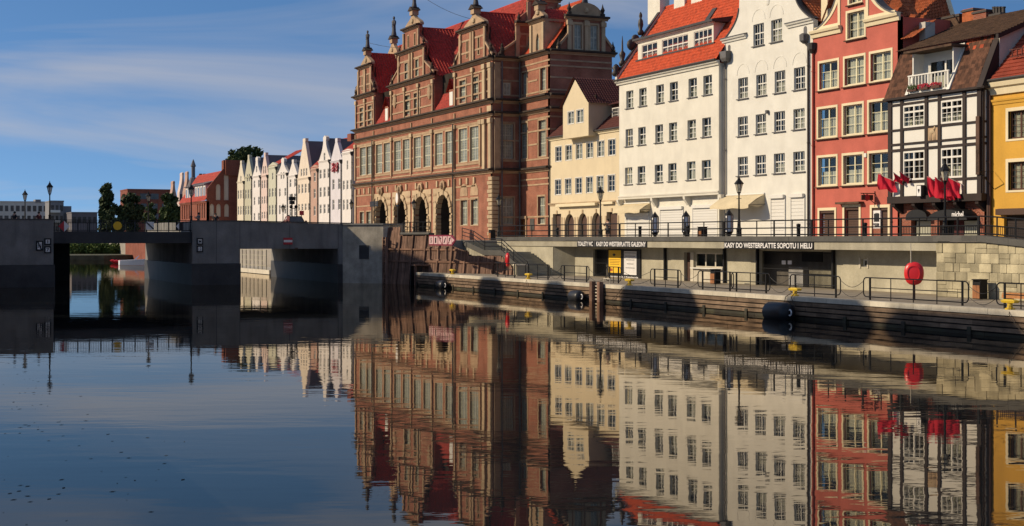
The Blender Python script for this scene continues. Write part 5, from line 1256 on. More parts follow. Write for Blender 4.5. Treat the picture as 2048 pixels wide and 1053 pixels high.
# relief panel
a0, a1 = px_[2] + .13, px_[3] - .13; z0, z1 = lv7(182), lv7(70)
p0 = piece('relief_panel', 'sandstone', h, F, a0, a1, .002, .05, min(z0, z1) + .0, max(z0, z1) - .0)
mb = MB(F); cc = (a0 + a1) / 2; zz = (z0 + z1) / 2
mb.ball((cc - .05, .05, zz + .12), .16, 10, 6, 1.6, .4, 1); mb.ball((cc + .18, .05, zz + .38), .11, 8, 6, 1, .4, 1.1); mb.tube((cc + .12, .05, zz + .2), (cc + .18, .05, zz + .35), .08)
for q in (-.28, -.15, .08, .2): mb.tube((cc + q, .05, zz + .08), (cc + q + .03, .05, zz - .4), .045, .03)
part('animal_relief', mb, 'pale_stone', h, True)
# right return of the upper floors
FR = Fr('s', xb); yb_ = wy(1979, xb)
mb = MB(FR); mb.wall(rect(UY, 66, zJ, zEv), (), -.003, .3); part('infill_wall', mb, 'timber_white', h)
for y0, y1 in ((UY, UY + .13), (yb_ - .12, 66)): piece('timber_post', 'timber_black', h, FR, y0, y1, .0, .07, zJ, zEv)
for z0, z1 in ((zEv - .22, zEv), (lv7(78), lv7(62)), (lv7(196), lv7(180)), (lv7(246), lv7(226)), (lv7(508), lv7(490)), (zJ - .1, zJ + .3)): piece('timber_rail', 'timber_black', h, FR, UY, 66, .001, .065, min(z0, z1), max(z0, z1))
# vertical sign on the corner
vs = thing('vertical_sign', 'narrow dark vertical sign with stacked letters on the half timbered house corner', 'sign', F.p(xb - .2, .2, lv7(470)))
mb = MB(F); mb.box(xb - .33, xb - .05, .12, .2, lv7(475), lv7(30)); part('board', mb, 'rust_metal', vs)
zt_, zb_ = lv7(290), lv7(455)
for k, ch in enumerate('GASSE'):
    link('letter', fit_text(ch, .16, .26, 'dark_cornice'), vs, Vector(F.p(xb - .19, .21, zt_ + (zb_ - zt_) * (k + .9) / 5)) - WLOC[vs.name])
# ground floor brick
xg1 = FG.a(1976)
o1 = arch(FG.a(1822), FG.a(1862), PZ, FG.z(1842, 430), FG.z(1842, 422) - FG.z(1842, 430)); o2 = arch(FG.a(1879), FG.a(1957), PZ, FG.z(1917, 443), FG.z(1917, 421) - FG.z(1917, 443))
mb = MB(FG); mb.wall(rect(xa + .15, xg1, PZ - .3, zJ), [o1, o2], 0, .5, .35); part('ground_wall', mb, 'plinth_brick', h)
mb = MB(FG); mb.box(xa + .3, xg1 - .2, -.9, -.8, PZ, zJ); part('interior_wall', mb, 'dark_room', h)
mb = MB(Fr('s', xg1)); mb.wall(rect(GYF, 66, PZ - .3, zJ), (), -.003, .3); part('side_wall', mb, 'plinth_brick', h)
for oo, zs in ((o1, FG.z(1842, 430)), (o2, FG.z(1917, 443))):       # fans of header bricks over the openings
    a0, a1 = oo[0][0], oo[1][0]; c, r = (a0 + a1) / 2, (a1 - a0) / 2; rise = oo[7][1] - zs; n = 22
    for k in range(n):
        t0, t1 = pi * (k + .08) / n, pi * (k + .92) / n
        mb = MB(FG); mb.prism([(c + r * cos(t0), zs + rise * sin(t0)), (c + (r + .34) * cos(t0), zs + (rise + .34) * sin(t0)), (c + (r + .34) * cos(t1), zs + (rise + .34) * sin(t1)), (c + r * cos(t1), zs + rise * sin(t1))], -.1, .025); part('arch_brick', mb, 'plinth_brick', h)
# window and door below
a0, a1 = FG.a(1828), FG.a(1859); piece('shop_panel', 'far_green', h, FG, a0, a1, -.3, -.22, PZ, FG.z(1842, 443))
mb = MB(FG); n = 10; pts = [(a0 - .25, FG.z(1842, 441))] + [((a0 + a1) / 2 + ((a1 - a0) / 2 + .25) * cos(pi - pi * i / n), FG.z(1842, 434) + .45 * sin(pi * i / n)) for i in range(n + 1)] + [(a1 + .25, FG.z(1842, 441))]
mb.prism(pts, -.15, .45); part('window_canopy', mb, 'sign_black', h)
a0, a1 = FG.a(1923), FG.a(1956); piece('shop_panel', 'far_green', h, FG, a0, a1, -.3, -.22, PZ, FG.z(1940, 442))
a0, a1 = FG.a(1903), FG.a(1922); piece('door', 'cloth_maroon', h, FG, a0, a1, -.3, -.2, PZ, FG.z(1912, 441))
a0, a1 = FG.a(1877), FG.a(1957); c = (a0 + a1) / 2; r = (a1 - a0) / 2
cn = thing('door_canopy', 'black arched canopy with white lettering over the pub door', 'canopy', FG.p(c, 0, FG.z(1917, 441)))
zc0 = FG.z(1917, 441); rise = FG.z(1917, 420) - zc0
mb = MB(FG); n = 14; pts = [(c + r * cos(pi * i / n), zc0 + rise * sin(pi * i / n)) for i in range(n + 1)]
mb.wall(pts, (), .9, .01); 
mb.add([(a, .9, z) for a, z in pts] + [(a, .0, z + .12) for a, z in pts], [(i, i + 1, n + 2 + i, n + 1 + i) for i in range(n)]); part('hood', mb, 'sign_black', cn)
FCn = Fr('f', GYF - .9)
link('lettering', fit_text('michel', FCn.a(1927) - FCn.a(1904), .34, 'sign_white'), cn, Vector((FCn.a(1915.5), GYF - .915, FCn.z(1915, 434.5))) - WLOC[cn.name])
downp = downpipe(FG, FG.a(1786), PZ, zJ - .1, h, 'copper_dark', .12, .07)
downpipe(Fr('f', 59.5), wx(1977, 59.5), PZ, wz(1977, 165, 59.5), h, 'shutter_brown', 0, .11)
# mansard: steep lower slope with shingles, loggia, upper roof
ym = UY + 1.15; zM = (wz(1789, 103, ym) + wz(1976, 80, ym)) / 2
xm0, xm1 = xa - .25, xb + .35
SL = math.atan2(ym - UY + .25, zM - zEv)
def man(a, t, out=0.0):   # point on the mansard slope
    y = UY - .25 + (ym - UY + .25) * t; z = zEv - .05 + (zM - zEv + .05) * t; return (a, y - out * cos(SL), z + out * sin(SL) * .5)
lx0, lx1 = F.a(1822), F.a(1905); tl0, tl1 = .05, .86
mb = MB()
for A, B, t0, t1 in ((xm0, lx0, 0, 1), (lx1, xm1, 0, 1), (lx0, lx1, tl1, 1), (lx0, lx1, 0, tl0)):
    q = [man(A, t0), man(B, t0), man(B, t1), man(A, t1)]; mb.add(q, [(0, 1, 2, 3)])
part('mansard_boarding', mb, 'timber_black', h)
slen = math.hypot(ym - UY + .25, zM - zEv + .05); nr = 13
for r in range(nr):
    t = r / nr; zc = man(0, (r + .5) / nr)
    for A, B in ((xm0 + .02, lx0 - .12), (lx1 + .12, xm1 - .5)):
        a = A - (0 if r % 2 else .12)
        while a < B - .05:
            w = random.uniform(.24, .34); e0, e1 = max(a, A), min(a + w, B)
            if e1 - e0 > .08:
                red = A > lx0 and random.random() < max(0, (r - 7.0) / 7.5) * (1 - (e0 - A) / (B - A) * .8)
                o = link('shingle', unit('shingle_red' if red else 'shingle'), h, Vector(((e0 + e1) / 2, zc[1] - .055, zc[2] + .02)) - WLOC[h.name], (-SL + .06, 0, random.uniform(-.01, .01)), (e1 - e0 - .012, .03, slen / nr * 1.18 + random.uniform(-.02, .02)))
            a += w
mb = MB(); p, q = man(xm1 - .24, -.02, .03), man(xm1 - .24, 1, .03)
mb.add([(p[0] - .24, p[1] - .06, p[2]), (p[0] + .24, p[1] - .06, p[2]), (p[0] + .24, p[1] + .1, p[2]), (p[0] - .24, p[1] + .1, p[2]), (q[0] - .24, q[1] - .06, q[2]), (q[0] + .24, q[1] - .06, q[2]), (q[0] + .24, q[1] + .1, q[2]), (q[0] - .24, q[1] + .1, q[2])], [(0, 1, 5, 4), (1, 2, 6, 5), (2, 3, 7, 6), (3, 0, 4, 7)]); part('mansard_verge', mb, 'timber_black', h)
mb = MB(); mb.add([man(xm1 + .02, 0, .02), man(xm1 + .02, 1, .02), (xm1 + .02, ym + 6, zM), (xm1 + .02, ym + 6, zEv - .05)], [(0, 1, 2, 3)]); mb.add([man(xm0, 0), man(xm0, 1), (xm0, ym + 6, zM), (xm0, ym + 6, zEv)], [(0, 1, 2, 3)]); part('mansard_side', mb, 'timber_black', h)
mb = MB(F); mb.box(xm0 - .1, xm1 + .1, -.3, .32, zEv - .16, zEv - .02); part('eaves_board', mb, 'timber_black', h)
# loggia
zl0, zl1 = man(0, tl0)[2], man(0, tl1)[2]; FLo = Fr('f', UY + .95)
w0 = rect(lx0 + .55, lx1 - .25, zl0 + .1, zl1 - .45)
mb = MB(FLo); mb.wall(rect(lx0, lx1, zl0 - .1, zl1 + .3), [w0], 0, .2, .15); lg = part('loggia_wall', mb, 'white_paint', h)
window(h, FLo, w0[0][0], w0[1][0], w0[0][1], w0[2][1], o=-.1, cols=2, rows=(1.0,), fw=.12, mw=.14, curtain=.5)
mb = MB(FLo); mb.box(lx0 + .5, lx1 - .1, -1.0, -.9, zl0, zl1); part('interior_wall', mb, 'dark_room', lg)
for a in (lx0 + .02, lx1 - .12):
    mb = MB(); mb.box(a, a + .1, UY + .1, UY + .95, zl0 - .1, zl1); part('loggia_cheek', mb, 'white_paint', h)
mb = MB(); mb.box(lx0, lx1, UY - .2, UY + .95, zl0 - .12, zl0 - .02); part('loggia_floor', mb, 'white_paint', h)
for a in (lx0, lx1):
    mb = MB(); p, q = man(a, .02, .1), man(a, tl1 + .05, .1); mb.add([(p[0] - .13, p[1] - .08, p[2]), (p[0] + .13, p[1] - .08, p[2]), (p[0] + .13, p[1] + .14, p[2]), (p[0] - .13, p[1] + .14, p[2]), (q[0] - .13, q[1] - .08, q[2]), (q[0] + .13, q[1] - .08, q[2]), (q[0] + .13, q[1] + .14, q[2]), (q[0] - .13, q[1] + .14, q[2])], [(0, 1, 5, 4), (1, 2, 6, 5), (2, 3, 7, 6), (3, 0, 4, 7)]); part('barge_post', mb, 'white_paint', h)
FBa = Fr('f', UY - .22); zb0, zb1 = zl0 - .02, zl0 + 1.05
mb = MB(FBa); mb.box(lx0 + .02, lx1 - .02, -.05, .07, zb1, zb1 + .08); part('balcony_rail', mb, 'white_paint', h)
mb = MB(FBa); mb.box(lx0 + .02, lx1 - .02, -.05, .07, zb0, zb0 + .1); part('balcony_rail', mb, 'white_paint', h)
for k in range(13):
    a = lx0 + .12 + (lx1 - lx0 - .24) * k / 12; w = .06 if k % 6 == 0 else .032; piece('baluster', 'white_paint', h, FBa, a - w, a + w, -.03, .03 + (.02 if k % 6 == 0 else 0), zb0 + .1, zb1)
for k in range(3):
    a = lx0 + .6 + k * 1.05
    fb = thing('flower_box', ('left', 'middle', 'right')[k] + ' flower box with red blooms on the loggia balcony', 'flower box', FBa.p(a, .12, zb0 + .1), 'balcony flower boxes')
    mb = MB(FBa); mb.box(a - .42, a + .42, .08, .26, zb0 + .12, zb0 + .28); part('box', mb, 'brown_frame', fb)
    mb = MB(FBa)
    for q in range(70):
        c_ = (a + random.uniform(-.45, .45), .17 + random.uniform(-.12, .14), zb0 + .3 + random.uniform(-.05, .16)); s = random.uniform(.03, .06)
        mb.add([(c_[0] - s, c_[1], c_[2] - s), (c_[0] + s, c_[1] + random.uniform(-s, s), c_[2] - s), (c_[0] + s, c_[1], c_[2] + s), (c_[0] - s, c_[1] + random.uniform(-s, s), c_[2] + s)], [(0, 1, 2, 3)])
    part('flowers', mb, 'flower_red' if k != 0 else 'leaf_mid', fb, kind='stuff')
mb = MB(FLo); mb.box(lx0 - .3, lx1 + .3, -.1, 1.3, zl1 + .02, zl1 + .16); part('loggia_roof', mb, 'roof_brown', h)
# upper roof
zR_ = wz(1960, 38, ym + 5.5); yR_ = ym + 5.5
mb = MB(); mb.tiles((xm0 - .1, ym - .45, zM - .05), (xm1 + .25, ym - .45, zM - .05), (xm0 - .1, yR_, zR_), (xm1 + .25, yR_, zR_), .22, .26, .03, .06, 2); part('upper_roof', mb, 'roof_brown', h)
mb = MB(); mb.add([(xm0, yR_, zR_), (xm1, yR_, zR_), (xm1, yR_ + 6, zM), (xm0, yR_ + 6, zM)], [(0, 1, 2, 3)]); part('upper_roof_back', mb, 'roof_brown', h)
FGb = Fr('s', xm1 + .05); mb = MB(FGb); mb.wall([(ym - .2, zEv - 2), (yR_ + 6, zEv - 2), (yR_ + 6, zM), (yR_, zR_ - .12), (ym - .2, zM - .12)], (), 0, .3); part('gable_end', mb, 'grey_stucco', h)
mb = MB(FGb); mb.prism([(ym - .5, zM - .30), (yR_, zR_ - .25), (yR_, zR_ + .02), (ym - .5, zM - .02)], .0, .22); part('bargeboard', mb, 'timber_black', h)
# ridge chimneys and pots
yc = yR_ + .2
for px0, px1, pyt, pyb, mt in ((1884, 1930, 33, 60, 'roof_brown'), (1936, 1958, 19, 50, 'roof_orange'), (1958, 1984, 22, 48, 'plinth_brick')):
    a0, a1 = wx(px0, yc), wx(px1, yc); zt = wz((px0 + px1) / 2, pyt, yc); mb = MB(); mb.box(a0, a1, yc - .5, yc + .5, zR_ - .6, zt); ch = part('chimney', mb, mt, h)
    mb = MB(); mb.box(a0 - .08, a1 + .08, yc - .58, yc + .58, zt - .18, zt - .05); part('chimney_band', mb, 'flashing', ch)
for px in (1988.5, 1994, 2000, 2007):
    a = wx(px, yc); zt = wz(px, 14, yc); mb = MB(); mb.lathe((a, yc, zR_ - .2), [(.12, 0), (.12, zt - zR_ + .1), (.15, zt - zR_ + .12), (.15, zt - zR_ + .2)], 8); part('chimney_pot', mb, 'flashing', h)
mb = MB(); mb.box(wx(1986, yc), wx(2010, yc), yc - .4, yc + .4, zR_ - .5, zR_ + .12); part('chimney', mb, 'flashing', h)
# small tiled dormer between this roof and the red house
a0, a1 = wx(1806, 61.8), wx(1842, 61.8); z0 = wz(1824, 92, 61.8)
mb = MB(); mb.tiles((a0, 61.2, z0 + .4), (a1, 61.2, z0 + .4), (a0 + .3, 63.2, z0 + 1.7), (a1, 63.2, z0 + 1.7), .26, .34, .05); part('side_roof', mb, 'roof_orange', h)
mb = MB(); mb.box(wx(1846, 62.5), wx(1858, 62.5), 62.2, 63.0, z0, z0 + 1.5); part('chimney', mb, 'grey_stucco', h)

# ---- ochre house at the right edge
HY_ = 59.65; F = Fr('f', HY_); xa, xb = F.a(1981.5), F.a(2170)
h = thing('town_house', 'ochre yellow house with brown windows at the right edge', 'house', (wx(2050, HY_), HY_, PZ))
zE = ZZ(F, k6, 905, 690); zband = ZZ(F, k6, 905, 815)
w1 = (F.a(2017), F.a(2017) + 2.3, ZZ(F, k7, 1040, 158), ZZ(F, k6, 1040, 905)); w2 = (w1[0], w1[1], ZZ(F, k7, 1040, 572), ZZ(F, k7, 1040, 345))
gs = (F.a(2008), F.a(2008) + 4.0, PZ, F.z(2010, 431))
mb = MB(F); mb.wall(rect(xa, xb, PZ - .3, zE), [rect(*q) for q in (w1, w2, gs)], 0, .4, .3); part('wall', mb, 'ochre_stucco', h)
backing(F, xa + .2, xb - .2, PZ, zE, h)
for q in (w1, w2): window(h, F, *q, o=-.25, cols=3, rows=(1.0,), fw=.1, mw=.12, bars=(1, 3), fm='brown_frame', curtain=.98, surround='trim_cream', sw=.2)
for k in range(16):
    z = PZ + (gs[3] - PZ) * k / 16; piece('shutter_slat', 'timber_black', h, F, gs[0], gs[1], -.25, -.2, z + .005, z + (gs[3] - PZ) / 16 - .005)
piece('shutter_box', 'shutter_brown', h, F, gs[0] - .3, gs[1] + .3, .003, .4, gs[3], gs[3] + .38, 'soft')
moulding(F, xa - .05, xb, zE + .12, .75, .45, 'trim_cream', h); moulding(F, xa - .03, xb, zband, .3, .15, 'ochre_stucco', h, 'string_course')
gutter(F, xa - .05, xb, zE + .2, h, .5)
yr_ = HY_ + 4.2; zr_ = F.z(1988, 155) + 4.7
mb = MB(); mb.tiles((xa - .1, HY_ - .45, zE + .15), (xb, HY_ - .45, zE + .15), (xa - .1, yr_, zr_), (xb, yr_, zr_), .24, .34, .03, .05, 2); part('roof', mb, 'roof_dark_red', h)
mb = MB(); mb.add([(xa, HY_ - .3, zE + .1), (xa, yr_, zr_ - .1), (xa, yr_ + 4, zE)], [(0, 1, 2)]); part('roof_end', mb, 'grey_stucco', h)
mb = MB(Fr('f', HY_ + .5)); 
for k in range(8): a = xa + 1.2 + k * .38; mb.box(a, a + .05, -.02, .03, zE + 1.55, zE + 1.95)
mb.box(xa + 1.0, xa + 4.2, -.02, .03, zE + 1.95, zE + 2.0); mb.box(xa + 1.0, xa + 4.2, -.02, .03, zE + 1.52, zE + 1.57); part('snow_guard', mb, 'roof_maroon', h)
downpipe(F, xa + .1, PZ, zE, h, 'brown_frame', .15)
mb = MB(F); a = xa + .3; z = F.z(1990, 378); mb.tube((a, .05, z), (a + .2, 1.3, z + 1.0), .03); mb.tube((a, .05, z + 1.0), (a + .2, 1.3, z + 1.0), .015); part('sign_bracket', mb, 'black_metal', h)
# ------------------------------------------------------------------ the row of gabled houses upstream of the gate
kf = crop(340, 240, 4.05); RY = 60.0; F = Fr('f', RY)
def gable_shape(c, hw, ze, zp, kind):
    if kind == 'tri': R = [(c + hw, ze), (c + hw * .16, zp - .5), (c + hw * .2, zp - .5), (c + hw * .2, zp)]
    elif kind == 'curve': R = [(c + hw, ze)] + [(c + hw * (.22 + .78 * (1 - t / 6) ** 2), ze + (zp - ze - .7) * (t / 6) ** .9) for t in range(1, 7)] + [(c + hw * .26, zp - .7), (c + hw * .26, zp - .25)] + [(c + hw * .0 + .01, zp)]
    else: R = [(c + hw, ze), (c + hw, ze + .35), (c + .02, zp)]
    return R + [(2 * c - a, z) for a, z in reversed(R)]
def row_house(i, cx0, cx1, pcx, pcy, ecy, kind, mat, ncol, label, rows, topwin=None, roofred=False):
    x0, x1 = AX(F, kf, cx0), AX(F, kf, cx1); c = (x0 + x1) / 2; hw = (x1 - x0) / 2
    zp = ZZ(F, kf, pcx, pcy); ze = ZZ(F, kf, (cx0 + cx1) / 2, ecy)
    h = thing('gabled_house', label, 'house', (c, RY, PZ), 'gabled houses beyond the bridge')
    out = [(x1, PZ - .3)] + gable_shape(c, hw, ze, zp, kind) + [(x0, PZ - .3)]
    cols = [x0 + (x1 - x0) * (k + .5) / ncol for k in range(ncol)]; w = min(1.05, (x1 - x0) / ncol * .52)
    ws = [(a - w / 2, a + w / 2, ZZ(F, kf, (cx0 + cx1) / 2, b), ZZ(F, kf, (cx0 + cx1) / 2, t)) for t, b in rows for a in cols]
    if topwin: n2, t, b = topwin; ws += [(c + (k - (n2 - 1) / 2) * w * 1.5 - w * .42, c + (k - (n2 - 1) / 2) * w * 1.5 + w * .42, ZZ(F, kf, (cx0 + cx1) / 2, b), ZZ(F, kf, (cx0 + cx1) / 2, t)) for k in range(n2)]
    mb = MB(F); mb.wall(out, [rect(*q) for q in ws], 0, .5, .2); part('wall', mb, mat, h)
    for q in ws: window(h, F, *q, o=-.16, cols=2, rows=(.62, .38), fw=.08, mw=.08, gm='far_glass', sill=None)
    moulding(F, x0 + .02, x1 - .02, ze + .02, .25, .16, mat, h)
    if roofred:
        mb = MB(); zr = zp + roofred; mb.tiles((x0 - .1, RY - .0, ze + .2), (x1 + .1, RY - .0, ze + .2), (x0 - .1, RY + 5, zr), (x1 + .1, RY + 5, zr), .4, .5, .08); part('roof', mb, 'roof_gate', h)
        mb = MB(F); mb.box(x0 + .05, x1 - .05, -9, -.3, PZ, ze); part('body', mb, mat, h)
    else:
        for s in (-1, 1):
            mb = MB(); mb.add([(c + s * hw, RY + .3, ze - .1), (c + s * hw, RY + 10, ze - .1), (c, RY + 10, zp - .4), (c + s * hw * .12, RY + .3, zp - .4)], [(0, 1, 2, 3)]); part('roof', mb, 'far_slate', h)
        mb = MB(F); mb.prism([(q, z) for q, z in ((c + hw * .97, PZ), (c + hw * .97, ze - .15), (c, zp - .8), (c - hw * .97, ze - .15), (c - hw * .97, PZ))], -8, -.3); part('body', mb, 'far_slate', h)
    downpipe(F, x1 - .12, PZ, ze - .1, h, 'copper_dark', .12, .09)
    mb = MB(F); mb.lathe((x1 - .12, .14, ze - .6), [(.1, 0), (.26, .3), (.28, .6)], 8); part('rainwater_head', mb, 'copper_dark', h)
    return h
RH = [
 (545, 605, 580, 330, 500, 'tri', 'far_yellow', 3, 'narrow pale yellow gabled house next to the brick hall', [(570, 640), (700, 770)], (1, 455, 515), False),
 (605, 667, 640, 283, 460, 'tri', 'far_olive', 3, 'olive green gabled house second from the brick hall', [(565, 640), (697, 770)], (2, 440, 500), False),
 (667, 738, 706, 297, 455, 'curve', 'far_white', 2, 'white curved gable house between the olive and pink ones', [(490, 550), (625, 690), (755, 815)], (1, 375, 425), False),
 (738, 797, 770, 265, 450, 'tri', 'far_pink', 3, 'dusty pink gabled house beyond the bridge', [(490, 555), (620, 680), (745, 800)], (2, 375, 435), False),
 (797, 868, 835, 343, 385, 'ped', 'far_green', 3, 'sage green house with small pediment beyond the bridge', [(555, 625), (690, 770)], (1, 430, 485), 2.2),
 (868, 957, 908, 307, 435, 'curve', 'far_white', 2, 'white bell gable house right of the sage green one', [(555, 620), (690, 765)], (2, 425, 480), False),
 (957, 1033, 995, 322, 450, 'tri', 'far_white', 2, 'low white gabled house left of the tall cream one', [(480, 545), (600, 660), (720, 780)], None, False),
 (1033, 1140, 1092, 150, 470, 'tri', 'far_cream', 4, 'tall cream house with the steep pointed gable', [(520, 595), (680, 735)], (3, 395, 455), False),
 (1140, 1204, 1170, 365, 400, 'ped', 'far_brown', 1, 'narrow brownish pink house with small white pediment', [(430, 500), (560, 635), (700, 775)], None, 4.2),
 (1204, 1301, 1262, 125, 330, 'curve', 'far_white', 3, 'tall white house with chimney right of the brownish pink one', [(400, 475), (545, 625), (685, 760)], (1, 268, 330), False),
 (1301, 1394, 1345, 150, 330, 'tri', 'far_lilac', 2, 'pale lilac gabled house with red flower boxes', [(480, 565), (645, 730)], (2, 350, 425), False),
 (1394, 1482, 1440, 235, 265, 'ped', 'far_white', 3, 'white pedimented house close to the palace corner', [(490, 565), (645, 730)], (1, 330, 405), 3.4),
]
houses = [row_house(i, *q) for i, q in enumerate(RH)]
for i in (9, 11, 7):
    q = RH[i]; c = AX(F, kf, q[2] + (30 if i != 11 else 20)); zt = ZZ(F, kf, q[2], q[3] - (0 if i == 7 else 10)) - (1.0 if i == 7 else 0)
    mb = MB(); mb.box(c - .9, c + .9, RY + 3, RY + 4, zt - 4, zt); p_ = part('chimney', mb, 'far_brick', houses[i])
# flower boxes on the lilac house
hl = houses[10]
for a in (kf(1330)[0], kf(1360)[0]):
    mb = MB(F)
    for q in range(60):
        c_ = (F.a(a) + random.uniform(-.5, .5), .25 + random.uniform(-.2, .2), F.z(a, 240 + 385 / 4.05) + random.uniform(-.9, .9) * .7); s = .12
        mb.add([(c_[0] - s, c_[1], c_[2] - s), (c_[0] + s, c_[1], c_[2] - s), (c_[0] + s, c_[1] - .1, c_[2] + s), (c_[0] - s, c_[1] - .1, c_[2] + s)], [(0, 1, 2, 3)])
    part('flowers', mb, 'flower_red', hl, kind='stuff')

# ---- brick hall with pointed gable end and red roof
XB_ = -262.0; FE = Fr('s', XB_); y0, y1 = wy(414, XB_), wy(476, XB_)
FB2 = Fr('f', y0); xl = wx(361, y0)
h = thing('brick_hall', 'old red brick hall with blind arches in its gable and a red tiled roof', 'hall', (XB_, y0, PZ))
apx = kf(455)[0]; yp = wy(apx, XB_); zp = wzx(apx, 240 + 395 / 4.05, XB_); zel = wzx(kf(330)[0], 240 + 560 / 4.05, XB_); 
ar = []
for cx0, cx1, t, b in ((372, 410, 520, 650), (437, 476, 430, 650), (322, 358, 680, 780), (375, 412, 680, 785), (440, 478, 680, 785)):
    a0, a1 = wy(kf(cx0)[0], XB_), wy(kf(cx1)[0], XB_); zt, zb_ = wzx(430, kf(0, t)[1], XB_), wzx(430, kf(0, b)[1], XB_); ar.append(arch(a0, a1, zb_, zt - (a1 - a0) * .7, (a1 - a0) * .7))
mb = MB(FE); ye2 = y1 + 3.4; mb.wall([(y0, PZ - .3), (ye2, PZ - .3), (ye2, zel + .6), (yp + .9, zp), (yp + .9, zp + 1.6), (yp - .5, zp + 1.6), (yp - .5, zp), (y0, zel)], ar, 0, .5, .3); part('gable_wall', mb, 'far_brick', h)
for i, q in enumerate(ar): mb = MB(FE); mb.prism(q, -.3, -.22); part('blind_arch', mb, 'far_cream', h)
mb = MB(FE); mb.prism([(yp + 1.0, zp - 2), (ye2, zel + 1.5), (ye2 - 1, zp - .5), (yp + 2.2, zp + 1.2), (yp + 1.0, zp + 1.4)], -3, -2.4); part('far_gable', mb, 'far_white', h)
zel2 = FB2.z(413, 240 + 660 / 4.05)
wl_ = [FB2.a(kf(c)[0]) for c in (100, 118, 137, 156, 225, 243, 262, 281)]
fl = [arch(a - .55, a + .55, FB2.z(380, 438), FB2.z(380, 414), .5) for a in wl_]
mb = MB(FB2); mb.wall(rect(xl, XB_, PZ - .3, zel2), fl, 0, .4, .3); part('side_wall', mb, 'far_brick', h)
for q in fl: mb = MB(FB2); mb.prism(q, -.3, -.2); part('blind_window', mb, 'far_cream', h)
moulding(FB2, xl, XB_, zel2 + .1, .4, .3, 'far_brick', h)
zrg = zp - .3
mb = MB(); mb.tiles((xl, y0 - .3, zel2 + .1), (XB_ - .2, y0 - .3, zel2 + .1), (xl, yp, zrg), (XB_ - .2, yp, zrg), .5, .6, .1); part('roof', mb, 'roof_gate', h)
ds = [FB2.a(kf(c)[0]) for c in (122, 140, 158, 198, 218, 240, 264)]
for a in ds:
    z0 = zel2 + .6; mb = MB(FB2); mb.box(a - 1.0, a + 1.0, -2.2, -.3, z0, z0 + 2.6); d = part('dormer', mb, 'far_white', h)
    mb = MB(FB2); mb.box(a - .45, a + .45, -.3, -.27, z0 + .5, z0 + 2.2); part('dormer_window', mb, 'far_glass', d)
    mb = MB(FB2); mb.prof([(.0, z0 + 2.6), (.0, z0 + 2.75), (-2.6, z0 + 3.6), (-2.6, z0 + 2.6)], a - 1.35, a + 1.35); part('dormer_roof', mb, 'far_slate', d)
mb = MB(); c = AX(FB2, kf, 390); mb.box(xl + 26, XB_ - 3, yp - .2, yp + 3, zrg - 1, zrg + 1.9); part('rear_block', mb, 'far_brick', h)
# turreted houses further upstream
for k, (px, py, w, lab, mt, d) in enumerate(((390, 318, 15, 'dark slender turret house upstream of the brick hall', 'far_slate', 330), (366, 345, 14, 'ornate sandstone gable far upstream beside the dark turret', 'far_pink', 345), (376, 343, 12, 'pale ornate gable just left of the dark turret', 'far_brown', 338), (348, 362, 16, 'small far ornate gable nearest the trees', 'far_brown', 352))):
    x, y = at_depth(px, d); zt = zd(py, d); s = d / 2800
    t = thing('turret_house' if k == 0 else 'ornate_gable_house', lab, 'house', (x, y, PZ))
    FFr = Fr('s', x); hw = w * s / 2
    if k == 0:
        mb = MB(); mb.box(x - 4, x, y - hw * 1.7, y + hw * 1.7, PZ, zt - 7); part('wall', mb, 'far_brick', t)
        mb = MB(); mb.lathe((x - 2, y, zt - 7), [(hw * 1.9, 0), (hw * .8, 2.6), (hw * .5, 2.7), (hw * .5, 5.2), (hw * .75, 5.3), (hw * .25, 6.6), (.03, 7)], 8); part('turret', mb, mt, t)
        for q in (1.6, 2.6): mb = MB(); mb.box(x - 2.5, x - 1.5, y + hw * q, y + hw * q + .6, zt - 7, zt - 3.4); part('chimney', mb, 'far_brick', t)
    else:
        mb = MB(FFr); mb.wall([(y - hw, PZ), (y + hw, PZ), (y + hw, zt - 5)] + gable_shape(y, hw, zt - 5, zt, 'curve')[1:-1] + [(y - hw, zt - 5)], (), 0, 3); part('wall', mb, mt, t)
        for q in (-.4, .4):
            for zz in (7, 10): mb = MB(FFr); mb.box(y + hw * q - .4, y + hw * q + .4, .0, .05, zt - zz, zt - zz + 1.6); part('window', mb, 'far_glass', t)

# ---- far flats and the brick block on the left
def far_block(name, label, px0, px1, pyt, d, mat, cols, rws, wm='far_glass', roof=None, parts=None):
    x0, y0_ = at_depth(px0, d); x1, y1_ = at_depth(px1, d); zt = zd(pyt, d)
    t = thing(name, label, 'building', ((x0 + x1) / 2, (y0_ + y1_) / 2, .9))
    FFr = Fr('s', (x0 + x1) / 2); ya, yb = y0_, y1_
    mb = MB(FFr); mb.box(ya, yb, -14, 0, .5, zt); part('wall', mb, mat, t)
    for r in range(rws):
        z1 = zt - 1.0 - r * 3.0
        for c in range(cols):
            a = ya + (yb - ya) * (c + .5) / cols; w = (yb - ya) / cols * random.uniform(.25, .38)
            if z1 > 4.5: mb = MB(FFr); mb.box(a - w, a + w, .003, .06, z1 - 1.7, z1); wi = part('window', mb, wm, t)
    mb = MB(FFr); mb.box(ya - .1, yb + .1, -14, .15, zt, zt + .35); part('parapet', mb, roof or mat, t)
    return t, FFr, ya, yb, zt
t, FFr, ya, yb, zt = far_block('apartment_block', 'long white modern apartment block far off at the left', -40, 100, 405, 420, 'flat_white', 12, 4)
mb = MB(FFr); mb.box(yb - 3.8, yb - 2.2, -6, .3, zt, zt + .9); part('roof_hut', mb, 'flat_grey', t)
t, FFr, ya, yb, zt = far_block('apartment_block', 'dark grey stepped apartment block with white balconies behind the bridge lamp', 100, 128, 404, 400, 'flat_grey', 3, 4)
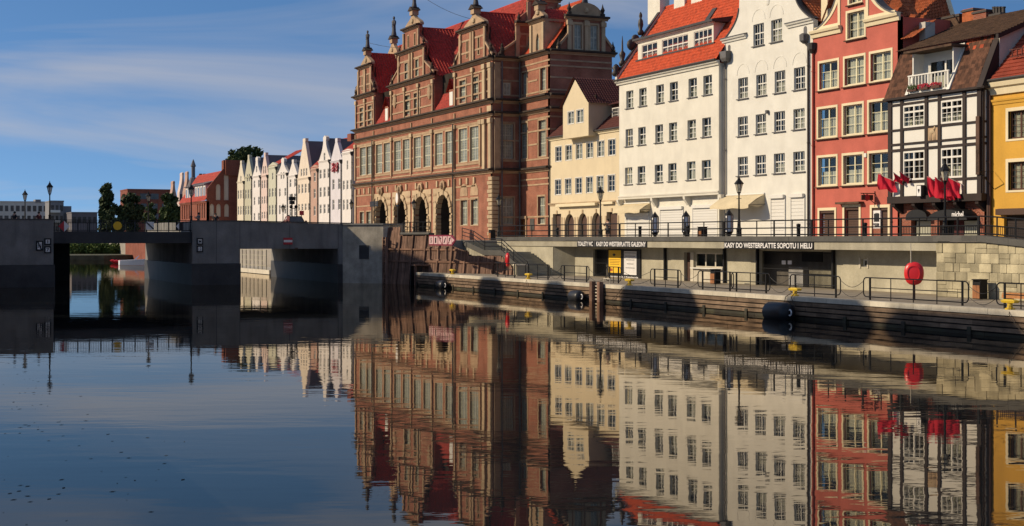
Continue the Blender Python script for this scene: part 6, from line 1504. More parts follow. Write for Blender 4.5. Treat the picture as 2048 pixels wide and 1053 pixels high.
for k in range(3):
    mb = MB(FFr); mb.box(ya - .2, ya + 2.6, .05, 1.3, zt - 3.1 - 3 * k, zt - 2.4 - 3 * k); part('balcony', mb, 'white_paint', t)
mb = MB(FFr); mb.box(yb, yb + 2.2, -10, -.5, .5, zt - 1.2); part('wing', mb, 'flat_grey', t)
far_block('warehouse', 'long low dark warehouse between the flats and the poplar', 142, 196, 427, 390, 'far_slate', 5, 1)
t, FFr, ya, yb, zt = far_block('brick_block', 'square red brick building behind the trees', 252, 345, 381, 420, 'far_brick', 4, 3)
far_block('brick_block', 'low brick wall of a building seen under the bridge', 246, 276, 470, 300, 'far_brick', 3, 1)

# ------------------------------------------------------------------ trees
def leaf_cloud(mb, blobs, n, size, squash=.8):
    tot = sum(b[3] ** 2 for b in blobs)
    for bx, by, bz_, r in blobs:
        for k in range(int(n * r * r / tot)):
            v = Vector((random.gauss(0, 1), random.gauss(0, 1), random.gauss(0, 1))).normalized() * r * (random.random() ** .45)
            c = Vector((bx, by, bz_)) + Vector((v.x, v.y, v.z * squash)); s = size * random.uniform(.5, 1.3)
            u = Vector((random.gauss(0, 1), random.gauss(0, 1), random.gauss(0, 1))).normalized(); w = u.orthogonal().normalized(); 
            q = u.cross(w)
            mb.add([tuple(c - w * s), tuple(c + q * s * .6), tuple(c + w * s), tuple(c - q * s * .6)], [(0, 1, 2, 3)])
def tree(name, label, px, pyt, d, width, base, mat, kind='round', n=2600, leaf=.35, group='trees beyond the bridge'):
    x, y = at_depth(px, d); zt = zd(pyt, d); H = zt - base; W = width * d / 2800 / 2
    t = thing(name, label, 'tree', (x, y, base), group)
    mb = MB(); mb.tube((x, y, base - .3), (x + .2, y, base + H * .5), W * .10 + .12, W * .05 + .06, 8)
    for k in range(6):
        a = k * 2.4; mb.tube((x, y, base + H * (.25 + .06 * k)), (x + cos(a) * W * .6, y + sin(a) * W * .6, base + H * (.5 + .06 * k)), .12, .04, 6)
    part('trunk', mb, 'bark', t)
    bl = []
    if kind == 'poplar':
        for k in range(16):
            f = k / 15; r = W * (.25 + .75 * sin(pi * min(1, .18 + .74 * (1 - f)))) * .8; bl.append((x + random.uniform(-.3, .3) * W, y + random.uniform(-.3, .3) * W, base + H * (.12 + .84 * f), max(.7, r * 1.0)))
        bl.append((x + W * .3, y + W * .3, zt - .4, W * .25))
    else:
        for k in range(16):
            a = random.uniform(0, 2 * pi); f = random.uniform(.0, 1); rr = W * .72 * (f ** .5); hh = random.uniform(-1, 1)
            bl.append((x + cos(a) * rr, y + sin(a) * rr, base + H * .62 + hh * H * .3 * (1.05 - f), W * random.uniform(.34, .55)))
        for k in range(4): r = W * random.uniform(.28, .4); a = k * 1.7; bl.append((x + cos(a) * W * .35 * (k > 0), y + sin(a) * W * .35 * (k > 0), zt - r - (.12 * H * random.random() if k else 0), r))
    mb = MB(); leaf_cloud(mb, bl, n, leaf); part('crown', mb, mat, t)
    return t
tree('poplar_tree', 'tall dark narrow poplar behind the bridge', 211, 368, 340, 36, .9, 'leaf_dark', 'poplar', 3200, .5)
tree('round_tree', 'dark round tree right of the poplar', 262, 384, 345, 62, .9, 'leaf_dark', 'round', 3600, .5)
tree('round_tree', 'low dark tree at the poplar foot', 232, 408, 335, 44, .9, 'leaf_dark', 'round', 2000, .45)
tree('round_tree', 'green tree in front of the brick hall', 340, 384, 330, 52, .9, 'leaf_mid', 'round', 3400, .5)
tree('round_tree', 'thin tree before the square brick building', 303, 404, 330, 36, .9, 'leaf_mid', 'round', 1100, .4)
tree('round_tree', 'big tree rising behind the gabled house roofs', 498, 288, 300, 96, PZ, 'leaf_mid', 'round', 4200, .5)
tree('round_tree', 'smaller treetop left behind the pale yellow gable', 466, 297, 305, 50, PZ, 'leaf_mid', 'round', 1800, .45)
# hedge along the far bank under the bridge
mb = MB(); bl = []
for k in range(26):
    x, y = at_depth(100 + k * 5.4, 302 + random.uniform(-3, 3)); bl.append((x, y, 1.6 + random.uniform(-.4, 1.0), random.uniform(1.2, 2.0)))
leaf_cloud(mb, bl, 7000, .35, .9)
tag(part('hedge', mb, 'leaf_bright', None, kind='stuff', loc=at_depth(170, 302) + (.9,)), 'bright green bank of shrubs seen under the bridge', 'shrubs')
# ------------------------------------------------------------------ the near bank granaries behind the viewer: their rounded gables throw the shade on the quay
SHX = tan(ANG)
gq = [(786, 831, 1.75), (834, 897, .1), (955, 1008, 0.0), (1085, 1137, .0), (1240, 1392, .35), (1560, 1745, .12), (1760, 2060, -.32)]
YG = -10.0; run = (QY - YG); up = run / cA * tan(SUN_EL)
for i, (p0, p1, dz) in enumerate(gq):
    xs0, xs1 = wx(p0, QY) - run * sA / cA, wx(p1, QY) - run * sA / cA; zt = QZ + up + .15 + dz; c = (xs0 + xs1) / 2; hw = (xs1 - xs0) / 2
    Fb = Fr('b', YG); he = zt - 4.5
    t = thing('granary', ('tallest', 'second tallest', 'narrow', 'slim', 'broad', 'long', 'last')[i] + ' round gabled brick granary on the near bank behind the viewer', 'granary', (c, YG, 2.6), 'granaries on the near bank')
    rr = min(hw, 1.6); pts = [(c - hw, 2.6), (c + hw, 2.6), (c + hw, zt - rr)] + [(c + hw - rr + rr * cos(pi / 2 * k / 6), zt - rr + rr * sin(pi / 2 * k / 6)) for k in range(1, 7)] + [(c - hw + rr - rr * sin(pi / 2 * k / 6), zt - rr + rr * cos(pi / 2 * k / 6)) for k in range(0, 7)]
    mb = MB(Fb); mb.wall(pts, (), 0, 12); part('wall', mb, 'granary_brick', t)
    for r in range(6):
        for k in range(max(1, int(hw * 2 / 2.6))):
            n = max(1, int(hw * 2 / 2.6)); a = c - hw + 2 * hw * (k + .5) / n; mb = MB(Fb); mb.box(a - .5, a + .5, .003, .06, 6 + r * 4.0, 7.6 + r * 4.0); part('window', mb, 'far_glass', t)
# ------------------------------------------------------------------ quay and promenade furniture
# upper promenade railings, one run for each house front
YRL = PY + .12
def prom_rail(px0, px1, label, step=35, pickets=False, zf=None):
    x0, x1 = wx(px0, YRL), wx(px1, YRL); n = max(1, round((px1 - px0) / step))
    zf = zf or (lambda x: CAPT)
    t = thing('promenade_railing', label, 'railing', (x0, YRL, CAPT), 'upper promenade railings')
    pts = [(x0 + (x1 - x0) * k / n, YRL, zf(x0 + (x1 - x0) * k / n)) for k in range(n + 1)]
    for k, p in enumerate(pts):
        r = .04 if k % 3 else .055
        mb = MB(); mb.tube((p[0], p[1], p[2] - .02), (p[0], p[1], p[2] + 1.0), r, r, 8); part('post', mb, 'black_metal', t)
    for b in (.10, .52, .99):
        mb = MB()
        for p, q in zip(pts, pts[1:]): mb.tube((p[0], p[1], p[2] + b), (q[0], q[1], q[2] + b), .04, .04, 6)
        part('rail', mb, 'black_metal', t)
    if pickets:
        m = int((x1 - x0) / .13)
        for k in range(m):
            x = x0 + (x1 - x0) * (k + .5) / m; z = zf(x); mb = None
            o = link('picket', unit('black_metal'), t, Vector((x, YRL, z + .31)) - WLOC[t.name], (0, 0, 0), (.022, .022, .42))
    return t
prom_rail(1000, 1098, 'upper promenade railing in front of the palace pavilion')
prom_rail(1100, 1238, 'upper promenade railing in front of the cream house')
prom_rail(1240, 1446, 'upper promenade railing in front of the white block')
prom_rail(1448, 1622, 'upper promenade railing in front of the curved gable house')
prom_rail(1624, 1800, 'upper promenade railing in front of the red house')
prom_rail(1802, 1956, 'picketed upper railing in front of the half timbered house', 38, True)
prom_rail(1958, 2070, 'picketed railing running down the ramp before the ochre house', 38, True, lambda x: CAPT + .03 - max(0, x - XB) * .078)
# railing above the leaning timber wall
t = thing('promenade_railing', 'dark railing above the leaning timber wall before the palace arches', 'railing', (-123, 47.2, TOPZ))
pts = [(-123.2 + 3.6 * k / 4, TY(TOPZ, -123.2 + 3.6 * k / 4) + .1, TOPZ + .16) for k in range(5)]
rail_line(t, pts, 1.0, .03, (.12, .55, 1.0), post=.055)
# bollard posts on the promenade
for i, px in enumerate((1115, 1280, 1376, 1597, 1730)):
    x, y = wx(px, PY + 1.1), PY + 1.1; t = thing('bollard_post', ('short black post before the cream house doors', 'short black post left of the first display case', 'short black post by the second display case', 'short black post at the right of the curved gable house', 'short black post under the hanging sign of the red house')[i], 'bollard', (x, y, PZ), 'black promenade posts')
    mb = MB(); mb.lathe((x, y, PZ), [(.15, 0), (.15, .1), (.12, .14), (.12, .95), (.14, 1.0), (.13, 1.1), (.02, 1.13)], 12); part('shaft', mb, 'black_metal', t, True)
    mb = MB(); mb.tube((x, y, PZ + .8), (x, y, PZ + .88), .13, .13, 12); part('collar', mb, 'lead_grey', t)
# street lamps
def lamp(x, y, z, label, H=4.35):
    t = thing('street_lamp', label, 'street lamp', (x, y, z), 'old style street lamps')
    mb = MB(); mb.lathe((x, y, z), [(.24, 0), (.24, .12), (.19, .18), (.17, .75), (.2, .8), (.12, .95), (.1, 1.3), (.13, 1.34), (.075, 1.42)], 12); part('base', mb, 'black_metal', t)
    hp = H - 1.15
    mb = MB(); mb.lathe((x, y, z), [(.07, 1.4), (.05, hp - .1), (.09, hp - .05), (.05, hp)], 10); part('pole', mb, 'black_metal', t)
    mb = MB(); mb.tube((x - .28, y, z + hp - .35), (x + .28, y, z + hp - .35), .02, .02, 6); part('ladder_bar', mb, 'black_metal', t)
    mb = MB(); mb.lathe((x, y, z), [(.10, hp), (.14, hp + .06), (.12, hp + .10)], 6); part('lantern_seat', mb, 'black_metal', t)
    mb = MB(); mb.lathe((x, y, z), [(.125, hp + .12), (.235, hp + .62)], 6); part('lantern_glass', mb, 'lamp_glass', t)
    for k in range(6):
        a = 2 * pi * k / 6; mb = MB(); mb.tube((x + .13 * cos(a), y + .13 * sin(a), z + hp + .1), (x + .245 * cos(a), y + .245 * sin(a), z + hp + .64), .016, .016, 5); part('lantern_bar', mb, 'black_metal', t)
    mb = MB(); mb.lathe((x, y, z), [(.32, hp + .62), (.31, hp + .68), (.15, hp + .88), (.11, hp + .9), (.11, hp + .98), (.05, hp + 1.03), (.03, hp + 1.12), (.01, hp + 1.2)], 6); part('lantern_roof', mb, 'black_metal', t)
    mb = MB(); mb.ball((x, y, z + hp + .3), .07, 8, 6); part('bulb', mb, 'white_paint', t)
    return t
L0 = None
for px, Y, lab in ((1201, PY + .6, 'street lamp before the cream house arches'), (1478, PY + .6, 'street lamp before the curved gable house awning'), (1890, PY + .6, 'tall street lamp in front of the half timbered house flags'), (998, PY + .9, 'street lamp at the palace corner above the stairs'), (828, 50.5, 'street lamp between the palace arches')):
    x = wx(px, Y)
    if L0 is None: L0 = lamp(x, Y, PZ, lab); Lx = Vector((x, Y, PZ))
    else: clone(L0, (x, Y, PZ), lab)
clone(L0, (wx(703, 56), 56, zr - 1.0 if False else PZ + .9), 'street lamp left of the palace at the bridge end')
for px, d_, lab, dz in ((99.5, BX - .9, 'lamp on the left bridge pier nearest the middle span', 0), (382.5, BX - 1.2, 'lamp on the bridge at the right end of the middle span', 0), (50, BX2 + 1, 'lamp on the far side of the left bridge pier', 0), (297, BX2 + 1, 'lamp on the far side of the bridge before the brick block', 0)):
    y = wy(px, d_); clone(L0, (d_, y, zl - .95), lab)
clone(L0, (wx(566, 50), 50, PZ + .6), 'lamp beyond the bridge before the low white gable')
# glazed display cases
def display_case(x, y, label):
    t = thing('display_case', label, 'display case', (x, y, PZ), 'pointed display cases')
    mb = MB(); mb.tube((x, y, PZ), (x, y, PZ + .5), .05); part('stem', mb, 'black_metal', t)
    mb = MB(); mb.lathe((x, y, PZ), [(.04, .22), (.27, .62), (.29, .66)], 6); part('base', mb, 'black_metal', t)
    mb = MB(); mb.lathe((x, y, PZ), [(.245, .66), (.245, 1.75)], 6); part('glass_body', mb, 'sign_white', t)
    for k in range(6):
        a = 2 * pi * k / 6; mb = MB(); mb.tube((x + .27 * cos(a), y + .27 * sin(a), PZ + .64), (x + .27 * cos(a), y + .27 * sin(a), PZ + 1.77), .028, .028, 5); part('upright', mb, 'black_metal', t)
    a = -pi / 2; 
    for k in (4,): 
        a = 2 * pi * (k + .5) / 6; c = Vector((x + .222 * cos(a), y + .222 * sin(a), PZ + 1.2)); link('poster', unit('lead_grey'), t, c - WLOC[t.name], (0, 0, a + pi / 2), (.14, .012, .8))
    mb = MB(); mb.lathe((x, y, PZ), [(.30, 1.76), (.28, 1.82), (.06, 2.12), (.02, 2.2)], 6); part('cap', mb, 'black_metal', t)
    return t
D0 = display_case(wx(1310, PY + 1.3), PY + 1.3, 'pointed display case below the small beige awning')
clone(D0, (wx(1372, PY + 1.3), PY + 1.3, PZ), 'pointed display case before the white shop shutters')
clone(D0, (wx(1458, PY + 1.3), PY + 1.3, PZ), 'pointed display case just left of the lamp by the wide awning')
# litter bins
def litter_bin(x, y, z, label, two=False, rz=0):
    t = thing('litter_bin', label, 'litter bin', (x, y, z), 'black bins with wooden slats')
    mb = MB(); mb.box(x - .27, x + .27, y - .24, y + .24, z + .03, z + .9); part('body', mb, 'black_metal', t)
    for k in range(5):
        a = x - .255 + .51 * k / 5; mb = MB(); mb.box(a + .006, a + .096, y - .27, y - .242, z + .06, z + .72); part('slat', mb, 'bin_wood', t)
    mb = MB(); mb.box(x - .3, x + .3, y - .28, y + .28, z + .98, z + 1.03); part('lid', mb, 'black_metal', t)
    for sx in (-.25, .25): mb = MB(); mb.box(x + sx - .03, x + sx + .03, y - .22, y + .22, z + .9, z + .98); part('lid_support', mb, 'black_metal', t)
    return t
x, y = wx(1960, 50.7), 50.7; B0 = litter_bin(x, y, QZ, 'wood fronted bin against the stone wall at the right')
x, y = floor_at(1431, 569, QZ); clone(B0, (x, y, QZ), 'wood fronted bin before the kiosk windows on the quay')
clone(B0, (wx(1405, PY + 2), PY + 2, PZ), 'bin on the upper promenade between two display cases')
clone(B0, (wx(984, 54.5), 54.5, PZ), 'bin at the palace corner near the stairs')
# quay railings
def quay_rail(px0, px1, label, Y=45.1, ends=True, mids=1):
    x0, x1 = wx(px0, Y), wx(px1, Y); H = 1.12; R = .22
    t = thing('quay_railing', label, 'railing', (x0, Y, QZ), 'low quay railings')
    mb = MB(); z0 = QZ + .16; z1 = QZ + H
    loop = []
    for cx, cz, a0 in ((x0 + R, z1 - R, pi), (x1 - R, z1 - R, pi / 2), (x1 - R, z0 + R, 0), (x0 + R, z0 + R, -pi / 2)):
        loop += [(cx + R * cos(a0 - pi / 2 * k / 4), Y, cz + R * sin(a0 - pi / 2 * k / 4)) for k in range(5)]
    mb.path(loop + [loop[0]], .03, 6); part('frame', mb, 'black_metal', t)
    xi0, xi1 = x0 + .45, x1 - .45
    for x in (xi0, xi1):
        mb = MB(); mb.tube((x, Y + .05, QZ - .02), (x, Y + .05, z1 - .02), .055, .055, 8); part('post', mb, 'black_metal', t)
    mb = MB(); mb.tube((xi0, Y, QZ + .62), (xi1, Y, QZ + .62), .024, .024, 6); part('rail', mb, 'black_metal', t)
    for k in range(mids):
        x = xi0 + (xi1 - xi0) * (k + 1) / (mids + 1); mb = MB(); mb.tube((x, Y, QZ + .0), (x, Y, z1), .024, .024, 6); part('bar', mb, 'black_metal', t)
    return t
quay_rail(990, 1033, 'short quay railing in front of the first red lifebuoy', 45.2)
quay_rail(1051, 1100, 'short quay railing at the foot of the stairs', 45.2)
quay_rail(1122, 1178, 'short quay railing left of the barred gate', 45.2)
quay_rail(1212, 1242, 'small gate railing in front of the yellow poster', 46.0)
quay_rail(1301, 1362, 'short quay railing right of the poster boards', 45.2)
quay_rail(1396, 1467, 'quay railing in front of the kiosk windows', 45.2)
quay_rail(1463, 1540, 'quay railing joined on before the plain wall', 45.2)
quay_rail(1580, 1681, 'quay railing behind the yellow bollard before the dark entrance', 45.2)
quay_rail(1727, 1937, 'long quay railing behind the big red lifebuoy', 45.2, True, 3)
quay_rail(1993, 2130, 'quay railing at the right edge before the bench', 45.2, True, 2)
# sagging chains between the railings
for i, (p0, p1) in enumerate(((1100, 1122), (1178, 1212), (1242, 1301), (1362, 1396), (1540, 1580), (1681, 1727), (1937, 1993))):
    x0, x1 = wx(p0, 45.2) - .03, wx(p1, 45.2) + .03; mb = MB()
    for zz in (.95, .45):
        mb.path([(x0 + (x1 - x0) * k / 8, 45.2, QZ + zz - .35 * sin(pi * k / 8)) for k in range(9)], .014, 5)
    t = thing('chain', 'pair of chains hung between quay railings, ' + ('first', 'second', 'third', 'fourth', 'fifth', 'sixth', 'last')[i] + ' from the stairs', 'chain', (x0, 45.2, QZ), 'chains between quay railings')
    for zz in (.95, .45):
        mb = MB(); mb.path([(x0 + (x1 - x0) * k / 8, 45.2, QZ + zz - .35 * sin(pi * k / 8)) for k in range(9)], .014, 5); part('strand', mb, 'black_metal', t)
# yellow mooring bollards
def bollard(px, label, ref=None):
    Y = QY + .28; x = wx(px, Y)
    if ref: return clone(ref, (x, Y, QZ + .03), label)
    t = thing('mooring_bollard', label, 'bollard', (x, Y, QZ + .03), 'yellow mooring bollards'); z = QZ + .03
    mb = MB(); mb.lathe((x, Y, z), [(.22, 0), (.22, .05), (.12, .09), (.11, .26), (.15, .30)], 10); part('stem', mb, 'yellow_paint', t)
    mb = MB(); mb.add([(x - .36, Y - .13, z + .29), (x + .36, Y - .13, z + .29), (x + .36, Y + .13, z + .29), (x - .36, Y + .13, z + .29), (x - .42, Y - .15, z + .38), (x + .42, Y - .15, z + .38), (x + .42, Y + .15, z + .38), (x - .42, Y + .15, z + .38), (x - .25, Y - .1, z + .44), (x + .25, Y - .1, z + .44), (x + .25, Y + .1, z + .44), (x - .25, Y + .1, z + .44)], [(3, 2, 1, 0), (0, 1, 5, 4), (1, 2, 6, 5), (2, 3, 7, 6), (3, 0, 4, 7), (4, 5, 9, 8), (5, 6, 10, 9), (6, 7, 11, 10), (7, 4, 8, 11), (8, 9, 10, 11)]); part('head', mb, 'yellow_paint', t)
    return t
b0 = bollard(1590, 'yellow mooring bollard with ropes to the big black fender')
for px, lab in ((905, 'yellow mooring bollard furthest left by the timber wall'), (1057, 'yellow mooring bollard near the foot of the stairs'), (1259, 'yellow mooring bollard below the poster boards'), (2020, 'yellow mooring bollard at the right edge')): bollard(px, lab, b0)
# black fenders hung on the quay face with their ropes
def fender(px, r, half, label, flat=False, eye=True):
    Y = QY - r - .12; x = wx(px, Y); z = r * .62
    t = thing('fender', label, 'fender', (x, Y, z), 'black rubber fenders')
    prof = [(.02, -half)] + [(r * sin(pi / 2 * k / 5), -half + r * .6 * (1 - cos(pi / 2 * k / 5))) for k in range(1, 6)]; prof += [(q, -w) for q, w in reversed(prof)]
    mb = MB(); n = 16; m = len(prof); vs = []
    for rr, zz in prof: vs += [(x + zz, Y + rr * cos(2 * pi * i / n), z + rr * sin(2 * pi * i / n)) for i in range(n)]
    mb.add(vs, [(k * n + i, k * n + (i + 1) % n, (k + 1) * n + (i + 1) % n, (k + 1) * n + i) for k in range(m - 1) for i in range(n)]); part('body', mb, 'black_rubber', t, True)
    if eye: mb = MB(); mb.path([(x + half + .05 + .14 * cos(a * pi / 4), Y - .02, z + .02 + .16 * sin(a * pi / 4)) for a in range(-3, 6)], .035, 6); part('shackle', mb, 'sign_white', t)
    return t, x, Y, z
t, x, Y, z = fender(1557, .55, 1.0, 'big black fender floating below the right yellow bollard')
for s, bx in ((-.3, -.15), (.75, .12)):
    mb = MB(); X0 = wx(1590, QY + .28) + bx; pts = [(X0 + (x + s - X0) * k / 10, QY + .2 - .35 * min(1, k / 3), QZ + .25 - (QZ - .1 - z * .5) * (k / 10) ** .8 + .1 * sin(pi * k / 10)) for k in range(11)]; mb.path(pts, .02, 5); part('rope', mb, 'rope', t)
t, x, Y, z = fender(1153, .42, .75, 'black fender below the quay left of the pile ladder')
t, x, Y, z = fender(884, .42, .7, 'small black fender at the far end of the quay')
for px, dx, lab in ((905, -1.0, 'thin mooring rope hanging from the furthest bollard'), (1057, 1.0, 'thin mooring rope hanging below the stairs bollard'), (1259, -1.8, 'mooring rope slanting from the poster bollard to the pile ladder'), (2020, 1.2, 'mooring rope leading off the right edge bollard')):
    x0 = wx(px, QY + .2); mb = MB(); pts = [(x0 + dx * k / 8, QY + .15 - .28 * min(1, k / 2), QZ + .2 - 1.15 * (k / 8) - .12 * sin(pi * k / 8)) for k in range(9)]; mb.path(pts, .018, 5)
    tag(part('mooring_rope', mb, 'rope', None, loc=(x0, QY, QZ)), lab, 'rope', 'mooring ropes')
# pile ladder on the quay face
x = wx(1199, QY); t = thing('quay_ladder', 'timber pile ladder on the quay face below the poster boards', 'ladder', (x, QY - .1, -.5))
for s in (-.55, .55): piece('pile', 'pile_wood', t, Fr('f', QY), x + s - .2, x + s + .2, .08, .4, -.8, 1.35, 'soft')
for k in range(6): piece('rung', 'coping', t, Fr('f', QY), x - .34, x + .34, .1, .18, -.1 + .22 * k, -.02 + .22 * k)
mb = MB(); mb.path([(x - .45, QY + .55, QZ), (x - .45, QY + .55, QZ + .38), (x + .45, QY + .55, QZ + .38), (x + .45, QY + .55, QZ)], .03, 6); part('hand_loop', mb, 'coping', t)
# lifebuoys on posts
def lifebuoy(px, py, label, w=.95, h=1.25, turn=0.0):
    x, y = floor_at(px, py, QZ); t = thing('lifebuoy_station', label, 'lifebuoy', (x, y, QZ), 'red lifebuoy stations')
    mb = MB(); mb.tube((x, y, QZ), (x, y, QZ + 1.35), .07, .06, 8); part('post', mb, 'shutter_brown', t)
    mb = MB(); mb.tube((x - .02, y - .16, QZ + .9), (x - .06, y - .16, QZ + 2.85), .022, .022, 6); part('boat_hook', mb, 'coping', t)
    n = 22; pts = []
    for k in range(n):
        a = 2 * pi * k / n; rr = 1 - .025 * cos(4 * a); pts.append((cos(a) * w / 2 * rr, sin(a) * h / 2 * rr * (1.0 if sin(a) > -.5 else 1.08)))
    u = Vector((cA * 0 + cos(turn), sin(turn), 0)); nn = Vector((sin(turn), -cos(turn), 0)); C = Vector((x, y, QZ + 1.36)); mb = MB(); vs = []
    for f, o in ((.86, -.10), (1.0, -.06), (1.0, .05), (.9, .13), (.7, .17), (.4, .19), (.02, .19)):
        vs += [tuple(C + u * a * f + nn * o + Vector((0, 0, z * f))) for a, z in pts]
    m = 7; mb.add(vs, [(k * n + i, k * n + (i + 1) % n, (k + 1) * n + (i + 1) % n, (k + 1) * n + i) for k in range(m - 1) for i in range(n)] + [tuple(range(n - 1, -1, -1))]); part('case', mb, 'red_plastic', t, True)
    mb = MB()
    mb.path([tuple(C + u * a * .62 + nn * .185 + Vector((0, 0, z * .62))) for a, z in pts] + [tuple(C + u * pts[0][0] * .62 + nn * .185 + Vector((0, 0, pts[0][1] * .62)))], .03, 6); part('moulded_ring', mb, 'red_plastic', t)
    return t
lifebuoy(1828, 601, 'big red lifebuoy case on a post behind the long railing', .98, 1.15, .75)
lifebuoy(1016, 553, 'red lifebuoy case on a post at the foot of the timber wall', .95, 1.15, -.35)
# bench at the right
x, y = wx(2040, 50.3), 50.3; t = thing('bench', 'low wooden bench by the stone wall at the right edge', 'bench', (x, y, QZ))
for k in range(3): mb = MB(); mb.box(x - .9, x + 1.4, y - .28 + .19 * k, y - .11 + .19 * k, QZ + .38, QZ + .44); part('seat_slat', mb, 'bench_wood', t)
for q in (-.7, 1.1): mb = MB(); mb.box(x + q - .06, x + q + .06, y - .24, y + .24, QZ, QZ + .378); part('leg', mb, 'fascia_concrete', t)
mb = MB(); mb.box(x - .9, x + 1.4, y - .31, y - .285, QZ + .18, QZ + .36); part('front_board', mb, 'bench_wood', t)
# concrete block with cleat at the foot of the stairs
x, y = floor_at(1041, 552, QZ); t = thing('concrete_block', 'grey concrete block at the foot of the quay stairs', 'block', (x, y, QZ))
mb = MB(); mb.slab([(x - .5, y - .4), (x + .4, y - .5), (x + .5, y + .5), (x - .5, y + .5)], QZ, QZ + .85); part('block', mb, 'fascia_concrete', t)
mb = MB(); mb.slab([(x - .56, y - .46), (x + .46, y - .56), (x + .56, y + .56), (x - .56, y + .56)], QZ + .851, QZ + .95); part('cap', mb, 'coping', t)
# big timber and rubber fender at the end of the quay
x = XQ0 - .55; t = thing('corner_fender', 'tall curved fender with rusty frame at the far quay end', 'fender', (x, QY + .6, 0))
mb = MB(); prof = [(x - .2 + .35 * cos(a * pi / 8), QY + .6 + .9 * sin(a * pi / 8)) for a in range(4, 13)]; prof += [(p_[0] + .25, p_[1]) for p_ in reversed(prof)]
mb.slab(prof, -.3, 1.75); part('fender_body', mb, 'black_rubber', t)
mb = MB(); mb.box(x - .4, x + .5, QY - .1, QY + 1.4, 1.76, 1.88); part('frame', mb, 'pile_wood', t)
for q in (0, 1.3): mb = MB(); mb.box(x + .2, x + .42, QY - .05 + q, QY + .12 + q, -.4, 1.758); part('frame_post', mb, 'pile_wood', t)
# ladder by the bridge
x = -124.55; y = 42.95; t = thing('wall_ladder', 'rusty ladder between the bridge wing and the timber wall', 'ladder', (x, y, -.3))
for s in (-.42, .42): mb = MB(); mb.box(x + s - .09, x + s + .09, y - .1, y + .1, -.5, EYE + .1); part('stile', mb, 'pile_wood', t)
for k in range(11): mb = MB(); mb.tube((x - .42, y, .1 + .4 * k), (x + .42, y, .1 + .4 * k), .04); part('rung', mb, 'pile_wood', t)

# ------------------------------------------------------------------ kiosk fittings under the promenade
def barred(name, label, a0, a1, z0, z1, o, gap=.13, rails=(0.03, .5, .97)):
    t = thing(name, label, 'gate', FK.p((a0 + a1) / 2, o, z0))
    n = int((a1 - a0) / gap)
    for k in range(n + 1): piece('bar', 'black_metal', t, FK, a0 + (a1 - a0) * k / n - .012, a0 + (a1 - a0) * k / n + .012, o - .02, o + .02, z0 + .02, z1)
    for r in rails: piece('cross_bar', 'black_metal', t, FK, a0, a1, o - .022, o + .022, z0 + (z1 - z0) * r - .025, z0 + (z1 - z0) * r + .025)
    return t
barred('barred_gate', 'narrow black barred gate left of the poster boards', KX(1188), KX(1216), QZ, KZ(1200, 500), -.12)
barred('barred_gate', 'wide black barred screen across the dark ticket entrance', KX(1522), KX(1666), QZ, KZ(1590, 504), -.15, .12)
t = thing('ticket_counter', 'pale ticket counter with papers behind the barred screen', 'counter', (KX(1575), KY + 1.0, QZ))
mb = MB(FK); mb.box(KX(1562), KX(1590), -1.2, -.6, QZ, QZ + 1.25); part('front', mb, 'sign_white', t)
mb = MB(FK); mb.box(KX(1580), KX(1620), -1.1, -.9, QZ + 1.6, QZ + 2.4); part('screen_panel', mb, 'sign_black', t)
mb = MB(FK); mb.box(KX(1600), KX(1660), -1.0, -.7, QZ, QZ + 1.15); part('side_counter', mb, 'wall_concrete', t)
for i, px in enumerate((1561, 1573)): tag(part('paper_notice', MB(FK).box(KX(px), KX(px + 8), -.10, -.09, KZ(px, 529), KZ(px, 521.5)), 'sign_white', None, loc=FK.p(KX(px), -.1, KZ(px, 529))), ('left', 'right')[i] + ' white paper notice on the barred ticket screen', 'notice', 'paper notices')
# poster board
a0, a1 = KX(1217.5), KX(1283); z0, z1 = KZ(1250, 559), KZ(1250, 499)
t = thing('poster_board', 'black board with a yellow poster and a white price list', 'poster board', FK.p((a0 + a1) / 2, .05, z0))
mb = MB(FK); mb.box(a0, a1, .02, .10, z0, z1); part('board', mb, 'sign_black', t)
py0, py1 = KX(1220), KX(1244); mb = MB(FK); mb.box(py0, py1, .10, .115, KZ(1232, 546), KZ(1232, 501)); part('yellow_poster', mb, 'sign_yellow', t)
mb = MB(FK); mb.box(py0 + .05, py0 + .65, .115, .12, KZ(1232, 543), KZ(1232, 537.5)); part('orange_panel', mb, 'roof_orange', t)
for k in range(4):
    zz = KZ(1232, 520 + 3.2 * k); mb = MB(FK); mb.box(py0 + .12 + .04 * k, py1 - .12 - .04 * k, .115, .119, zz, zz + .035); part('text_line', mb, 'brown_frame', t)
mb = MB(FK); mb.lathe(((py0 + py1) / 2 - .1, .116, KZ(1232, 510)), [(.02, -.12), (.28, 0), (.02, .12)], 10, 1, .03); part('ship_emblem', mb, 'sign_black', t)
wq0, wq1 = KX(1250.5), KX(1275.5); zq0, zq1 = KZ(1262, 550), KZ(1262, 503); mb = MB(FK); mb.box(wq0, wq1, .10, .115, zq0, zq1); part('white_poster', mb, 'sign_white', t)
for k in range(10):
    a = wq0 + .06 + (wq1 - wq0 - .12) * k / 9; mb = MB(FK); mb.box(a - .008, a + .008, .115, .118, zq0 + .1, zq1 - .08); part('table_rule', mb, 'lead_grey', t)
for f, g in ((.92, 1.0), (.78, .9), (.62, .75), (.45, .6), (.28, .8)):
    c = (wq0 + wq1) / 2; w_ = (wq1 - wq0) / 2 * g * .9; mb = MB(FK); mb.box(c - w_, c + w_, .118, .121, zq0 + (zq1 - zq0) * f, zq0 + (zq1 - zq0) * f + .04); part('table_row', mb, 'sign_black', t)
link('lettering', fit_text('Restauracja i Kawiarnia', (a1 - a0) * .88, .16, 'sign_white'), t, Vector(FK.p((a0 + a1) / 2, .11, z0 + .1)) - WLOC[t.name])
